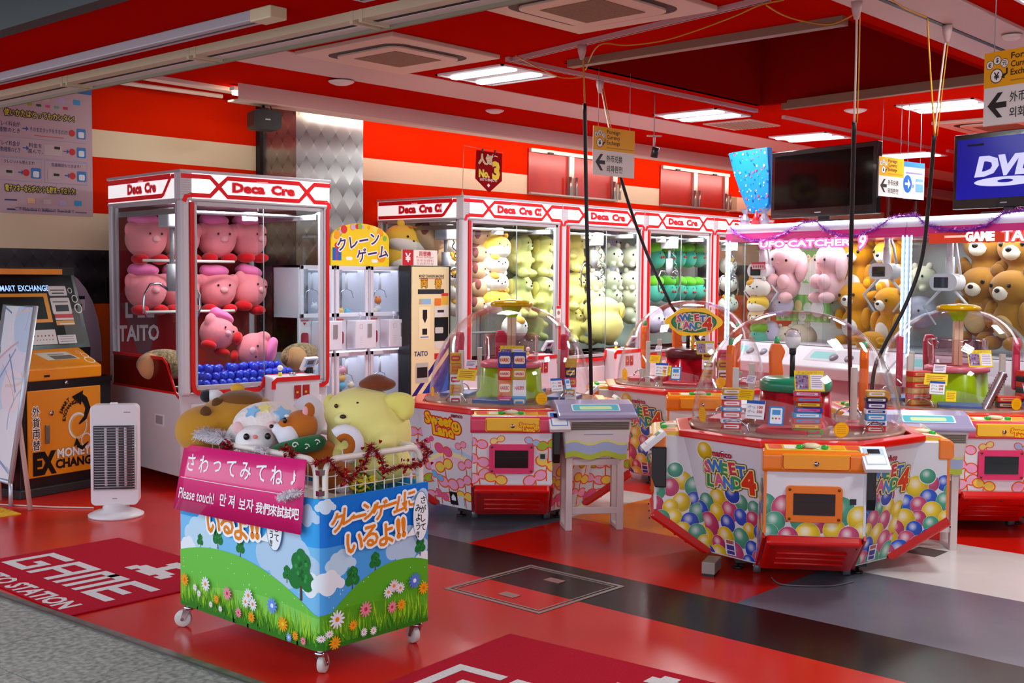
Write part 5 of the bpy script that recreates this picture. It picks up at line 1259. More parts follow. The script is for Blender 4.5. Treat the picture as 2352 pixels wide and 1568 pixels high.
# pink sign
A, B, C, D_ = at_x(424, 1019, 2.745), at_x(703, 1056, 2.745), at_x(690, 1228, 2.745), at_x(398, 1168, 2.745)
sgn_ = thing('pink_sign', 'pink please touch sign with white lettering hung over the wagon side', 'sign', (2.745, 4.0, 0.7))
def bil(u, v, o): 
    p = (D_ * (1 - u) + C * u) * (1 - v) + (A * (1 - u) + B * u) * v
    return V3((p.x - 0.012 * math.sin(PI * u) * (0.5 + 0.5 * v) - o, p.y, p.z)) - V3((2.745, 4.0, 0.7))
PKM = mat('sign_pink', '#e5267a', 0.25, coat=0.4)
g = G(); vs = []; fs = []; n = 16
for i in range(n + 1):
    for v in (0, 1):
        vs += [bil(i / n, v, 0), bil(i / n, v, -0.003)]
for i in range(n):
    a = i * 4; b = a + 4; fs += [(a, b, b + 2, a + 2), (a + 1, a + 3, b + 3, b + 1), (a, a + 1, b + 1, b), (a + 2, b + 2, b + 3, a + 3)]
fs += [(0, 2, 3, 1), (n * 4, n * 4 + 1, n * 4 + 3, n * 4 + 2)]
g.raw(vs, fs, PKM, True); g.build('sheet', sgn_)
P = Print(eps=0.0003, base=0.0008); WT = '#fbf6f8'
asp = 2.95
def st_text(txt, u0, u1, v, h, bold=0.02):
    n_ = len(txt); 
    for i, ch in enumerate(txt):
        if ch == ' ': continue
        pts, tr, wd, ht = glyphs(ch, 0.0); cu = u0 + (u1 - u0) * (i + .5) / n_; sc = h
        for q_ in range(5): P.tris([(cu + x * sc * .92 / asp + .0012 * math.cos(q_ * 1.257), v + y * sc + .0035 * math.sin(q_ * 1.257)) for x, y in pts], tr, WT, step=False); P.off += 2e-5
st_text('\u3055\u308f\u3063\u3066\u307f\u3066\u306d\u266a', .035, .985, .745, .30)
P.rect(.02, .50, .98, .508, WT)
pts, tr, wd, ht = glyphs('Please touch!', .01); P.tris([(.185 + x * (.31 / wd), .27 + y * .23) for x, y in pts], tr, WT, step=False)
st_text('\ub9cc\uc838', .38, .52, .285, .20); st_text('\ubcf4\uc790', .54, .66, .275, .20); st_text('\u6211\u5011\u4f86\u8a66\u8a66\u5427', .675, .985, .265, .17)
P.build('lettering_print', sgn_, fn=bil, cuts=[i / 16 for i in range(1, 16)])

# plushes in the wagon
def soft(name, parent, c, ells, voxel=0.010, sm=8):
    g = G()
    for q in ells: g.ell(*q)
    return obj_from(remesh(g, name, voxel, sm), name, parent, plush_mat(c) if isinstance(c, str) else c)
def dots(name, parent, m, ells):
    g = G()
    for q in ells: g.ell(*q, m=m, n=12, k=8)
    return g.build(name, parent)
GW = 'plushes in the entrance wagon'
FACE = Euler((0, 0, -0.735)).to_matrix().to_4x4()      # local -y towards the shop front
# big yellow dog
p = at_d(848, 985, 5.03); yd = thing('dog_plush', 'big pale yellow dog plush with brown beret at the right end of the wagon', 'plush toy', p, -0.735, GW)
soft('body', yd, '#f0e68c', [((0.0, 0, -0.02), .185, .17, .19), ((-.03, -.02, .07), .165, .15, .115), ((.07, -.15, -.03), .05, .07, .05), ((-.13, -.12, -.10), .05, .07, .05), ((.05, -.05, -.15), .15, .12, .08)], .012)
soft('ear', yd, '#ece178', [((.125, -.075, .125), .075, .045, .045), ((.155, -.08, .095), .04, .04, .05)]); soft('ear', yd, '#ece178', [((-.17, .06, .10), .03, .07, .05)])
soft('beret', yd, '#7a3a1c', [((.035, .0, .195), .085, .075, .032), ((.03, 0, .215), .05, .05, .025)])
soft('muzzle', yd, '#f4eca0', [((-.10, -.135, .06), .05, .035, .035)]); dots('nose', yd, NOSE_K, [((-.105, -.17, .075), .014, .008, .009)])
for (ex, ey, ez) in ((-.135, -.115, .115), (-.045, -.128, .125)): dots('eye', yd, mat('brown_eye', '#4a2414', 0.2), [((ex, ey - .012, ez), .009, .007, .009)])
# amber bear lying on its front
p = at_d(528, 968, 5.12); ab = thing('bear_plush', 'large amber bear plush lying with brown back patch at the left end of the wagon', 'plush toy', p, -0.735, GW)
soft('body', ab, '#bd8427', [((.03, .02, 0), .185, .16, .12), ((-.10, -.05, -.03), .13, .12, .11), ((.10, .03, .03), .11, .11, .08), ((-.08, 0, -.08), .13, .11, .07)], .012)
soft('back_patch', ab, '#76491d', [((.045, .01, .085), .105, .10, .055)]); soft('tail', ab, '#d9a238', [((.03, .03, .145), .035, .03, .026)])
for (ex, ez, ey) in ((-.085, .055, -.12), (-.045, .085, -.06), (-.20, -.015, -.06)): soft('ear', ab, '#5e3a18', [((ex, ey, ez), .026, .02, .03)], .006)
# white slipper plush
p = at_d(486, 909, 5.2); sp = thing('slipper_plush', 'small white plush with a black sole lying on the amber bear', 'plush toy', p, -0.735, GW)
soft('body', sp, '#eceaf0', [((.01, 0, 0), .045, .035, .03)], .006); soft('sole', sp, '#26262e', [((-.022, -.005, 0), .03, .034, .03)], .006)
# white egg shaped plush
p = at_d(708, 950, 5.28); we = thing('egg_plush', 'smooth white egg shaped plush behind the orange dog plush', 'plush toy', p, 0, GW); soft('body', we, '#e9e6f0', [((0, 0, -.02), .08, .08, .11)])
# white ferret with pastel blanket
p = at_d(592, 1000, 4.86); wf = thing('ferret_plush', 'fluffy white ferret plush under a pastel star blanket in the wagon', 'plush toy', p, -0.60, GW)
soft('body', wf, '#f1ecec', [((-.01, 0, -.02), .085, .075, .065), ((0, .12, -.01), .13, .12, .08), ((-.005, -.03, -.045), .06, .05, .035)])
for s in (-1, 1): soft('ear', wf, '#eebfc0', [((s * .07 - .012, 0, .035), .024, .014, .028)], .006)
for s in (-1, 1): dots('eye', wf, EYE_K, [((s * .043 - .004, -.072, .006), .013, .010, .014)])
dots('nose', wf, plush_mat('#f08a80'), [((-.012, -.082, .006), .011, .008, .009)])
g = G(); g.ell((.05, .12, .03), .155, .12, .10); bl = obj_from(remesh(g, 'blanket', .01), 'blanket', wf, noisy('pastel_fluff', '#f0dcdc', '#f4e6e0', 60, .95, .6, sheen=.3))
for c, dn, sr in (('#8ec4ee', (.35, -.75, .55), .042), ('#f0e48a', (-.12, -.6, .8), .03), ('#8ec4ee', (-.45, -.6, .65), .034)):
    dn = V3(dn).normalized(); sp3 = V3((.05 + .155 * dn.x, .12 + .12 * dn.y, .03 + .10 * dn.z)); nn3 = V3((dn.x / .155, dn.y / .12, dn.z / .10)).normalized()
    g = G(); g.prism(star(0, 0, sr, sr * .5), -.012, .006, 'z', plush_mat(c), Matrix.Translation(sp3) @ nn3.to_track_quat('Z', 'Y').to_matrix().to_4x4()); g.build('star_patch', wf)
# orange dog with scarf
p = at_d(683, 985, 4.86); sd = thing('shiba_plush', 'orange and white dog plush with a green patterned scarf in the wagon', 'plush toy', p, -0.735, GW)
soft('body', sd, '#c06a20', [((.015, 0, .012), .072, .075, .07), ((.08, .04, -.13), .13, .10, .08), ((.03, .02, -.07), .06, .06, .05), ((-.05, -.045, .02), .035, .03, .03)])
soft('cheek', sd, '#ece9f2', [((-.035, -.045, -.02), .05, .045, .052), ((-.075, -.05, .008), .03, .028, .028)])
dots('nose', sd, EYE_K, [((-.10, -.06, .02), .010, .009, .008)]); dots('eye', sd, EYE_K, [((-.045, -.07, .045), .009, .006, .012)]); dots('brow', sd, plush_mat('#f0ece8'), [((-.038, -.06, .063), .010, .006, .006)])
e_ = soft('ear', sd, '#b8621c', [((.05, -.02, .08), .026, .018, .036)], .006); dots('inner_ear', e_, plush_mat('#f0a8b0'), [((.036, -.036, .078), .012, .006, .022)])
g = G(); g.tube([(-.10, -.04, -.085), (-.05, -.085, -.072), (.03, -.09, -.055), (.085, -.05, -.05), (.09, .03, -.06)], [.018, .03, .034, .034, .03], plush_mat('#1f6a3c'), 12); sc_ = g.build('scarf', sd)
g = G()
for k, (x, y, z) in enumerate(((.0, -.122, -.05), (.045, -.118, -.058), (.085, -.085, -.045))):
    pts = [(x + (.014 - .0012 * i) * math.cos(i * .8), y, z + (.014 - .0012 * i) * math.sin(i * .8)) for i in range(9)]; g.tube(pts, .003, plush_mat('#e6ece6'), 6)
g.build('scarf_swirl', sc_)
tl = at_d(792, 1020, 4.80) - p; tl = Euler((0, 0, .735)).to_matrix() @ tl
g = G(); g.tube([tl + V3((.05 * math.cos(a), 0, .055 * math.sin(a))) for a in [2.4 - i * .42 for i in range(11)]], [.03] * 11, plush_mat('#ece8f0'), 12); g.build('tail', sd)
g = G(); g.tube([tl + V3((.034 * math.cos(a), -.012, .038 * math.sin(a))) for a in [2.5 - i * .42 for i in range(11)]], [.02] * 11, plush_mat('#b8621c'), 10); g.build('tail_stripe', sd)
# filler toys seen through the wire end
p = at_d(775, 1095, 4.78); fb = thing('brown_plush', 'brown and white plush seen through the wire end of the wagon', 'plush toy', p, 0, GW); soft('body', fb, '#a05a20', [((0, 0, 0), .085, .075, .07)]); soft('paw', fb, '#ece6e4', [((-.02, -.06, -.035), .035, .03, .025)])
# tinsel, feathers, flowers
def tinsel(name, label, pts, cols, n, L, hearts=0, cat='tinsel', group=None):
    t = thing(name, label, cat, pts[0], group=group); o0 = V3(pts[0]); r_ = random.Random(n); pts = [V3(p) - o0 for p in pts]
    g = G(); seg = []
    for i in range(len(pts) - 1): seg.append((pts[i + 1] - pts[i]).length)
    tot = sum(seg); g.tube(pts, 0.003, cols[0], 5)
    def at(s_):
        for i, q in enumerate(seg):
            if s_ <= q or i == len(seg) - 1: return pts[i] + (pts[i + 1] - pts[i]) * min(1, s_ / q)
            s_ -= q
    for i in range(n):
        c = at(tot * i / n); d = V3((r_.gauss(0, 1), r_.gauss(0, 1), r_.gauss(0, 1))).normalized(); s_ = d.orthogonal().normalized() * .0016; l_ = L * r_.uniform(.5, 1)
        g.raw([c - s_, c + s_, c + s_ * .6 + d * l_, c - s_ * .6 + d * l_], [(0, 1, 2, 3)], cols[i % len(cols)])
    g.build('fringe', t)
    if hearts:
        for i in range(hearts):
            g = G()
            c = at(tot * (i + .5) / hearts) + V3((r_.uniform(-1, 1), r_.uniform(-1, 1), r_.uniform(-1, 1))) * L; M = Matrix.Translation(c) @ Euler((r_.random() * .6, r_.random() * .6, -.7 + r_.random())).to_matrix().to_4x4(); h = .0085
            g.prism([(0, -h), (h, .2 * h), (h * .8, .8 * h), (.35 * h, .9 * h), (0, .45 * h), (-.35 * h, .9 * h), (-h * .8, .8 * h), (-h, .2 * h)], -.0006, .0006, 'y', cols[0], M); g.build('heart_charm', t)
    return t
TR = [mat('tinsel_red', '#b0101c', 0.25, 0.6), mat('tinsel_silver_red', '#c86a74', 0.2, 0.8), mat('tinsel_dark_red', '#7c0a14', 0.3, 0.6)]
def rl(x, y): return at_y(x, y, CY0 + 0.005)
def ll(x, y): return at_x(x, y, CX0 - 0.005)
tinsel('tinsel_garland', 'red tinsel garland looped over the wire end of the wagon', [rl(720, 1065), rl(755, 1055), rl(775, 1080), rl(800, 1105), rl(840, 1062), rl(850, 1022), rl(870, 1045), rl(885, 1085), rl(915, 1070), rl(945, 1072), rl(970, 1060), rl(984, 1035), rl(965, 1015)], TR, 1500, .028, 46, group='tinsel garlands')
tinsel('tinsel_garland', 'short red tinsel tuft on the long wagon rail below the orange dog plush', [ll(648, 1028), ll(668, 1036), ll(672, 1052)], TR, 260, .025, 8, group='tinsel garlands')
tinsel('tinsel_garland', 'small red tinsel tuft on the long wagon rail between feathers and ferret', [ll(508, 1018), ll(528, 1024), ll(520, 1032)], TR, 260, .025, 8, group='tinsel garlands')
FE = [mat('feather_white', '#f2edf2', .9), mat('feather_pink', '#eadde4', .9)]
tinsel('feather_boa', 'white feather boa on the long wagon rail left of the ferret', [ll(445, 1002), ll(465, 995), ll(485, 1000), ll(515, 1006)], FE, 4200, .042, cat='feather boa', group='white feather tufts')
tinsel('feather_boa', 'white feather tuft dangling at the corner of the pink sign', [ll(668, 1140) - V3((.05, 0, 0)), ll(690, 1132) - V3((.05, 0, 0)), ll(708, 1126) - V3((.05, 0, 0))], FE, 900, .03, cat='feather boa', group='white feather tufts')
tinsel('feather_boa', 'white feather tuft hanging under the ferret on the wagon rail', [ll(590, 1030), ll(610, 1036)], FE, 500, .025, cat='feather boa', group='white feather tufts')
p = at_d(832, 1112, 4.72); fw = thing('artificial_flowers', 'yellow artificial flowers with green leaves inside the wire end of the wagon', 'flowers', p)
g = G(); r_ = random.Random(2)
for i in range(26):
    c = V3((r_.uniform(-.05, .05), r_.uniform(-.03, .03), r_.uniform(-.02, .03))); a = r_.uniform(0, 6); g.ell(c, .022, .008, .004, mat('petal_yellow', '#f0d414', .6), 8, 5, (r_.uniform(-1, 1), r_.uniform(-1, 1), a))
g.build('petals', fw)
g = G()
for i in range(16):
    c = V3((r_.uniform(-.02, .13), r_.uniform(-.03, .05), r_.uniform(-.04, .03))); g.ell(c, .03, .012, .003, mat('leaf_green', '#2f7a2c', .6), 8, 5, (r_.uniform(-1, 1), r_.uniform(-1, 1), r_.uniform(0, 6)))
g.build('leaves', fw)
# ------------------------------------------------------------------ currency exchange kiosk
kz = math.radians(10)
K0 = at_z(64, 1143, 0.0)                      # front left foot of the kiosk face
KW = 0.80
kiosk = thing('exchange_kiosk', 'orange and black smart exchange kiosk at the left with money exchange lettering', 'exchange machine', K0, kz)
OR = mat('kiosk_orange', '#f2930c', 0.3, coat=0.2); KB = mat('kiosk_black', '#141315', 0.3)
g = G(); g.box(-0.06, KW + 0.02, 0.0, 0.55, 0.02, 0.80, KB); g.box(-0.09, KW + 0.05, -0.03, 0.58, 0.0, 0.06, mat('kiosk_plinth', '#2a2a2d', 0.5)); g.build('cabinet', kiosk, bevel=0.006)
g = G(); g.box(0.0, KW - 0.10, -0.012, 0.0, 0.13, 0.735, OR); dr = g.build('door', kiosk, bevel=0.004)
g = G(); g.box(0.155, 0.19, -0.026, -0.012, 0.36, 0.49, mat('handle_steel', '#8e8a80', 0.3, 0.8)); g.build('handle', dr, bevel=0.004)
g = G(); g.cyl((0.215, -0.012, 0.57), (0.215, -0.022, 0.57), 0.018, CHROME); g.build('lock', dr)
P = Print((0, -0.0125, 0.13), (1, 0, 0), (0, 0, 1))
for i, ch in enumerate('\u5916\u8ca8\u4e21\u66ff'): P.text(ch, 0.075, 0.46 - i * 0.078, 0.072, '#16130f', bold=.03, outline='#f6f2ea', ow=.007)
P.text('EX', 0.15, 0.095, 0.20, '#16130f', bold=.07, w=.22); P.text('MONEY', 0.43, 0.15, 0.085, '#f6f2ea', bold=.045, w=.33, outline='#8a5a14', ow=.003); P.text('CHANGE', 0.45, 0.075, 0.085, '#16130f', bold=.045, w=.40)
cx, cy = 0.47, 0.33
P.ring(cx, cy, .095, .078, '#f2efe6', 32); P.ring(cx + .01, cy - .005, .085, .075, '#e8c070', 32); P.ring(cx + .08, cy - .11, .052, .042, '#f2efe6', 28); P.ring(cx + .09, cy + .0, .0, .0, '#f2efe6', 4) if False else None
P.poly(stroke([(cx + .01, cy + .01), (cx + .07, cy + .05), (cx + .10, cy + .12), (cx + .07, cy + .18), (cx + .03, cy + .205)], [.012, .035, .05, .055, .05]), '#16130f'); P.poly([(cx + .055, cy + .25), (cx - .06, cy + .21), (cx + .03, cy + .145)], '#16130f')
P.poly(stroke([(cx + .10, cy - .125), (cx + .04, cy - .165), (cx - .01, cy - .14)], [.008, .03, .03]), '#16130f'); P.poly([(cx - .045, cy - .145), (cx - .015, cy - .085), (cx + .02, cy - .135)], '#16130f')
for txt, r, a0 in (('SMART', .175, 2.75), ('EXCHANGE', .135, 3.05)):
    for i, ch in enumerate(txt): a = a0 - i * .17 * (.16 / r); P.text(ch, cx + r * math.cos(a), cy + .04 + r * math.sin(a), .04, '#2a1c0a', bold=.04, rot=a - PI / 2, step=False)
    P.off += P.eps
P.build('door_print', dr)
g = G(); g.prism([(-0.03, 0.80), (-0.03, 0.885), (0.02, 0.905), (0.22, 1.00), (0.24, 1.00), (0.24, 0.80)], 0.0, KW - 0.10, 'x', OR); dk = g.build('counter', kiosk, bevel=0.01)
g = G(); g.prism([(-0.012, 0.76), (-0.012, 0.80), (0.5, 0.80), (0.5, 0.76)], -0.06, KW + 0.02, 'x', KB); g.cyl((0.36, -0.012, 0.775), (0.36, -0.022, 0.775), 0.016, CHROME); g.build('counter_rail', kiosk)
sv = V3((0, 0.2, 0.095)).normalized()
P = Print((0, 0.0215, 0.9057), (1, 0, 0), sv); P.poly([(.27, .06), (.58, .06), (.52, .17), (.22, .17)], '#d9d4ca'); P.poly([(.34, .065), (.56, .065), (.53, .12), (.32, .12)], '#6f6a62'); P.rect(.32, .13, .48, .145, '#9a948a')
for (x, y, r) in ((.65, .03, .045), (.66, .10, .03), (.63, .15, .022)): P.ring(x, y, r, r * .8, '#f4ead6')
P.build('counter_print', dk)
g = G(); g.box(.14, .19, -.034, -.029, .825, .84, BLACK); g.box(.0, .08, .10, .2, .95, .985, KB); g.build('coin_tray', kiosk)
# leaning upper panel
ub, ut = V3((0, 0.22, 1.00)), V3((0, 0.40, 1.53)); uv_ = (ut - ub).normalized(); UH = (ut - ub).length
g = G(); g.prism([(0.22, 1.0), (0.40, 1.53), (0.40, 1.585), (0.52, 1.585), (0.55, 0.8), (0.24, 0.8)], -0.06, KW + 0.02, 'x', KB); up = g.build('upper_panel', kiosk, bevel=0.006)
g = G(); g.box(-.06, KW - .13, .37, .40, 1.535, 1.575, OR); g.build('top_strip', kiosk)
P = Print(ub, (1, 0, 0), uv_)
KPB = mat('kiosk_glass', '#120a0b', .3, spec=.08); P.rect(-.05, .03, KW - .02, UH, KPB); P.rect(KW - .20, .03, KW - .02, .30, '#4a4642')
P.text('SMART', .13, UH - .10, .06, ink('#9cc4ff', .4, .9), bold=.02, w=.17); P.text('EXCHANGE', .385, UH - .10, .06, ink('#9cc4ff', .4, .9), bold=.02, w=.29)
P.rect(.0, .20, .50, .42, '#e89a18'); P.rect(.0, .225, .46, .395, KPB); 
P.poly(rrect(.52, .40, .70, .475, .012), '#d8d2cc'); P.rect(.54, .44, .68, .447, '#2a2626'); P.rect(.55, .415, .67, .425, '#141212')
P.poly(rrect(.52, .26, .71, .385, .012), '#d8d2cc'); P.rect(.54, .35, .69, .357, '#2a2626'); P.rect(.555, .28, .685, .33, '#0c0b0b'); P.rect(.53, .23, .71, .26, '#c8242e'); P.rect(.53, .215, .71, .23, '#e8dcd8'); P.rect(.53, .175, .71, .21, '#e09a3a'); P.rect(.56, .18, .71, .19, '#e8dcd0')
P.rect(.26, .035, .50, .145, '#dcd4d2'); P.rect(.51, .035, .69, .10, '#dcd4d2')
for i in range(6): P.disc(.29 + .035 * i, .10, .007, ('#4a4a50', '#b83a3a')[i % 3 == 2], 8); P.disc(.31 + .03 * i, .07, .005, '#6a6a70', 8)
for i in range(3): P.rect(.53, .085 - .018 * i, .67, .09 - .018 * i, '#8a8a90')
for (x, y, r) in ((.735, .44, .022), (.765, .375, .03), (.78, .30, .038)): P.ring(x, y, r, r * .78, '#e8e2da')
P.build('upper_print', up)
# curved lilac back plate rising beside the slanted panel
kiosk.scale = (.86, 1, 1)
_ki = (Matrix.Translation(K0) @ Euler((0, 0, kz)).to_matrix().to_4x4() @ Matrix.Diagonal((.86, 1, 1, 1))).inverted()
_kn = Euler((0, 0, kz)).to_matrix() @ V3((0, 1, 0)); _kp = K0 + _kn * .50
fin = [_ki @ at_pl(x, y, _kp, _kn) for x, y in ((150, 628), (172, 627), (190, 640), (208, 662), (224, 692), (236, 730), (243, 770), (246, 830), (150, 830))]
g = G(); g.prism([(p.x, p.z) for p in fin], .556, .572, 'y', mat('fin_lilac', '#a89cae', 0.4)); bf = g.build('back_plate', kiosk, bevel=.004)
tg_ = [_ki @ at_pl(x, y, _kp, _kn) for x, y in ((188, 713), (206, 713), (188, 680))]
P = Print((tg_[0].x, .5555, tg_[0].z), (1, 0, 0), (0, 0, 1)); w_ = tg_[1].x - tg_[0].x; h_ = tg_[2].z - tg_[0].z; P.rect(0, 0, w_, h_ * .75, '#d4cad4'); P.rect(0, h_ * .78, w_, h_, '#1c1a1e'); P.rect(w_ * .4, h_ * .15, w_ * .65, h_ * .45, '#4a4650'); P.build('plate_sticker', bf)
# pink edge thing of the second kiosk's fin at the very left is the fin above

# A-frame board
pb = at_z(24, 1108, 0.16); pt = at_y(82, 704, pb.y)
bd = thing('easel_board', 'silver framed poster board with pastel drawing leaning on a stand at the left edge', 'sign board', pb)
L = pt - pb; nrm = L.cross(V3((0, 1, 0))).normalized()
Hh = L.length; Vb = L.normalized(); Wb = 0.45; Ub = V3((0, -1, 0))
nf = Ub.cross(Vb).normalized()
def bp(u, v, o): return Ub * u + Vb * v + nf * o
g = G(); vs = [bp(u, v, o) for o in (-0.012, 0) for u, v in ((-Wb, 0), (0, 0), (0, Hh), (-Wb, Hh))]; g.raw(vs, [(0, 3, 2, 1), (4, 5, 6, 7), (0, 1, 5, 4), (1, 2, 6, 5), (2, 3, 7, 6), (3, 0, 4, 7)], mat('board_paper', '#eef2fa', 0.25)); pnl = g.build('panel', bd)
g = G(); g.tube([bp(0, 0, 0), bp(0, Hh, 0), bp(-Wb, Hh, 0), bp(-Wb, 0, 0), bp(0, 0, 0)], 0.018, mat('board_frame', '#c2ccd6', 0.35, 0.5), 8); g.build('frame', bd)
P = Print(bp(0, 0, 0), Ub, Vb, clip=[(-Wb, 0), (0, 0), (0, Hh), (-Wb, Hh)]); r_ = random.Random(11)
for i in range(7): P.disc(-r_.uniform(.05, .7), r_.uniform(.1, Hh - .1), r_.uniform(.08, .2), ('#e6e2f2', '#c9dcf2', '#f0e4ea', '#dde9f4')[i % 4], 20)
for i in range(26):
    x, y = -r_.uniform(.02, .7), r_.uniform(.05, Hh - .05); P.poly(stroke(bez((x, y), (x + r_.uniform(-.2, .2), y + r_.uniform(-.2, .2)), (x + r_.uniform(-.25, .25), y + r_.uniform(-.3, .3)), 9), r_.uniform(.004, .02)), ('#b9c6de', '#f6f4f8', '#d8b8c4', '#8fa9cc', '#cfe6ec', '#e8d4cc', '#7f8fae')[i % 7]) if abs(x) > .0 else None
P.clip = None
P.build('drawing', pnl)
# trim strokes stay inside the frame: stand legs behind
lt = at_z(70, 1172, 0.0) - pb
g = G(); g.prism([(0, 0), (0, 0)], 0, 1) if False else None
g.tube([bp(-0.05, Hh * .35, -.02), lt], 0.016, mat('easel_wood', '#b98a80', 0.5), 6); g.build('leg', bd)
g = G(); g.tube([bp(-Wb + .05, Hh * .35, -.02), V3((lt.x, lt.y + Wb, lt.z))], 0.016, mat('easel_wood', '#b98a80', 0.5), 6); g.build('leg', bd)
g = G(); g.tube([bp(-.0, 0, 0), V3((0, 0, -pb.z))], 0.014, mat('board_frame', '#c2ccd6', 0.35, 0.5), 6); g.build('front_leg', bd)
g = G(); g.tube([bp(-Wb, 0, 0), V3((0, Wb, -pb.z))], 0.014, mat('board_frame', '#c2ccd6', 0.35, 0.5), 6); g.build('front_leg', bd)
# power cord and yellow tactile patch on the floor
c = [at_z(0, 1158, .006), at_z(120, 1164, .006), at_z(215, 1166, .006)]
g = G(); g.tube(c, 0.005, mat('cord_white', '#d8c8c0', .5), 6); meta(g.build('power_lead'), 'thin pale cord on the red floor between kiosk and heater', 'cord')
yp = at_z(20, 1178, 0); yt = thing('tactile_tile', 'yellow tactile tile on the floor at the left edge', 'floor tile', (yp.x - .1, yp.y + .05, 0))
g = G(); g.box(-.14, .14, -.14, .14, 0, .005, mat('tactile_yellow', '#d8a814', .5)); g.build('tile', yt)
g = G()
for i in range(5):
    for j in range(5): g.lathe([(.018, .005), (.014, .010), (1e-6, .010)], 10, mat('tactile_yellow', '#d8a814', .5), Matrix.Translation((-.11 + .055 * i, -.11 + .055 * j, 0)))
g.build('tile_studs', yt)

# electric heater
hp = at_z(267, 1183, 0.0)
ht_ = thing('electric_heater', 'white upright electric heater on a round foot on the red floor', 'heater', (hp.x, hp.y, 0), -0.66)
HW = mat('heater_white', '#e9e4e8', 0.3)
g = G(); g.lathe([(0.17, 0.0), (0.172, 0.012), (0.14, 0.028), (0.085, 0.04), (0.08, 0.075), (0.06, 0.085)], 40, HW); g.build('foot', ht_)
g = G(); g.prism(rrect(-.145, .075, .145, .715, .03), -0.05, 0.06, 'y', HW); g.build('case', ht_, bevel=0.012, seg=3)
g = G(); g.box(-.125, .125, -.0535, -.049, .175, .585, mat('heater_cavity', '#4a484c', 0.25, 0.6)); g.build('reflector', ht_)
g = G()
for z in [.18 + .0165 * i for i in range(25)]: g.tube([(-.128, -.055, z), (-.11, -.072, z), (.11, -.072, z), (.128, -.055, z)], .0022, mat('grille_wire', '#c9c6ca', .25, .9), 5)
for x in (-.128, .128): g.cyl((x, -.055, .175), (x, -.055, .585), .004, HW)
g.build('grille', ht_)
for x in (-.05, .02, .07):
    g = G(); g.cyl((x, -.056, .20), (x, -.056, .57), .009, mat('quartz_tube', '#d8d2d8', .15)); g.build('heating_tube', ht_)
g = G(); g.box(-.03, .015, -.02, .02, .715, .727, HW); g.build('dial', ht_, bevel=.004)
P = Print((0, -.0505, 0), (1, 0, 0), (0, 0, 1)); P.rect(.06, .665, .10, .672, '#9a98a0'); P.rect(-.015, .115, .015, .121, '#9a98a0'); P.build('case_print', ht_)

# entrance mats
MATR = noisy('mat_red', '#b8142c', '#a81028', 140, 0.95, 0.35, spec=0.1); MATW = noisy('mat_white', '#ded8d8', '#cfc8c8', 140, 0.95, 0.3, spec=0.1)
def door_mat(label, corner, rz, LXm, LYm):
    """corner = far corner nearest the hall; mat runs LXm towards the street and LYm along the front"""
    t = thing('door_mat', label, 'mat', (corner.x, corner.y, 0.0006), rz, 'red lettered door mats')
    g = G(); g.box(-LXm, 0, -LYm, 0, 0, 0.008, MATR); g.build('pile', t, bevel=0.003)
    P = Print((0, 0, 0.008), (0, -1, 0), (1, 0, 0), base=.0008, eps=.0003)     # u along the text, v towards the hall
    def px(u, v, s, rows, m):
        for j, row in enumerate(rows):
            for i, ch in enumerate(row):
                if ch == '#': P.rect(u + i * s, v - (j + 1) * s * 1.0, u + (i + 1) * s, v - j * s, m, False)
    s = LYm
    # pixel joystick motif, then the shop lettering
    px(.52 * s, -.045 * s, .028 * s, ['....##....', '...####...', '...####...', '....##....', '....##....', '.########.', '##########', '##.####.##'], MATW)
    f = .040 * s; g_ = {'G': ['######', '#.....', '#.####', '#....#', '######'], 'A': ['######', '#....#', '######', '#....#', '#....#'], 'M': ['######', '#.##.#', '#.##.#', '#.##.#', '#.##.#'], 'E': ['######', '#.....', '####..', '#.....', '######']}
    x = .07 * s
    def bar(u0, v0, u1, v1): P.rect(u0, v0, u1, v1, MATW, False)
    H_ = .23 * s; y0 = -.58 * s; wv = .042 * s
    for ch in 'GAME':
        w_ = .19 * s
        def B(a, b, c, d_): bar(x + a * w_, y0 + b * H_, x + c * w_, y0 + d_ * H_)
        if ch == 'G': B(0, 0, .22, 1); B(.22, .82, 1, 1); B(.22, 0, 1, .18); B(.78, .18, 1, .55); B(.5, .4, .78, .55)
        if ch == 'A': B(0, 0, .22, 1); B(.78, 0, 1, 1); B(.22, .82, .78, 1); B(.22, .4, .78, .55)
        if ch == 'M': B(0, 0, .2, 1); B(.4, 0, .6, 1); B(.8, 0, 1, 1); B(.2, .82, .8, 1)
        if ch == 'E': B(0, 0, .22, 1); B(.22, .82, 1, 1); B(.22, .4, .8, .57); B(.22, 0, 1, .18)
        x += .225 * s
    P.text('TAITO STATION', .50 * s, -.70 * s, .12 * s, MATW, w=.82 * s, bold=.035)
    P.build('mat_print', t)
    return t
mc = at_z(274, 1237, 0)
door_mat('red door mat with white lettering at the left, near the heater', mc, 0.0, .946, 1.264)
mc2 = at_z(1171, 1458, 0)
door_mat('red door mat with white lettering at the bottom edge, right of the wagon', mc2, math.radians(5), .946, 1.264)
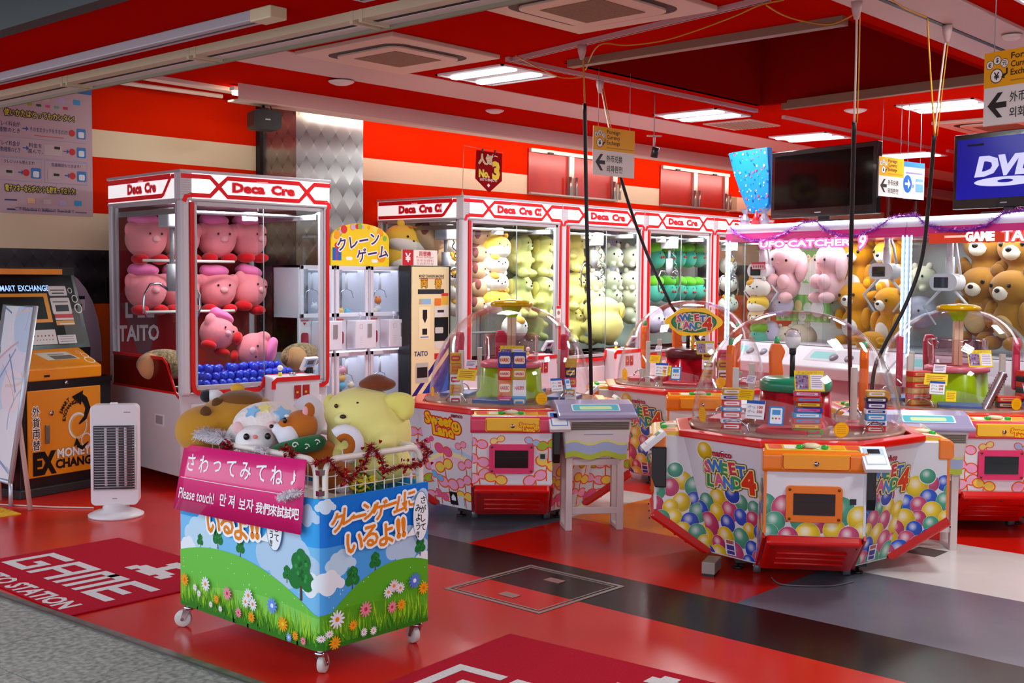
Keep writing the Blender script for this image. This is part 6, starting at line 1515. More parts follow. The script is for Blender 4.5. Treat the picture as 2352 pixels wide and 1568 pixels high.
# floor hatch
q = [at_z(*p_, 0) for p_ in ((1018, 1352), (1217, 1298), (1437, 1346), (1240, 1410))]
hx0, hx1, hy0, hy1 = (q[0].x + q[3].x) / 2, (q[1].x + q[2].x) / 2, (q[2].y + q[3].y) / 2, (q[0].y + q[1].y) / 2
hb = thing('floor_hatch', 'square floor hatch with steel edge across the red and black floor', 'hatch', (hx0, hy0, 0.0006)); HX, HY = hx1 - hx0, hy1 - hy0
EDG = mat('hatch_edge', '#8a7a74', .35, .7)
g = G()
for i_, (a, b) in enumerate(((0, .022), (.034, .044))):
    g.box(a, HX - a, a, b, 0, .002, EDG); g.box(a, HX - a, HY - b, HY - a, 0, .002, EDG); g.box(a, b, b, HY - b, 0, .002, EDG); g.box(HX - b, HX - a, b, HY - b, 0, .002, EDG)
g.build('edge_frame', hb)
for (x, y) in ((.14, HY * .50), (HX - .16, HY * .52)):
    g = G(); g.box(x - .03, x + .03, y - .05, y + .05, 0, .003, mat('hatch_pull', '#a8706a', .35, .6)); g.box(x - .012, x + .012, y - .035, y + .035, .003, .0034, EDG); g.build('pull_plate', hb)

# wall poster
X0, X1 = at_y(0, 400, YW).x - .05, at_y(212, 400, YW).x; z0, z1 = at_y(212, 498, YW).z, 3.04
po = thing('wall_poster', 'white instruction poster on the red wall behind the exchange kiosk', 'poster', (X0, YW - 0.004, z0)); PW, PH = X1 - X0, z1 - z0
g = G(); g.box(0, PW, 0, 0.003, 0, PH, ink('#bfa6ae', .6)); g.build('sheet', po)
P = Print((0, 0, 0), (1, 0, 0), (0, 0, 1)); NV = '#2e3468'
P.rect(0, PH - .10, PW, PH, '#2f74b4'); P.text('\u4f7f\u3048\u307e\u3059', PW * .72, PH - .05, .07, '#dfe8f2', bold=.03)
def heading(txt, y): P.text(txt, PW * .46, y, .055, '#d8c82c', w=PW * .70, bold=.05, outline='#26244a', ow=.006)
def cards(y):
    for i, c in enumerate(('#e0b48a', '#c8b8bc', '#b8a8d0', '#3a9ad0')): P.poly(rrect(PW * (.36 + .16 * i) - .03, y - .02, PW * (.36 + .16 * i) + .03, y + .02, .008), c)
cards(PH - .17)
for i, c in enumerate(('#a0a42c', '#3a5a3a', '#d84a80', '#6aa0a8', '#c42a50')): P.poly(rrect(PW * (.36 + .09 * i) - .02, PH - .235, PW * (.36 + .09 * i) + .02, PH - .215, .005), c)
heading('\u4f7f\u3044\u304b\u305f\u306f\u3068\u3063\u3066\u3082\u30ab\u30f3\u30bf\u30f3!', PH - .30)
def ln(x0, x1, y, h=.016, c=NV): P.rect(PW * x0, y - h / 2, PW * x1, y + h / 2, c)
def icon(x, y): P.disc(PW * (x - .075), y, .026, '#c42a30'); P.poly(rrect(PW * x - .02, y - .04, PW * x + .055, y + .04, .01), '#3a78b8'); P.poly(rrect(PW * x - .005, y - .03, PW * x + .042, y + .015, .01), '#dce4ee')
def arrow(x, y): P.rect(PW * x - .02, y - .004, PW * x + .01, y + .004, '#2a5aa0'); P.poly([(PW * x + .008, y - .018), (PW * x + .028, y), (PW * x + .008, y + .018)], '#2a5aa0')
for k, (t1, t2) in enumerate((('\u30d7\u30ec\u30a4\u6599\u91d1\u304c', '1\u7a2e\u985e\u306e\u3068\u304d'), ('\u30d7\u30ec\u30a4\u6599\u91d1\u304c', '\u8907\u6570\u7a2e\u985e\u306e\u3068\u304d'))):
    y = PH - .41 - k * .145; P.text(t1, PW * .15, y + .025, .04, NV, w=PW * .22); P.text(t2, PW * .15, y - .022, .04, NV, w=PW * .22); arrow(.31, y)
    if k == 0: P.text('\u305d\u306e\u307e\u307e\u30bf\u30c3\u30c1\u3092\u3059\u308b\u3060\u3051!', PW * .55, y, .04, NV, w=PW * .38); ln(.4, .7, y - .045, .006, '#c8606a')
    else: P.text('\u6599\u91d1\u3092', PW * .41, y + .025, .036, NV); P.text('\u9078\u3093\u3067\u3001', PW * .41, y - .02, .036, NV); P.rect(PW * .5, y - .04, PW * .68, y + .04, '#c4b4b4'); P.rect(PW * .6, y + .01, PW * .66, y + .03, '#2a2626'); arrow(.72, y)
    icon(.86, y); P.rect(PW * .04, y - .072, PW * .96, y - .070, '#8aa0c8')
for k in range(2):
    x = .25 + k * .47; y = PH - .72; P.poly(stroke([(PW * (x - .22), y - .085), (PW * (x + .22), y - .085), (PW * (x + .22), y + .085), (PW * (x - .22), y + .085), (PW * (x - .22), y - .085)], .004), '#8aa0c8')
    P.text(('\u30af\u30ec\u30b8\u30c3\u30c8\u3082\u4f7f\u3048\u307e\u3059!', '\u6b8b\u9ad8\u78ba\u8a8d\u3082\u3067\u304d\u307e\u3059!')[k], PW * x, y + .055, .03, NV, w=PW * .3); P.rect(PW * (x - .19), y - .055, PW * (x - .05), y + .02, '#c0aeb0'); P.rect(PW * (x - .13), y - .03, PW * (x - .07), y - .01, '#2a2626'); arrow(x + .01, y - .02); icon(x + .14, y - .02)
heading('\u96fb\u5b50\u30de\u30cd\u30fc\u306a\u3089\u30dd\u30a4\u30f3\u30c8\u3082\u8caf\u307e\u3063\u3066\u304a\u30c8\u30af!', PH - .86)
cards(PH - .95); ln(.1, .22, PH - .95, .010); ln(.12, .2, PH - 1.02, .010)
for i in range(4): ln(.3 + .17 * i, .42 + .17 * i, PH - 1.02, .008, '#6a6a80'); 
if PH > 1.0:
    P.text('\u3054\u4e0d\u660e\u306a\u70b9\u306f\u304a\u6c17\u8efd\u306b\u30b9\u30bf\u30c3\u30d5\u307e\u3067', PW * .5, .035, .03, NV, w=PW * .6)
P.build('poster_print', po)

# mini crane cabinets between the big machine and the changer
MCY = 7.78; mx = [at_y(x, 700, MCY).x for x in (702, 768, 844, 922)]
MW = (mx[3] - mx[1]) / 2
zt, zm1, zm0, zb_ = at_y(845, 611, MCY).z, at_y(845, 726, MCY).z, at_y(845, 803, MCY).z, 0.0
def mini_crane(x0, label):
    t = thing('mini_crane_cabinet', label, 'mini claw machine', (x0, MCY, 0), group='white mini crane cabinets'); MWt = mat('mini_white', '#d9d6e2', .35); W_ = MW - .004; D_m = .36
    zz = [(zm1, zt), (zm0 - .62, zm0 - .01)]
    g = G(); g.box(0, W_, .02, D_m, 0.04, zm0 - .62, MWt); g.box(0, W_, .02, D_m, zm0, zm1, MWt); g.box(0, .02, .0, D_m, .04, zt, MWt); g.box(W_ - .02, W_, .0, D_m, .04, zt, MWt); g.box(0, W_, .0, D_m, zt - .02, zt, MWt); g.box(0, W_, D_m - .02, D_m, .04, zt, MWt)
    g.build('cabinet', t)
    for a, b in zz:
        g = G(); s_ = .045; g.box(.012, s_, -.012, .004, a, b, MWt); g.box(W_ - s_, W_ - .012, -.012, .004, a, b, MWt); g.box(.012, W_ - .012, -.012, .004, b - .035, b, MWt); g.box(.012, W_ - .012, -.012, .004, a, a + .035, MWt); dr_ = g.build('door_frame', t, bevel=.003)
        g = G(); g.box(s_, W_ - s_, -.006, -.002, a + .035, b - .035, CLEAR); g.build('door_glass', dr_)
        g = G(); g.box(.04, W_ - .04, .1, .13, b - .06, b - .04, ALU); g.cyl((W_ * .6, .115, b - .2), (W_ * .6, .115, b - .06), .012, WHITE); g.tube([(W_ * .4, .115, b - .28), (W_ * .45, .115, b - .22), (W_ * .6, .115, b - .2), (W_ * .75, .115, b - .22), (W_ * .8, .115, b - .28)], .004, CHROME, 6); g.build('claw', t)
        g = G(); g.box(.02, W_ - .02, .02, D_m - .02, b - .025, b - .015, mat('mini_led', '#f4f6ff', .4, emit=3.0, ecol='#eaf0ff')); g.build('led_panel', t)
    g = G(); g.box(W_ * .38, W_ - .005, -.11, .02, zm0 + .02, zm1 - .03, MWt); cb = g.build('coin_box', t, bevel=.006)
    g = G(); xx = W_ * .78; g.box(xx - .022, xx + .022, -.118, -.109, zm0 + .12, zm1 - .06, ALU); g.build('coin_slot', cb)
    g = G(); g.cyl((W_ * .62, -.06, zm1 - .03), (W_ * .62, -.06, zm1 + .01), .006, CHROME); g.ell((W_ * .62, -.06, zm1 + .022), .017, .017, .02, mat('joy_clear', '#d8d0e8', .2)); g.build('joystick', cb)
    g = G(); xx = W_ * .2; g.prism(rrect(xx - .035, zm0 + .06, xx + .035, zm0 + .17, .02), .010, .021, 'y', mat('hatch_crimson', '#a0183a', .35)); g.build('prize_flap', t)
    P = Print((0, .0195, 0), (1, 0, 0), (0, 0, 1)); P.poly([(xx - .018, zm1 - .04), (xx + .018, zm1 - .04), (xx, zm1 - .065)], '#c8342c'); P.rect(xx - .04, zm1 - .03, xx + .04, zm1 - .018, '#d8706a'); P.rect(xx - .02, zm0 + .035, xx + .02, zm0 + .05, '#d0c860'); P.build('flap_print', t)
    P = Print((0, -.1105, 0), (1, 0, 0), (0, 0, 1)); P.poly(stroke([(W_ * .5, zm1 - .10), (W_ * .58, zm1 - .10), (W_ * .58, zm1 - .065), (W_ * .5, zm1 - .065), (W_ * .5, zm1 - .10)], .003), '#9a98a4'); [P.rect(W_ * .5, zm0 + .06 + .015 * i, W_ * .58, zm0 + .062 + .015 * i, '#b0aeb8') for i in range(5)]; P.build('box_print', cb)
    return t
minis = [mini_crane(mx[1] - MW * .98, 'white mini crane cabinet seen through the big machine glass'), mini_crane(mx[1], 'white mini crane cabinet directly right of the big claw machine'), mini_crane(mx[1] + MW, 'white mini crane cabinet next to the money changer')]
r_ = random.Random(8)
for n_, (xp, yp) in enumerate(((722, 705), (745, 700), (782, 716), (798, 718), (860, 715), (868, 690), (868, 708), (786, 850), (786, 868), (786, 885), (806, 884), (872, 880), (715, 850), (740, 868))):
    p = at_y(xp, yp, MCY + .12); c = ('#e8e4ee', '#f0b0c0', '#f0c070', '#7ac0e0', '#e8d8c0', '#e88040')[n_ % 6]
    t = thing('small_plush', 'small plush in the %s' % ('left mini cabinet behind the big machine glass', 'middle mini cabinet', 'right mini cabinet by the money changer')[0 if xp < 760 else 1 if xp < 840 else 2], 'plush toy', p, group='small plushes in the mini crane cabinets')
    gg = G(); gg.ell((0, 0, 0), .034, .03, .032, plush_mat(c), 12, 8); gg.build('body', t); gg = G(); [gg.ell((s * .018, 0, .03), .01, .008, .012, plush_mat(c), 8, 5) for s in (-1, 1)]; gg.build('ears', t)
# rounded topper sign
tz0 = zt + .002; tx0, tx1 = at_y(764, 600, MCY).x, at_y(897, 600, MCY).x; tw = tx1 - tx0; th_ = at_y(830, 513, MCY).z - tz0
tp = thing('topper_sign', 'yellow arched sign with purple lettering on top of the mini crane cabinets', 'sign', (tx0, MCY + .02, tz0))
arch = [(0, 0), (tw, 0), (tw, th_ * .62)] + [(tw * (.5 + .5 * math.cos(a)), th_ * (.62 + .38 * math.sin(a))) for a in [PI * i / 14 for i in range(1, 14)]] + [(0, th_ * .62)]
g = G(); g.prism(arch, 0, .018, 'y', ink('#f4cf1c', .4)); g.build('board', tp)
P = Print((0, 0, 0), (1, 0, 0), (0, 0, 1)); r_ = random.Random(4)
for i in range(22):
    a = PI * r_.random(); P.disc(tw * (.5 + .43 * math.cos(a)), th_ * (.60 + .33 * math.sin(a)), r_.uniform(.015, .04), ('#e8641c', '#f0a020', '#8ab83a', '#c8b0d0', '#f0d860', '#d83a3a')[i % 6], 14)
P.disc(tw * .86, th_ * .22, .05, '#f09a20', 16); P.poly([(tw * .02, th_ * .12), (tw * .17, th_ * .12), (tw * .17, th_ * .42), (tw * .02, th_ * .42)], '#2a64b4'); P.rect(tw * .085, th_ * .12, tw * .105, th_ * .42, '#c8243c'); P.disc(tw * .095, th_ * .47, .025, '#c8243c')
for (x, y) in ((.3, .17), (.74, .12)): [P.disc(tw * x + dx, th_ * y, .017, '#f6f2e8', 12) for dx in (-.02, 0, .02)]
for txt, x, y in (('\u30af\u30ec\u30fc\u30f3', .46, .58), ('\u30b2\u30fc\u30e0', .70, .30)): P.text(txt, tw * x, th_ * y, .125, '#3a2a5c', bold=.05, rot=.16, outline='#f6f0f4', ow=.010)
P.build('sign_print', tp)
# money changer
CHY = 7.55; cxl, cxr = at_y(944, 760, CHY).x, at_y(1037, 760, CHY).x; CW = cxr - cxl; chz = at_y(985, 610, CHY).z
ch = thing('money_changer', 'cream and black money changing machine left of the row of claw machines', 'money changer', (cxl, CHY, 0))
g = G(); g.box(0, CW, .012, .16, .03, chz, BLACK); g.build('cabinet', ch, bevel=.004)
g = G(); g.box(.012, CW - .035, 0, .014, .06, chz - .01, ink('#e6d6a6', .4)); fp_ = g.build('front_panel', ch, bevel=.003)
P = Print((.012, 0, .06), (1, 0, 0), (0, 0, 1)); w_ = CW - .047; h_ = chz - .07
def Y_(py_): return at_y(985, py_, CHY).z - .06
P.clip = [(0, 0), (w_, 0), (w_, h_), (0, h_)]
P.poly([(0, Y_(935)), (w_, Y_(815)), (w_, 0), (0, 0)], '#16308c'); P.poly([(0, Y_(905)), (w_, Y_(785)), (w_, Y_(800)), (0, Y_(920))], '#2a1c70'); P.poly([(w_ * .4, 0), (w_, Y_(850)), (w_, Y_(880)), (w_ * .7, 0)], '#1f6ad0'); P.clip = None
P.text('MONEY CHANGING MACHINE', w_ * .52, Y_(634), .035, '#3a3230', w=w_ * .68, bold=.03); P.rect(w_ * .18, Y_(640), w_ * .86, Y_(638.5), '#b83a30')
P.text('\u4e21', w_ * .32, Y_(651), .085, '#e8a41c', bold=.05, outline='#4a3420', ow=.006); P.text('\u66ff', w_ * .70, Y_(651), .085, '#e8a41c', bold=.05, outline='#4a3420', ow=.006)
P.rect(w_ * .15, Y_(675), w_ * .86, Y_(664), '#2a2b30'); P.rect(w_ * .18, Y_(698), w_ * .5, Y_(686), '#8ab8d8'); P.rect(w_ * .18, Y_(698), w_ * .27, Y_(686), '#b8a890'); P.poly(rrect(w_ * .60, Y_(702), w_ * .78, Y_(685), .008), '#e0762c'); P.rect(w_ * .79, Y_(700), w_ * .98, Y_(673), '#e0b040'); P.rect(w_ * .79, Y_(680), w_ * .98, Y_(673), '#c83a3a')
P.poly(rrect(w_ * .18, Y_(778), w_ * .48, Y_(704), .01), '#efe2ba'); P.rect(w_ * .28, Y_(730), w_ * .40, Y_(711), '#1c1416'); P.poly([(w_ * .28, Y_(730)), (w_ * .40, Y_(730)), (w_ * .34, Y_(742))], '#1c1416'); P.rect(w_ * .27, Y_(768), w_ * .40, Y_(754), '#16161a'); P.rect(w_ * .22, Y_(775), w_ * .44, Y_(772), '#6a84b8')
P.poly(rrect(w_ * .60, Y_(728), w_ * .98, Y_(705), .008), '#d8d4cc'); P.rect(w_ * .68, Y_(718), w_ * .86, Y_(712), '#2a1c1c'); P.rect(w_ * .60, Y_(784), w_ * .98, Y_(729), ink('#0c0c0e', .2)); P.poly(rrect(w_ * .62, Y_(766), w_ * .84, Y_(752), .008), '#c8c4c0'); P.rect(w_ * .62, Y_(802), w_ * .9, Y_(786), '#d8d4cc')
P.text('TAITO', w_ * .24, Y_(811), .06, '#2a3a6a', w=w_ * .36, bold=.03); P.poly(rrect(w_ * .10, Y_(878), w_ * .44, Y_(832), .01), '#b8b4ac'); P.rect(w_ * .13, Y_(866), w_ * .41, Y_(842), '#1a181a'); P.rect(w_ * .6, Y_(826), w_ * .75, Y_(812), '#c8182c')
P.build('front_print', fp_)
sx0, sx1 = at_y(928, 590, CHY).x, at_y(1008, 590, CHY).x; sz0 = chz + .001; sz1 = at_y(970, 574, CHY).z
sg_ = thing('changer_sign', 'small white and red money change sign standing on the money changer', 'sign', (sx0, CHY + .02, sz0)); w_ = sx1 - sx0; h_ = sz1 - sz0
g = G(); g.box(0, w_, 0, .012, 0, h_, ink('#efe4dc', .4)); g.build('board', sg_)
P = Print((0, 0, 0), (1, 0, 0), (0, 0, 1)); P.rect(0, 0, w_ * .31, h_, '#b81c2c'); P.text('\u00a5', w_ * .155, h_ * .5, h_ * .75, '#f2e4dc', bold=.03); P.text('\u4e21\u66ff\u6a5f', w_ * .64, h_ * .76, h_ * .36, '#b81c2c', bold=.05); P.text('Money exchanger', w_ * .64, h_ * .52, h_ * .2, '#b84a50', w=w_ * .5); P.text('\u8d27\u5e01\u5151\u6362\u673a', w_ * .64, h_ * .32, h_ * .18, '#b84a50', w=w_ * .5); P.text('\uc624\uc20c\ud658\uc804\uc0c1', w_ * .64, h_ * .13, h_ * .18, '#b84a50', w=w_ * .5); P.build('sign_print', sg_)
# blue charge banner standing between mini cabinets and changer
bx0, bx1 = at_y(880, 700, MCY + .40).x, at_y(938, 700, MCY + .40).x
bn = thing('charge_banner', 'blue upright banner with white script behind the mini crane cabinets', 'banner', ((bx0 + bx1) / 2, MCY + .40, 0)); w_ = bx1 - bx0
g = G(); g.box(-w_ / 2, w_ / 2, 0, .01, .03, 1.55, ink('#1b48c4', .35)); g.box(-w_ / 2, w_ / 2, -.06, .08, 0, .03, GREY); g.build('panel', bn)
P = Print((0, 0, 0), (1, 0, 0), (0, 0, 1)); P.text('Charge', 0, 1.15, .22, '#e8f0fa', rot=-1.1, shear=.25, bold=.03); P.build('banner_print', bn)
g = G(); T = Matrix.Translation((w_ * .45, -.02, 1.28)) @ Euler((0, .35, 0)).to_matrix().to_4x4(); g.box(-.10, .10, 0, .004, -.16, .16, ink('#e8e4f0'), T); g.build('info_card', bn)
# ------------------------------------------------------------------ prize cabinets along the right
UZ = 2.05
U0 = at_z(1670, 517, UZ); U1 = at_z(2352, 484, UZ); ud = (U1 - U0); ud.z = 0; ud.normalize()
URZ = math.atan2(ud.y, ud.x); UNV = V3((ud.y, -ud.x, 0))        # outward normal of the fronts
UW = (at_z(2085, 497, UZ) - U0).length; UD = 0.95
LED = mat('led_strip', '#ffffff', 0.4, emit=3.0, ecol='#cfe0ff'); LEDB = mat('led_rope', '#cfe6ff', 0.4, emit=2.6, ecol='#9fd0ff')
MAG = mat('magenta_band', '#c8157c', 0.3, emit=0.08)
def u_at(px_, py_, back=0.0): return at_pl(px_, py_, U0 - UNV * back, UNV)
def prize_cabinet(label, off):
    P0 = U0 + ud * off; t = thing('prize_cabinet', label, 'claw machine', (P0.x, P0.y, 0), URZ, 'glass prize cabinets with lit tops'); W = UW - .01
    WHT = mat('cabinet_white', '#dcd8de', .3); zs, zt_ = .96, 1.90
    g = G(); g.box(0, W, .0, UD, .05, .80, mat('cabinet_body', '#d6bcc6', .4)); g.build('base', t, bevel=.01)
    g = G(); g.prism([(.0, .80), (-.17, .70), (-.20, .80), (-.16, .84), (.0, zs), (.1, zs), (.1, .8)], .0, W, 'x', WHT); cs = g.build('console', t, bevel=.01)
    for x in (W * .22, W * .30, W * .7, W * .78):
        g = G(); g.lathe([(.04, 0), (.04, .02), (.03, .03), (1e-6, .03)], 18, mat('console_button', '#8a8690', .3), Matrix.Translation((x, -.10, .875)) @ Euler((.55, 0, 0)).to_matrix().to_4x4()); g.build('button', cs)
    P = Print((0, -.162, .84), (1, 0, 0), V3((0, .16, .12)).normalized())
    for k in range(2):
        x = W * (.05 + .5 * k); P.rect(x, .02, x + W * .4, .17, '#c6c2c8'); P.poly(rrect(x + .05, .05, x + .30, .14, .02), '#7cc0bc')
    P.build('console_print', cs)
    g = G(); g.box(0, W, 0, UD, zt_, UZ - .03, WHT); g.box(-.002, W + .002, -.012, .0, zt_ + .01, zt_ + .065, MAG); g.box(-.004, W + .004, -.004, UD, zt_ - .012, zt_ + .008, MAG); hd = g.build('top', t)
    g = G(); g.box(0, W, -.016, .004, UZ - .035, UZ - .008, LED); g.build('led_strip', hd)
    for x0_, x1_ in ((0, .03), (W - .03, W)):
        g = G(); g.box(x0_, x1_, 0, .03, zs, zt_, FRAME); g.build('front_post', t)
        g = G(); g.box(x0_, x1_, UD - .03, UD, zs, zt_, FRAME); g.build('rear_post', t)
    for x_ in (.0, .045, W - .03):
        g = G(); xx = x_ + .008; g.tube([(xx, -.008, zs + (zt_ - zs) * i / 40) for i in range(41)], [.006 + .003 * (i % 2) for i in range(41)], LEDB, 6); g.build('led_rope', t)
    for k in range(2):
        g = G(); g.box(.03 + k * (W / 2 - .02), W / 2 + .01 + k * (W / 2 - .04), .010 + k * .01, .015 + k * .01, zs, zt_, CLEAR); g.build('glass_pane', t)
        g = G(); g.box(k * (W - .008), k * (W - .008) + .008, .03, UD - .03, zs, zt_, CLEAR); g.build('side_pane', t)
    g = G(); g.box(.01, W - .01, .03, UD - .01, zs - .02, zs, mat('play_deck', '#cfcdd2', .5)); g.build('play_deck', t)
    g = G(); g.box(.01, W - .01, UD - .02, UD - .005, zs, zt_, mat('cabinet_back', '#e8ecea', .5)); g.build('back_panel', t)
    g = G(); g.box(W * .5 - .006, W * .5 + .006, .2, UD - .02, zs, zt_, glass('divider', '#f4f8fa', .5)); g.build('divider', t)
    return t
def pod_claw(t, px_, py_, back, label=None):
    M = Matrix.Translation(t.location) @ t.rotation_euler.to_matrix().to_4x4(); c = M.inverted() @ u_at(px_, py_, back)
    g = G(); prof = []
    g.prism(rrect(-.13, -.068, .13, .068, .066, 8), -.055, .055, 'y', mat('pod_white', '#ecebf0', .25, coat=.4), Matrix.Translation(c)); p = g.build('claw_pod', t, bevel=.02, seg=3)
    g = G(); g.box(c.x - .085, c.x + .05, c.y - .062, c.y - .05, c.z - .045, c.z + .04, SCREEN); g.build('pod_window', p, bevel=.008)
    g = G(); g.cyl((c.x + .02, c.y, c.z + .06), (c.x + .02, c.y, c.z + .20), .035, WHITE); g.cyl((c.x + .02, c.y, c.z + .18), (c.x + .02, c.y, 1.90), .024, WHITE); g.tube([(c.x + .06, c.y, 1.88), (c.x + .09, c.y, c.z + .2), (c.x + .12, c.y, c.z + .06)], .012, mat('hose_white', '#e4e2e6', .4), 8); g.build('claw_mast', p)
    for s in (-1, 1):
        g = G(); AC = mat('arm_clear', '#e6eaf0', .1)
        g.tube([(c.x + s * .06, c.y, c.z - .06), (c.x + s * .22, c.y, c.z - .20), (c.x + s * .10, c.y, c.z - .34)], [.012, .012, .008], AC, 6); g.build('claw_arm', p)
    return p
ufo = [prize_cabinet('glass prize cabinet with white lit top holding pink rabbits and amber bears', 0.0), prize_cabinet('glass prize cabinet at the right edge under the blue screen television', UW)]
pod_claw(ufo[0], 2032, 623, .28); pod_claw(ufo[0], 1748, 622, .28); pod_claw(ufo[1], 2176, 648, .25)
for k in range(2):
    c = U0 + ud * (UW * (k + .5)) - UNV * .4
    area('prize_cabinet_light', (c.x, c.y, 1.885), (0, 0, URZ), UW * .85, .25, 11, (.94, .98, 1.0))
# lit signs inside the front glass
def sign_frame(px0, px1, pym, back): 
    a = u_at(px0, pym, back); b = u_at(px1, pym, back); return (a + b) / 2, (b - a).length
c, w_ = sign_frame(1738, 2004, 558, -.004); M = ufo[0].location; inv = (Matrix.Translation(ufo[0].location) @ ufo[0].rotation_euler.to_matrix().to_4x4()).inverted(); lc = inv @ c
lp = ink('#ff5aa0', .3, 1.2)
P = Print(lc, (1, 0, 0), (0, 0, 1)); P.text('UFO CATCHER', -w_ * .07, 0, .075, ink('#fff2f8', .3, 1.6), w=w_ * .80, bold=.03, outline=lp, ow=.016); P.text('9', w_ * .42, .0, .16, ink('#fff2f8', .3, 1.4), bold=.02, shear=.25, outline=lp, ow=.018); P.build('lit_lettering', ufo[0])
g = G(); g.box(lc.x - w_ * .5, lc.x + w_ * .52, lc.y + .003, lc.y + .006, lc.z - .06, lc.z + .06, CLEAR); g.build('sign_plate', ufo[0])
c, w_ = sign_frame(2170, 2440, 540, -.004); inv = (Matrix.Translation(ufo[1].location) @ ufo[1].rotation_euler.to_matrix().to_4x4()).inverted(); lc = inv @ c
P = Print(lc, (1, 0, 0), (0, 0, 1)); P.rect(-w_ * .65, -.05, w_ * .6, .06, ink('#c8361c', .4, .35)); P.rect(-w_ * .5, -.008, -w_ * .3, .008, ink('#ff8a7a', .3, 1.8))
P.text('TAITO', w_ * .22, 0, .12, ink('#fff4f4', .3, 1.8), w=w_ * .42, bold=.03, outline=ink('#ff4a4a', .3, 1.2), ow=.012); P.text('GAME', -w_ * .18, 0, .10, ink('#fff4f4', .3, 1.8), w=w_ * .26, bold=.06); P.build('lit_lettering', ufo[1])
# toys in the cabinets
GU = 'plushes in the glass prize cabinets'; FZ = URZ
def pu(kind, px_, py_, back, sc, lb, rz=0.0, rx=0.0, ry=0.0): return put(kind, u_at(px_, py_, back), sc, (rx, ry, FZ + rz), lb, GU)
pu('rabbit_plush', 1808, 622, .45, 1.22, 'pink lop eared rabbit plush nearer the left side of the prize cabinet', .15, 0, .08)
pu('rabbit_plush', 1912, 622, .55, 1.22, 'pink lop eared rabbit plush next to the amber bears', -.25)
pu('bear_plush', 1972, 612, .70, 1.20, 'amber bear plush in the upper tier, directly right of the pink rabbit', .12)
pu('bear_plush', 2045, 612, .66, 1.20, 'amber bear plush in the upper tier behind the white claw pod', -.1)
pu('bear_plush', 1966, 712, .62, 1.24, 'amber bear plush in the lower tier, left one of the pair', .05, 0, -.04)
pu('bear_plush', 2045, 722, .52, 1.16, 'amber bear plush in the lower tier, right one of the pair', -.15, 0, .05)
pu('bear_plush', 2010, 790, .40, 1.0, 'amber bear plush lying flat in front of the lower pair', .4, 1.35, 0)
pu('lavender_plush', 1792, 700, .40, .85, 'pale lavender plush at the left below the rabbits', .3); pu('cream_cat_plush', 1928, 700, .72, 1.05, 'cream cat plush left of the lower amber bears', -.3)
pu('cream_cat_plush', 1842, 775, .55, 1.05, 'cream cat plush seen through the top of the near dome', 0); pu('lavender_plush', 1768, 765, .3, .7, 'small lavender plush seen through the near dome, left of the bulb', .2); pu('cream_cat_plush', 1805, 770, .4, .7, 'cream cat plush just left of the party bulb', .2)
pu('teal_plush', 1742, 772, .2, .8, 'green capped plush low at the left side pane of the prize cabinet', 0)
pu('white_cat_plush', 1741, 662, .2, .8, 'white and orange cat plush at the left side pane, upper', .3); pu('cat_plush', 1741, 697, .2, .75, 'orange cat plush at the left side pane, middle', .1); pu('puppy_plush', 1742, 728, .2, .75, 'brown hooded puppy plush at the left side pane', .2)
pu('brown_bear_plush', 2268, 600, .65, 1.45, 'large brown bear plush in the upper tier of the right prize cabinet', .1); pu('brown_bear_plush', 2350, 610, .65, 1.45, 'large brown bear plush at the right picture edge, upper tier', .0)
pu('brown_bear_plush', 2255, 690, .55, 1.3, 'large brown bear plush in the lower tier, left of the others', .1); pu('brown_bear_plush', 2325, 700, .50, 1.3, 'large brown bear plush at the right picture edge, lower tier', -.1)
pu('cream_cat_plush', 2120, 640, .7, .9, 'pale cream cat plush left of the white claw pod in the right prize cabinet', .1); pu('lavender_plush', 2115, 720, .7, .95, 'pale lavender plush low in the right prize cabinet', .1)
for i, (x0_, x1_, y0_, y1_, bk, lb) in enumerate(((1783, 1905, 675, 735, .50, 'green picture board with pastel shapes below the pink rabbits'), (1843, 1882, 575, 650, .80, 'narrow green picture board between the two pink rabbits'))):
    a, b, d_ = u_at(x0_, y1_, bk), u_at(x1_, y1_, bk), u_at(x0_, y0_, bk); w_ = (b - a).length; h_ = (d_ - a).length
    t = thing('picture_board', lb, 'card', a, FZ); g = G(); g.box(0, w_, 0, .01, 0, h_, ink('#7cc05a', .4)); g.build('board', t)
    P = Print((0, 0, 0), (1, 0, 0), (0, 0, 1)); r_ = random.Random(i)
    for k in range(9): P.rect(w_ * k / 9, 0, w_ * (k + .5) / 9, h_, '#9ad27a', k == 8)
    for k, (x, y, r, c_) in enumerate(((.2, .45, .3, '#f0c8cc'), (.42, .6, .2, '#f0d898'), (.6, .5, .22, '#d8e8d8'), (.78, .5, .32, '#f4f2ee'), (.5, .2, .2, '#e8f0e4'))): P.disc(w_ * x, h_ * y, h_ * r, c_, 18)
    for k in range(5): P.disc(w_ * (.12 + .2 * k), h_ * (.8 if k % 2 else .15), h_ * .08, '#f6f6f0', 10); P.disc(w_ * (.12 + .2 * k), h_ * (.8 if k % 2 else .15), h_ * .035, '#f0c030', 8)
    P.build('board_print', t)
tg = u_at(1742, 610, .12); t = thing('notice_card', 'small red and white card hanging at the left claw pod', 'card', tg, FZ)
g = G(); g.box(-.09, .09, 0, .003, -.035, .035, ink('#d8384a', .4)); g.build('card', t); P = Print((0, 0, 0), (1, 0, 0), (0, 0, 1)); P.rect(-.08, -.028, .08, .012, '#f0dce0'); [P.rect(-.07 + .03 * i, -.02, -.05 + .03 * i, .005, '#c8384a', False) for i in range(5)]; P.build('card_print', t)
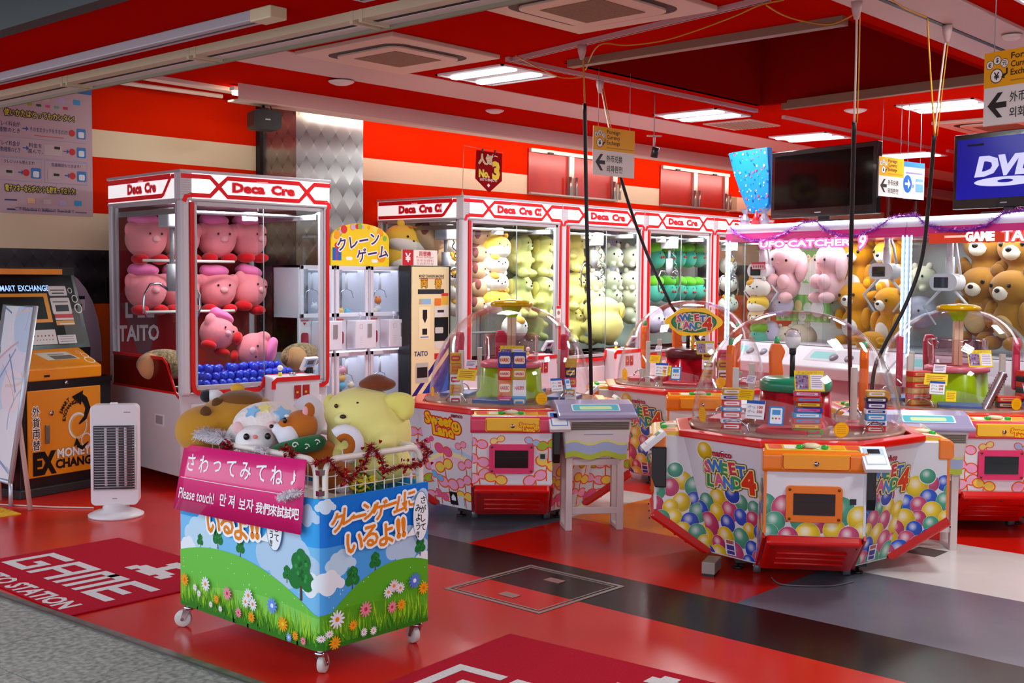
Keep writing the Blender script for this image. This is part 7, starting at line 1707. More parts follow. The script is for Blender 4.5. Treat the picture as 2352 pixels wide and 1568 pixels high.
# purple tinsel swags along the tops
TP = [mat('tinsel_purple', '#9a3ac8', .25, .5), mat('tinsel_pink', '#d860c8', .25, .5), mat('tinsel_violet', '#6a2a9a', .3, .5)]
def up(x, y): return u_at(x, y, -.03)
tinsel('tinsel_garland', 'purple tinsel garland in swags along the top of the prize cabinet with the pink rabbits', [up(*q) for q in ((1676, 520), (1690, 536), (1725, 553), (1760, 552), (1800, 536), (1845, 512), (1875, 508), (1895, 528), (1930, 543), (1965, 542), (2005, 528), (2045, 502), (2075, 495))], TP, 2600, .038, group='tinsel garlands')
tinsel('tinsel_garland', 'purple tinsel garland in swags along the top under the blue screen television', [up(*q) for q in ((2078, 495), (2105, 494), (2125, 515), (2165, 528), (2215, 530), (2265, 518), (2305, 490), (2352, 482))], TP, 1900, .038, group='tinsel garlands')

# televisions on the cabinet tops
def tv(name_label, pxs, back, on):
    tl, tr, bl_ = (u_at(x, y, back) for x, y in pxs); w_ = (tr - tl).length; h_ = (tl - bl_).length
    t = thing('television', name_label, 'television', (bl_.x, bl_.y, UZ + .001), URZ); z0_ = bl_.z - UZ
    g = G(); g.box(0, w_, 0, .06, z0_, z0_ + h_, mat('tv_black', '#0b0b0e', .18, coat=.4)); g.box(w_ * .2, w_ * .8, .05, .11, z0_ + .05, z0_ + h_ - .08, BLACK); b = g.build('cabinet', t, bevel=.006)
    g = G(); g.box(w_ * .3, w_ * .7, -.04, .16, 0, .015, BLACK); g.box(w_ * .46, w_ * .54, .02, .06, .01, z0_ + .02, BLACK); g.build('stand', t)
    P = Print((0, 0, z0_), (1, 0, 0), (0, 0, 1)); sc = ink('#060507', .08) if not on else ink('#10108a', .2, .55)
    P.rect(.035 * w_, h_ * .13, w_ * .965, h_ * .93, sc)
    P.rect(w_ * .44, h_ * .055, w_ * .50, h_ * .07, '#9a9aa2')
    if on:
        P.rect(w_ * .13, h_ * .83, w_ * .28, h_ * .86, '#0a0a30'); P.text('DVD', w_ * .5, h_ * .55, h_ * .34, ink('#c8ccf4', .3, .55), bold=.06, shear=.25, w=w_ * .56)
        P.disc(w_ * .48, h_ * .34, w_ * .28, ink('#c8ccf4', .3, .55), 40, h_ * .062); P.disc(w_ * .48, h_ * .345, w_ * .07, sc, 24, h_ * .022)
    P.build('screen', t); return t
tv('black television switched off on top of the prize cabinet with the pink rabbits', ((1770, 352), (2012, 332), (1770, 503)), .16, False)
tv('black television showing a blue screen at the right edge', ((2187, 313), (2450, 288), (2187, 482)), .16, True)
# wrapped bag and party things on the cabinet corner
def ub(x, y, b=.2): return u_at(x, y, b)
a = ub(1725, 490); bag = thing('gift_bag', 'blue wrapped bag with white and red specks beside the dark television', 'gift bag', (a.x, a.y, UZ + .001), URZ)
inv = (Matrix.Translation(bag.location) @ Euler((0, 0, URZ)).to_matrix().to_4x4()).inverted()
pts = [inv @ ub(x, y) for x, y in ((1726, 490), (1704, 440), (1690, 398), (1678, 352), (1712, 346), (1768, 338), (1772, 400), (1771, 470), (1760, 485))]
g = G(); g.prism([(p.x, max(p.z, 0)) for p in pts], -.035, .035, 'y', ink('#0f6cb8', .5)); g.build('bag', bag, bevel=.012)
poly = [(p.x, p.z) for p in pts]; ar = sum(poly[i][0] * poly[(i + 1) % 9][1] - poly[(i + 1) % 9][0] * poly[i][1] for i in range(9))
P = Print((0, -.0355, 0), (1, 0, 0), (0, 0, 1), clip=poly if ar > 0 else poly[::-1]); r_ = random.Random(9)
for i in range(190):
    p = (r_.uniform(min(q[0] for q in poly), max(q[0] for q in poly)), r_.uniform(0, max(q[1] for q in poly))); P.disc(p[0], p[1], r_.uniform(.005, .013), ('#c8e4f4', '#3a9ad8', '#0a4a8a', '#b83a4a')[i % 4 if i % 5 else 3], 7)
P.build('bag_print', bag)
a = ub(1737, 500, .1); t = thing('party_cone', 'small red party cone in front of the blue wrapped bag', 'party hat', (a.x, a.y, UZ + .001), URZ); g = G(); g.lathe([(.05, 0), (.03, .06), (.006, .12)], 16, mat('cone_red', '#c8202c', .3)); g.build('cone', t); g = G(); g.ell((0, 0, .125), .008, .008, .008, mat('cone_gold', '#e8b020', .3)); g.build('pompom', t)
for k, (x, y, lb) in enumerate(((1712, 478, 'clear starry cellophane bag left of the party cone'), (1756, 488, 'clear cellophane bag between party cone and television'))):
    a = ub(x, y, .15); t = thing('cellophane_bag', lb, 'bag', (a.x, a.y, UZ + .001), URZ, 'cellophane bags'); g = G(); g.lathe([(.04, 0), (.05, .05), (.02, .10), (.045, .15)], 10, tinted('cellophane', '#c8c4d4', .35, .1), smooth=False); g.build('bag', t)
    P = Print((0, -.052, .05), (1, 0, 0), (0, 0, 1)); [P.poly(star(r_.uniform(-.03, .03), r_.uniform(-.03, .05), .012, .005), ('#8a4ac8', '#d8d4e4', '#c84a6a')[i % 3]) for i in range(6)]; P.build('star_print', t)

# ------------------------------------------------------------------ candy stacks inside the domes
def candy(t, x, y, z, w_, d_, h_, c, lab, rz=0.0, c2=None, txt=None):
    p = sl_pt(t, x, y, z); o = thing('candy_box', lab, 'candy box', p, t.rotation_euler.z + rz, 'candy boxes in the domes')
    g = G(); g.box(-w_ / 2, w_ / 2, -d_ / 2, d_ / 2, 0, h_ - .001, ink(c, .35)); g.build('box', o, bevel=.003, seg=1)
    if c2:
        P = Print((0, -d_ / 2, 0), (1, 0, 0), (0, 0, 1)); P.poly(rrect(-w_ * .4, h_ * .25, w_ * .4, h_ * .75, h_ * .12), c2); (P.text(txt, 0, h_ * .5, h_ * .3, '#c81c2c', w=w_ * .7, bold=.04) if txt else P.rect(-w_ * .28, h_ * .42, w_ * .28, h_ * .58, c)); P.build('box_print', o)
NAMEC = {'#2a3f9a': 'blue', '#d8342c': 'red', '#c8963a': 'gold', '#d8702a': 'orange', '#f0eef0': 'white', '#e0488a': 'pink', '#3a9ad8': 'sky blue', '#4a2a6a': 'purple', '#d0a030': 'yellow', '#5ab84a': 'green', '#8a4a2a': 'brown', '#26243a': 'black'}
z = .7525; cols = [('#e0488a', '#3a9ad8'), ('#d8702a', '#f0eef0'), ('#d8342c', '#c8963a'), ('#2a3f9a', '#2a3f9a')]
for r_i, (ca, cb) in enumerate(cols):
    h_ = (.075, .105, .075, .10)[r_i]
    for k, c_ in ((-1, ca), (1, cb)): candy(S2, k * .046, -.40, z, .085, .07, h_, c_, '%s candy tin, %s row in the %s column of the clover dome centre stack' % (NAMEC[c_], ('bottom', 'second', 'third', 'top')[r_i], 'left' if k < 0 else 'right'), 0, '#f0e0c0' if c_ != '#f0eef0' else '#f0eef0', 'HARIBO' if r_i else None)
    z += h_
z = .7525
for i, c_ in enumerate(('#f0eef0', '#d0a030', '#f0eef0', '#c8963a', '#d0a030')): candy(S2, -.36, -.30, z, .07, .06, .068, c_, '%s candy box at the left inside the clover dome, %s from the bottom' % (NAMEC[c_], ORD[i]), (i % 2) * .15, '#d8702a' if i % 2 else '#c8384a'); z += .068
z = .7525
for i, c_ in enumerate(('#f0eef0', '#f0eef0', '#d8342c', '#26243a', '#c8963a')): candy(S2, .38, -.28, z, .07, .06, .062, c_, '%s candy box at the right inside the clover dome, %s from the bottom' % (NAMEC[c_], ORD[i]), (i % 2) * -.1, '#d0a030'); z += .062
r_ = random.Random(31); z = .7525; seq = ['#f0eef0', '#5ab84a', '#d8702a', '#d8342c', '#3a9ad8', '#2a3f9a', '#8a4a2a', '#d8342c', '#e0488a', '#2a3f9a', '#d8342c']
nm = ['bottom', 'second', 'third', 'fourth', 'fifth', 'sixth', 'seventh', 'eighth', 'ninth', 'tenth', 'top']
for i, c_ in enumerate(seq): candy(S1, .01 + r_.uniform(-.008, .008), -.40, z, .15 - .002 * i, .07, .028, c_, '%s candy box, %s layer of the centre stack in the nearest dome' % (NAMEC[c_], nm[i]), r_.uniform(-.08, .08), ('#f0eef0', '#e0488a', '#f0c030', '#3a9ad8')[i % 4]); z += .028
for side, (x0_, y0_) in (('left', (-.37, -.27)), ('right', (.38, -.26))):
    z = .7525
    for i in range(8):
        c_ = ['#f0eef0', '#d8342c', '#f0eef0', '#3a9ad8', '#f0eef0', '#4a2a6a', '#26243a', '#d0a030'][i] if side == 'right' else ['#f0eef0', '#d8342c', '#f0eef0', '#d8342c', '#3a9ad8', '#d8342c', '#f0eef0', '#d0a030'][i]
        candy(S1, x0_, y0_, z, .10 if i % 2 else .11, .06, .026 if i % 2 == 0 else .036, c_, '%s candy box, %s layer of the %s tower in the nearest dome' % (NAMEC[c_], nm[i], side), 0, '#2a3f9a' if c_ == '#f0eef0' else '#f0eef0'); z += .026 if i % 2 == 0 else .036
for k, x_ in enumerate((-.02, .05)):
    z = .7525
    for i in range(4): c_ = ('#e0488a', '#d8702a', '#f0eef0', '#d0a030')[(i + k) % 4]; candy(S3, .12 + x_ * 1.6, -.36, z, .08, .06, .075, c_, '%s candy box, %s row, %s column in the dome with the cloud sign' % (NAMEC[c_], nm[i], ('left', 'right')[k]), 0, '#8a4a2a'); z += .075
for k, (x_, y_, zz) in enumerate(((-.34, -.28, 7), (.18, -.40, 3), (.40, -.18, 7))):
    z = .7525
    for i in range(zz): c_ = ('#d8342c', '#26243a')[i % 2] if k else ('#d8342c', '#c8963a')[i % 2]; candy(S4, x_, y_, z, .14, .08, .036, c_, '%s candy box, %s layer of the %s stack in the right edge dome' % (NAMEC[c_], nm[i], ('left', 'middle', 'right')[k]), (.2, -.2, .1)[k] + i * .02, '#d0a878'); z += .036
for t_, a_, b_, lb in ((S4, (.02, -.42, .76), (.16, -.36, 1.0), 'silver wrapped candy strip leaning in the right edge dome'),):
    p = sl_pt(t_, *a_); q = sl_pt(t_, *b_) - p; st_ = thing('candy_strip', lb, 'candy', p); g = G(); pts = [V3((0, 0, 0)) + q * (i / 30) for i in range(31)]; g.tube(pts, [.028 + .006 * (i % 2) for i in range(31)], mat('foil', '#b8b4bc', .25, .9), 6); g.build('strip', st_)
# ------------------------------------------------------------------ lilac lidded boxes on white stands
def cooler(label, loc, rz):
    ZS = lambda z: .45 + (z - .45) * .70 if z > .45 else z
    t = thing('prize_box', label, 'box', loc, rz, 'lilac lidded boxes on stands'); CB = mat('cooler_body', '#ddd6d8', .35); LID = mat('cooler_lid', '#9a92b4', .3, coat=.3)
    g = G(); vs = [(-.19, -.12, .45), (.19, -.12, .45), (.19, .14, .45), (-.19, .14, .45), (-.22, -.15, .695), (.22, -.15, .695), (.22, .17, .695), (-.22, .17, .695)]; g.raw(vs, [(0, 3, 2, 1), (4, 5, 6, 7), (0, 1, 5, 4), (1, 2, 6, 5), (2, 3, 7, 6), (3, 0, 4, 7)], CB); b = g.build('body', t, bevel=.018, seg=3)
    g = G(); g.prism([(-.18, .69), (-.185, .715), (-.14, .73), (-.06, .772), (.04, .79), (.14, .775), (.20, .725), (.20, .69)], -.245, .245, 'x', LID); l_ = g.build('lid', t, bevel=.014, seg=3)
    dv = V3((0, .08, .042)).normalized(); P = Print((0, -.14, .7315), (1, 0, 0), dv); P.poly(rrect(-.15, .012, .15, .088, .012), '#d8e0ec'); P.poly(rrect(-.14, .018, .14, .082, .01), '#5ab8c8'); P.poly(rrect(-.10, .03, .10, .065, .01), '#d0e4a8'); P.text('ICE', 0, .05, .03, '#2a7aa8') if False else None; P.build('lid_print', l_)
    f_ = V3((0, -.03, .245)).normalized()
    P = Print((0, -.12, .45), (1, 0, 0), f_, base=.001)
    P.rect(-.19, .02, .19, .05, '#dfe08a')
    for c_, y0_, h_ in (('#b8c84a', .0, .035), ('#a8b8dc', .035, .055), ('#dfe08a', .09, .015)): P.poly([(-.19 + .38 * i / 20, y0_ + h_ + .012 * math.sin(i * .6)) for i in range(21)][::-1] + [(-.19 + .38 * i / 20, y0_ + .012 * math.sin(i * .6)) for i in range(21)], c_)
    P.rect(-.16, .175, .20, .225, '#8a8278')
    for i in range(5): P.rect(-.155, .18 + .01 * i, .195, .184 + .01 * i, '#4a463e', i == 4)
    P.rect(-.08, .145, .1, .15, '#9aa0b8'); P.build('body_print', b)
    STD = mat('stand_white', '#d8c6c4', .4)
    for x in (-.16, .16):
        g = G(); g.box(x - .02, x + .02, -.10, -.06, .02, .45, STD, Matrix.Translation((0, 0, 0))); g.box(x - .02, x + .02, .06, .10, .02, .45, STD); g.build('stand_leg', t, bevel=.003)
    for q_ in ((-.16, .16, -.09, -.07, .10, .14), (-.16, .16, -.09, -.07, .40, .44), (-.18, -.14, -.1, .1, 0, .025), (.14, .18, -.1, .1, 0, .025)):
        g = G(); g.box(*q_, STD); g.build('stand_rail', t, bevel=.003)
    return t
c1 = at_z(1296, 1212, 0); cooler('lilac lidded white box on a white stand at the right front of the clover machine', (c1.x + .14, c1.y - .10, 0), math.radians(-40))
c2 = at_d(2120, 1000, 6.75); cooler('lilac lidded white box on a stand behind the nearest domed machine, at right', (c2.x, c2.y, 0), math.radians(-52))

# ------------------------------------------------------------------ ceiling fittings
TUB = mat('lit_ceiling_tube', '#ffffff', .4, emit=4.0, ecol='#f4fbff'); TRO = mat('troffer_white', '#b4b8b8', .5, emit=0.0)
LBL = ['bright recessed lamp between the near air conditioners and the No.3 pennant', 'bright recessed lamp above the foreign currency sign with its row of cords', 'bright recessed lamp above the dark television', 'bright recessed lamp far back above the paired exchange signs', 'bright recessed lamp left of the large yellow arrow sign']
def troffer(x, y, label):
    t = thing('recessed_lamp', label, 'ceiling lamp', (x, y, CEIL), 0, 'recessed ceiling lamps'); a, b = .31, .34
    g = G()
    for (x0_, x1_, y0_, y1_) in ((-a, a, -b, -b + .02), (-a, a, b - .02, b), (-a, -a + .02, -b, b), (a - .02, a, -b, b)): g.box(x0_, x1_, y0_, y1_, -.012, 0, WHITE)
    g.build('frame', t)
    g = G(); g.box(-a + .02, a - .02, -b + .02, b - .02, -.004, -.001, TRO); g.build('reflector', t)
    for s in (-.15, .13):
        g = G(); g.box(s - .035, s + .035, -b + .03, b - .03, -.024, -.006, TUB); g.build('lamp_tube', t, bevel=.008)
for i, (x, y) in enumerate(LAMPS):
    troffer(x, y, LBL[i] if i < 5 else 'unseen extra ceiling lamp added to light the hall, out of the picture')
def cassette(cx, cy, label, s=.49):
    t = thing('air_conditioner', label, 'air conditioner', (cx, cy, CEIL), 0, 'ceiling air conditioners'); CRE = mat('cassette_cream', '#d8c2ae', .45)
    g = G(); g.box(-s, s, -s, s, -.03, 0, CRE); g.build('panel', t, bevel=.006)
    g = G(); ro = rrect(-s * .75, -s * .75, s * .75, s * .75, .13, 6); ri = rrect(-s * .64, -s * .64, s * .64, s * .64, .09, 6); n = len(ro)
    g.raw([(x, y, -.0305) for x, y in ro] + [(x, y, -.0305) for x, y in ri], [(i, (i + 1) % n, n + (i + 1) % n, n + i) for i in range(n)], mat('louver_dark', '#2a1a10', .6)); g.build('louver', t)
    g = G(); g.prism(ri, -.045, -.031, 'z', CRE); g.build('cover', t, bevel=.006)
    g = G(); g.box(-s * .42, s * .42, -s * .42, s * .42, -.048, -.044, noisy('grille_brown', '#8a6f52', '#7a6046', 60, .7)); g.build('grille', t)
    return t
cassette(5.37, 5.91, 'cream ceiling air conditioner above the large claw machine'); cassette(5.09, 4.02, 'cream ceiling air conditioner at the top edge of the picture'); cassette(11.45, 4.05, 'cream ceiling air conditioner behind the large yellow arrow sign')
t = thing('vent_grille', 'cream square vent grille right of a recessed lamp', 'vent', (10.0, 6.03, CEIL)); g = G(); g.box(-.29, .29, -.26, .26, -.012, 0, mat('cassette_cream', '#d8c2ae', .45)); g.build('frame', t); g = G(); [g.box(-.26, .26, -.24 + .04 * i, -.225 + .04 * i, -.016, -.012, mat('vent_slat', '#9a8a70', .6)) for i in range(12)]; g.build('slats', t)
for k, (x, y, r0, lb) in enumerate(((5.83, 7.06, .10, 'round pale ceiling detector near the pillar'), (7.78, 7.26, .085, 'round white ceiling detector above the No.3 pennant'), (at_z(1965, 252, CEIL).x, at_z(1965, 252, CEIL).y, .10, 'flat round ceiling detector behind the white hanging cord'), (at_z(2325, 70, CEIL).x, at_z(2325, 70, CEIL).y, .06, 'round ceiling detector at the top right corner'))):
    t = thing('smoke_detector', lb, 'detector', (x, y, CEIL - (.03 if k == 3 else .012 if k == 0 else 0)), group='ceiling detectors'); g = G(); g.lathe([(r0 * .5, -.028), (r0 * .85, -.015), (r0, -.004), (r0, 0)][::1], 28, mat('detector_white', '#d8ccc8', .4)); g.build('housing', t)
def rail(label, a, b, r0=.018):
    t = thing('track_rail', label, 'track rail', (a[0], a[1], CEIL), 0, 'ceiling track rails'); d_ = V3((b[0] - a[0], b[1] - a[1], 0)); L_ = d_.length
    g = G(); T = Euler((0, 0, math.atan2(d_.y, d_.x))).to_matrix().to_4x4(); g.box(0, L_, -r0, r0, -.03, 0, mat('track_pale', '#c89a9a', .4), T); g.box(0, L_, -.004, .004, -.032, -.029, mat('track_slot', '#2a2322', .5), T); g.build('rail', t)
    return t
rail('pale track rail running from the lamp towards the top edge', (6.0, 5.42), (5.56, 3.2)); rail('pale track rail along the near side of the ceiling recess', (5.95, 5.44), (9.2, 5.40)); rail('pale track rail above the dark television', (9.70, 5.41), (12.95, 5.38)); rail('short pale track rail near the far ceiling lamps', (13.4, 5.35), (15.2, 5.33))
BR = mat('recess_lip_brown', '#8a6a56', .5)
for k, (a, b, lb) in enumerate((((6.34, 5.20), (6.28, 3.12), 'brown smoke curtain bar on the near edge of the recess'), ((9.06, 5.05), (8.76, 3.0), 'brown smoke curtain bar on the far edge of the recess'))):
    g = G(); d_ = V3((b[0] - a[0], b[1] - a[1], 0)); T = Matrix.Translation((a[0], a[1], 0)) @ Euler((0, 0, math.atan2(d_.y, d_.x))).to_matrix().to_4x4(); g.box(0, d_.length, -.035, .035, CEIL - .05, CEIL + .02, BR, T); o = g.build('trim_%d' % (7 + k)); meta(o, lb, 'trim', kind='structure')
# ------------------------------------------------------------------ hanging cords
CB_, CY_, CW_ = mat('cable_sleeve', '#0e0e10', .5), mat('cord_yellow', '#c88a14', .5), mat('cord_pale', '#d8c4b4', .5)
def smooth(pts, n=6):
    out = []; P_ = [V3(p) for p in pts]
    for i in range(len(P_) - 1):
        p0, p1, p2, p3 = P_[max(i - 1, 0)], P_[i], P_[i + 1], P_[min(i + 2, len(P_) - 1)]
        for k in range(n): s_ = k / n; out.append(.5 * ((2 * p1) + (p2 - p0) * s_ + (2 * p0 - 5 * p1 + 4 * p2 - p3) * s_ ** 2 + (3 * p1 - p0 - 3 * p2 + p3) * s_ ** 3))
    return out + [P_[-1]]
def hang(label, top, mid, sleeve, colr):
    """top -> mid points: thin cord, sleeve points: black tube"""
    t = thing('hanging_cable', label, 'cable', top, group='power cords hanging from the ceiling'); o0 = V3(top)
    g = G(); g.tube([p - o0 for p in smooth(mid)], .006, colr, 6); g.build('cord', t)
    if colr is not CY_: g = G(); g.tube([p - o0 + V3((.012, -.012, .0)) for p in smooth(mid)], .0035, CY_, 5); g.build('yellow_wire', t)
    g = G(); g.tube([p - o0 for p in smooth(sleeve)], .0125, CB_, 8); g.build('sleeve', t)
    g = G(); g.lathe([(.012, -.09), (.026, -.04), (.03, 0)], 14, mat('plug_pale', '#c8a8a4', .45)); g.build('plug', t)
    return t
ta_ = at_z(1337, 104, CEIL - .03); d0 = (ta_ - EYEV).dot(cF)
hang('straight black cord in front of the row of claw machines, down to the clover machine', ta_, [ta_, at_d(1341, 170, d0), at_d(1343, 240, d0)], [at_d(1343, 238, d0), at_d(1346, 420, d0), at_d(1351, 650, d0), at_d(1356, 800, d0 + .1), at_d(1358, 905, d0 + .25)], CY_)
tb_ = at_z(1378, 186, CEIL - .03); d1 = (tb_ - EYEV).dot(cF); d3 = (S3.location - EYEV).dot(cF)
hang('slanting black cord leading to the dome with the cloud sign', tb_, [tb_, at_d(1390, 250, d1 + .05), at_d(1410, 348, d1 + .1)], [at_d(1410, 345, d1 + .1), at_d(1440, 455, d1 + .25), at_d(1485, 580, d1 + .4), at_d(1532, 680, d3 + .02), at_d(1549, 712, d3 + .12), at_d(1600, 775, d3 + .1), at_d(1655, 850, d3 + .1)], CW_)
tc_ = at_z(1968, 4, CEIL - .06); d2 = (tc_ - EYEV).dot(cF)
hang('straight black cord with white upper half in front of the dark television', tc_, [tc_, at_d(1966, 140, d2 + .1), at_d(1962, 282, d2 + .25)], [at_d(1962, 280, d2 + .25), at_d(1957, 480, d2 + .55), at_d(1951, 720, d2 + .9), at_d(1953, 860, d2 + 1.05), at_d(1956, 975, d2 + 1.1)], CW_)
td_ = at_z(2176, 60, CEIL - .03); d4 = (td_ - EYEV).dot(cF); d5 = (S4.location - EYEV).dot(cF)
hang('curving black cord with white upper half left of the blue screen television', td_, [td_, at_d(2160, 190, d4 + .1), at_d(2146, 312, d4 + .2)], [at_d(2146, 310, d4 + .2), at_d(2136, 430, d4 + .4), at_d(2118, 590, d4 + .6), at_d(2080, 700, d5 - .3), at_d(2030, 795, d5 - .25), at_d(2008, 850, d5 - .2), at_d(2000, 930, d5 - .2)], CW_)
def wire(label, pix, z_=CEIL - .04):
    p = [at_z(x, y, z_) for x, y in pix]; t = thing('yellow_wire', label, 'cable', p[0], group='yellow wires under the ceiling'); g = G(); g.tube([q_ - p[0] for q_ in smooth(p)], .005, CY_, 5); g.build('wire', t)
wire('yellow wire looping from the straight cord along the recess to the top edge', [(1345, 160), (1375, 104), (1440, 104), (1520, 94), (1600, 70), (1690, 36), (1745, 12), (1800, 0)])
wire('yellow wire sagging across the recess to the white cord', [(1760, 12), (1800, 35), (1850, 50), (1905, 56), (1945, 42), (1968, 28)]); wire('thin yellow wire sagging from the lamp to the straight cord', [(1185, 128), (1235, 155), (1290, 178), (1335, 178)]); wire('yellow wire beside the curving cord at the pale ceiling beam', [(2050, 0), (2080, 20), (2128, 40)], CEIL - .05)
p1 = at_z(2130, 42, CEIL - .05); t = thing('yellow_wire', 'yellow wire hanging from the pale beam down to the curving cord', 'cable', p1, group='yellow wires under the ceiling'); dd = (p1 - EYEV).dot(cF); g = G(); g.tube([q_ - p1 for q_ in smooth([p1, at_d(2138, 180, dd + .1), at_d(2147, 312, dd + .2)])], .005, CY_, 5); g.build('wire', t)
# ------------------------------------------------------------------ hanging exchange signs
def coin(P, x, y, r, ch): P.disc(x, y, r, '#2a2622', 22); P.disc(x, y, r * .88, '#f2eee8', 22); P.text(ch, x, y, r * 1.35, '#2a2622', bold=.03)
def fx_sign(label, tl, tr, bl_, d, d2, full=True, blank_right=0.0):
    """sign hung from the ceiling; corners in pixels, d/d2 distance of its two sides"""
    A_, B_, C_ = at_d(*tl, d), at_d(*tr, d2), at_d(*bl_, d); U_ = B_ - A_; U_.z = 0; w_ = U_.length; U_.normalize(); h_ = A_.z - C_.z
    O_ = V3((A_.x, A_.y, C_.z)); rz = math.atan2(U_.y, U_.x)
    t = thing('hanging_sign', label, 'sign', O_, rz); g = G(); g.box(0, w_, 0, .006, 0, h_, ink('#e4ded8', .35)); g.build('board', t, bevel=.002, seg=1)
    P = Print((0, 0, 0), (1, 0, 0), (0, 0, 1)); P.rect(0, h_ * .52, w_, h_, '#f0a80c'); s = h_
    k = s * .09; cx_ = s * .19
    coin(P, cx_ - s * .10, s * .83, s * .062, '\u20ac'); coin(P, cx_ + s * .015, s * .88, s * .062, '$'); coin(P, cx_ + s * .13, s * .83, s * .062, '\u5143'); coin(P, cx_ + s * .01, s * .67, s * .10, '\u00a5')
    P.poly(stroke([(cx_ + s * .17, s * .76), (cx_ + s * .17, s * .69), (cx_ + s * .12, s * .66)], s * .03), '#2a2622'); P.poly([(cx_ + s * .13, s * .70), (cx_ + s * .08, s * .645), (cx_ + s * .14, s * .62)], '#2a2622')
    ax, ay = s * .07, s * .27; P.poly([(ax, ay), (ax + s * .16, ay + s * .17), (ax + s * .24, ay + s * .17), (ax + s * .13, ay + s * .04), (ax + s * .30, ay + s * .04), (ax + s * .30, ay - s * .04), (ax + s * .13, ay - s * .04), (ax + s * .24, ay - s * .17), (ax + s * .16, ay - s * .17)], '#2f2b2a')
    if full:
        for i, q_ in enumerate(('Foreign', 'Currency', 'Exchange')): P.text(q_, s * .42, s * (.90 - .11 * i), s * .115, '#4a3410', align='l', bold=.02, w=min(w_ - s * .44, s * .42))
        P.rect(s * .42, s * .575, w_ - s * .03, s * .59, '#a87a18')
        P.text('\u5916\u5e01\u5151\u6362', s * .42, s * .36, s * .155, '#2f2b2a', align='l', bold=.02, w=min(w_ - s * .44, s * .50)); P.text('\uc678\ud654\ud658\uc804', s * .42, s * .15, s * .155, '#2f2b2a', align='l', bold=.02, w=min(w_ - s * .44, s * .50))
    P.build('sign_print', t)
    g = G()
    for x in (w_ * .12, w_ * .88): g.cyl((x, .003, h_), (x, .003, CEIL - O_.z - .005), .0022, GREY, 5)
    g.build('wire', t); return t, w_, h_
fx_sign('yellow and white foreign currency exchange sign hanging in front of the red windows', (1363, 288), (1458, 310), (1363, 400), 8.3, 8.62)
fx_sign('large yellow and white exchange sign with arrow cut off at the right edge', (2262, 124), (2450, 88), (2262, 290), 5.2, 4.86)
t, w_, h_ = fx_sign('small foreign currency exchange sign hanging beside the dark television', (2020, 358), (2076, 370), (2020, 449), 9.6, 9.85)
A_ = at_d(2076, 370, 9.85); B_ = at_d(2124, 378, 10.05); C_ = at_d(2076, 455, 9.85); U_ = B_ - A_; U_.z = 0; w_ = U_.length; h_ = A_.z - C_.z
t = thing('hanging_sign', 'blue and white card arrow sign hanging right of the small exchange sign', 'sign', (A_.x, A_.y, C_.z), math.atan2(U_.y, U_.x)); g = G(); g.box(.004, w_, 0, .006, 0, h_, ink('#d8ccd4', .35)); g.build('board', t)
P = Print((0, 0, 0), (1, 0, 0), (0, 0, 1)); P.rect(.004, h_ * .86, w_, h_, '#3a7ac8'); P.rect(.1 * w_, h_ * .68, w_ * .9, h_ * .72, '#8a7ab8'); P.disc(w_ * .2, h_ * .40, w_ * .2, '#1f5fb0', 24, h_ * .24); P.poly([(w_ * .34, h_ * .4), (w_ * .22, h_ * .54), (w_ * .22, h_ * .43), (w_ * .08, h_ * .43), (w_ * .08, h_ * .37), (w_ * .22, h_ * .37), (w_ * .22, h_ * .26)], '#e8eef4'); P.text('\u00a5', w_ * .46, h_ * .36, h_ * .2, '#1f5fb0'); P.poly(rrect(w_ * .58, h_ * .2, w_ * .95, h_ * .56, .01), '#6a9ad8'); P.rect(w_ * .6, h_ * .42, w_ * .93, h_ * .48, '#e8eef4'); P.build('sign_print', t)
g = G(); [g.cyl((x, .003, h_), (x, .003, CEIL - C_.z - .005), .0022, GREY, 5) for x in (w_ * .2, w_ * .8)]; g.build('wire', t)
# ------------------------------------------------------------------ pennant, speaker, small spotlight
PY_ = 7.62; a, b = at_y(1094, 344, PY_), at_y(1153, 350, PY_); ph = at_y(1094, 344, PY_).z - at_y(1094, 410, PY_).z; pd = at_y(1120, 442, PY_).z; w_ = b.x - a.x
foot = at_y(1062, 440, PY_); pn = thing('pennant', 'dark red No.3 pennant on a thin wire stand above the near row machine', 'pennant', (foot.x, PY_, 2.281))
dx, dz = a.x - foot.x, a.z - 2.281
g = G(); g.prism([(dx, dz), (dx + w_, dz - .006), (dx + w_, dz - ph), (dx + w_ * .5, pd - 2.281), (dx - .012, dz - ph)], -.002, .001, 'y', mat('pennant_red', '#8a0a10', .8, spec=.05)); g.build('flag', pn)
P = Print((dx, -.0022, dz), (1, 0, 0), (0, 0, 1)); 
P.text('\u4eba\u6c17', w_ * .36, -ph * .30, .10, '#c8b060', bold=.05, outline='#e8e0d8', ow=.004); P.text('No.', w_ * .30, -ph * .80, .095, '#e8c414', bold=.06, outline='#3a0a08', ow=.004); P.text('3', w_ * .76, -ph * .66, .22, '#e8c414', bold=.06, outline='#3a0a08', ow=.004)
P.text("LET'S ENJOY!", w_ * .47, -ph * 1.02, .032, '#e8d8d0', w=w_ * .66, bold=.02)
P.poly([(w_ * .47, -ph * 1.13), (w_ * .53, -ph * 1.20), (w_ * .47, -ph * 1.27), (w_ * .41, -ph * 1.20)], '#e8d8d0')
for i in range(3): P.poly(stroke([(w_ * (.60 + .06 * i), -ph * (.20 - .03 * i)), (w_ * (.64 + .09 * i), -ph * (.08 + .04 * i))], .006), '#e8e0d8')
P.build('flag_print', pn)
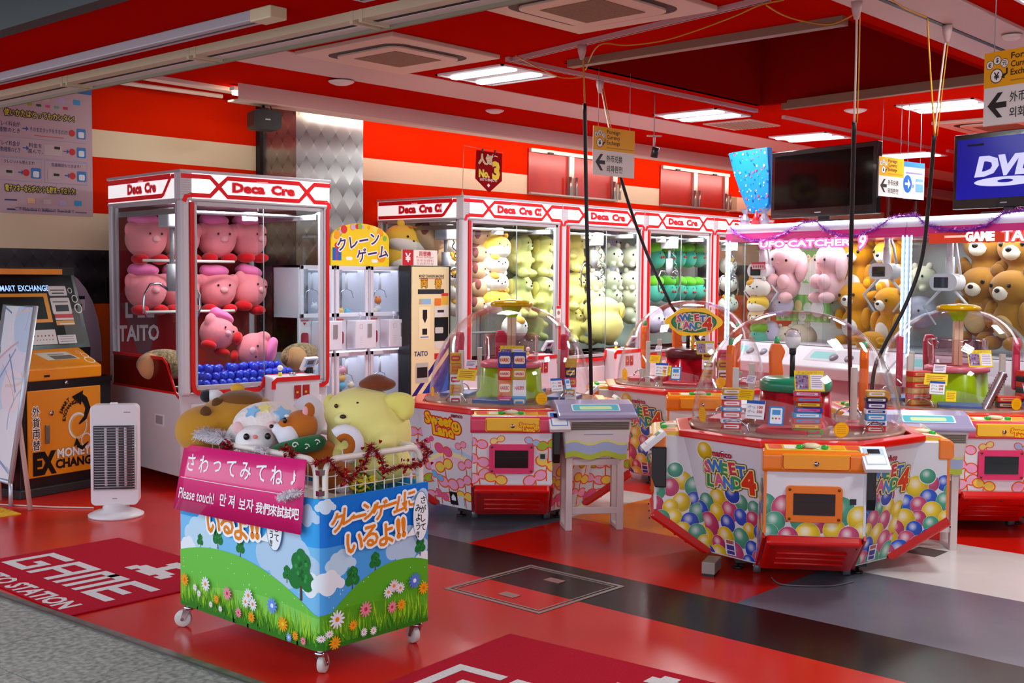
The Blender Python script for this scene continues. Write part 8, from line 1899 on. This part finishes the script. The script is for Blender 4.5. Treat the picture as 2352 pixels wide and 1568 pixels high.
g = G(); g.tube([(0, 0, .0), (.01, 0, .3), (.015, 0, dz + .02), (.02, 0, dz + .026), (dx + w_ + .015, 0, dz + .004)], .0025, mat('stand_wire', '#a08a7c', .4, .6), 6); g.lathe([(.02, 0), (.008, .03), (.004, .05)], 12, mat('stand_foot', '#b8a890', .5)); g.build('wire_stand', pn)
g = G()
for f in (.24, .72): g.box(dx + w_ * f - .008, dx + w_ * f + .008, -.006, .004, dz - .012, dz + .018, DARK)
g.build('clips', pn)
sp_c = at_y(607, 277, 7.87); spk = thing('hanging_speaker', 'dark box speaker hanging under the cove in front of the pillar', 'speaker', sp_c, -.30)
g = G(); g.prism(rrect(-.115, -.078, .115, .078, .034, 5), -.09, .09, 'y', mat('speaker_shell', '#2b2d28', .45)); g.build('shell', spk, bevel=.016, seg=3)
g = G(); g.cyl((0, .02, .06), (0, .02, 2.916 - sp_c.z), .012, BLACK); g.box(-.03, .03, -.01, .05, .06, .10, BLACK); g.tube([(.03, .02, .17), (.06, .02, .12), (.08, .02, .06)], .005, BLACK, 5); g.build('bracket', spk)
P = Print((0, -.0905, 0), (1, 0, 0), (0, 0, 1)); P.rect(-.022, -.006, .022, .006, '#c8ccc4'); P.build('badge', spk)
c_ = at_d(1502, 350, 9.6); t = thing('spotlight', 'small dark spotlight hanging between the exchange sign and the second window', 'spotlight', c_, -.6); g = G(); g.cyl((0, 0, -.04), (.01, -.02, .04), .03, mat('spot_black', '#1a1012', .4)); g.build('head', t); g = G(); g.cyl((0, 0, .03), (0, 0, .13), .01, mat('spot_stem', '#b8a0a0', .4)); g.box(-.06, .06, -.02, .02, .13, .14, mat('spot_stem', '#b8a0a0', .4)); g.cyl((0, 0, .14), (0, 0, CEIL - c_.z), .004, GREY); g.build('stem', t)
xa_, xb_ = at_y(1675, 470, YW).x, at_y(1706, 470, YW).x; g = G(); g.box(xa_, xb_, YW - .12, YW, at_y(1690, 487, YW).z, at_y(1690, 455, YW).z, W_CREAM); meta(g.build('trim_9'), 'cream box on the red wall left of the blue wrapped bag', 'trim', kind='structure')
# cords under the machines
p0_, p1_, p2_ = at_z(1772, 1326, .006), at_z(1800, 1342, .006), at_z(1905, 1345, .006)
g = G(); g.tube(smooth([p0_, p1_, p2_, at_z(1960, 1335, .006)]), .004, mat('cord_grey', '#6a6468', .5), 6); meta(g.build('floor_cable'), 'thin grey cable on the floor under the nearest domed machine', 'cable')
p = at_z(1632, 1318, 0); t = thing('power_box', 'grey metal power tap on the floor at the left foot of the nearest domed machine', 'power tap', (p.x, p.y, 0), math.radians(20)); g = G(); g.box(-.06, .10, -.035, .035, .012, .075, mat('tap_grey', '#9a948c', .4, .3)); g.build('box', t, bevel=.004); g = G(); g.box(-.055, .09, -.03, .03, 0, .014, BLACK); g.build('feet', t)
bpy.data.objects.remove(_to)
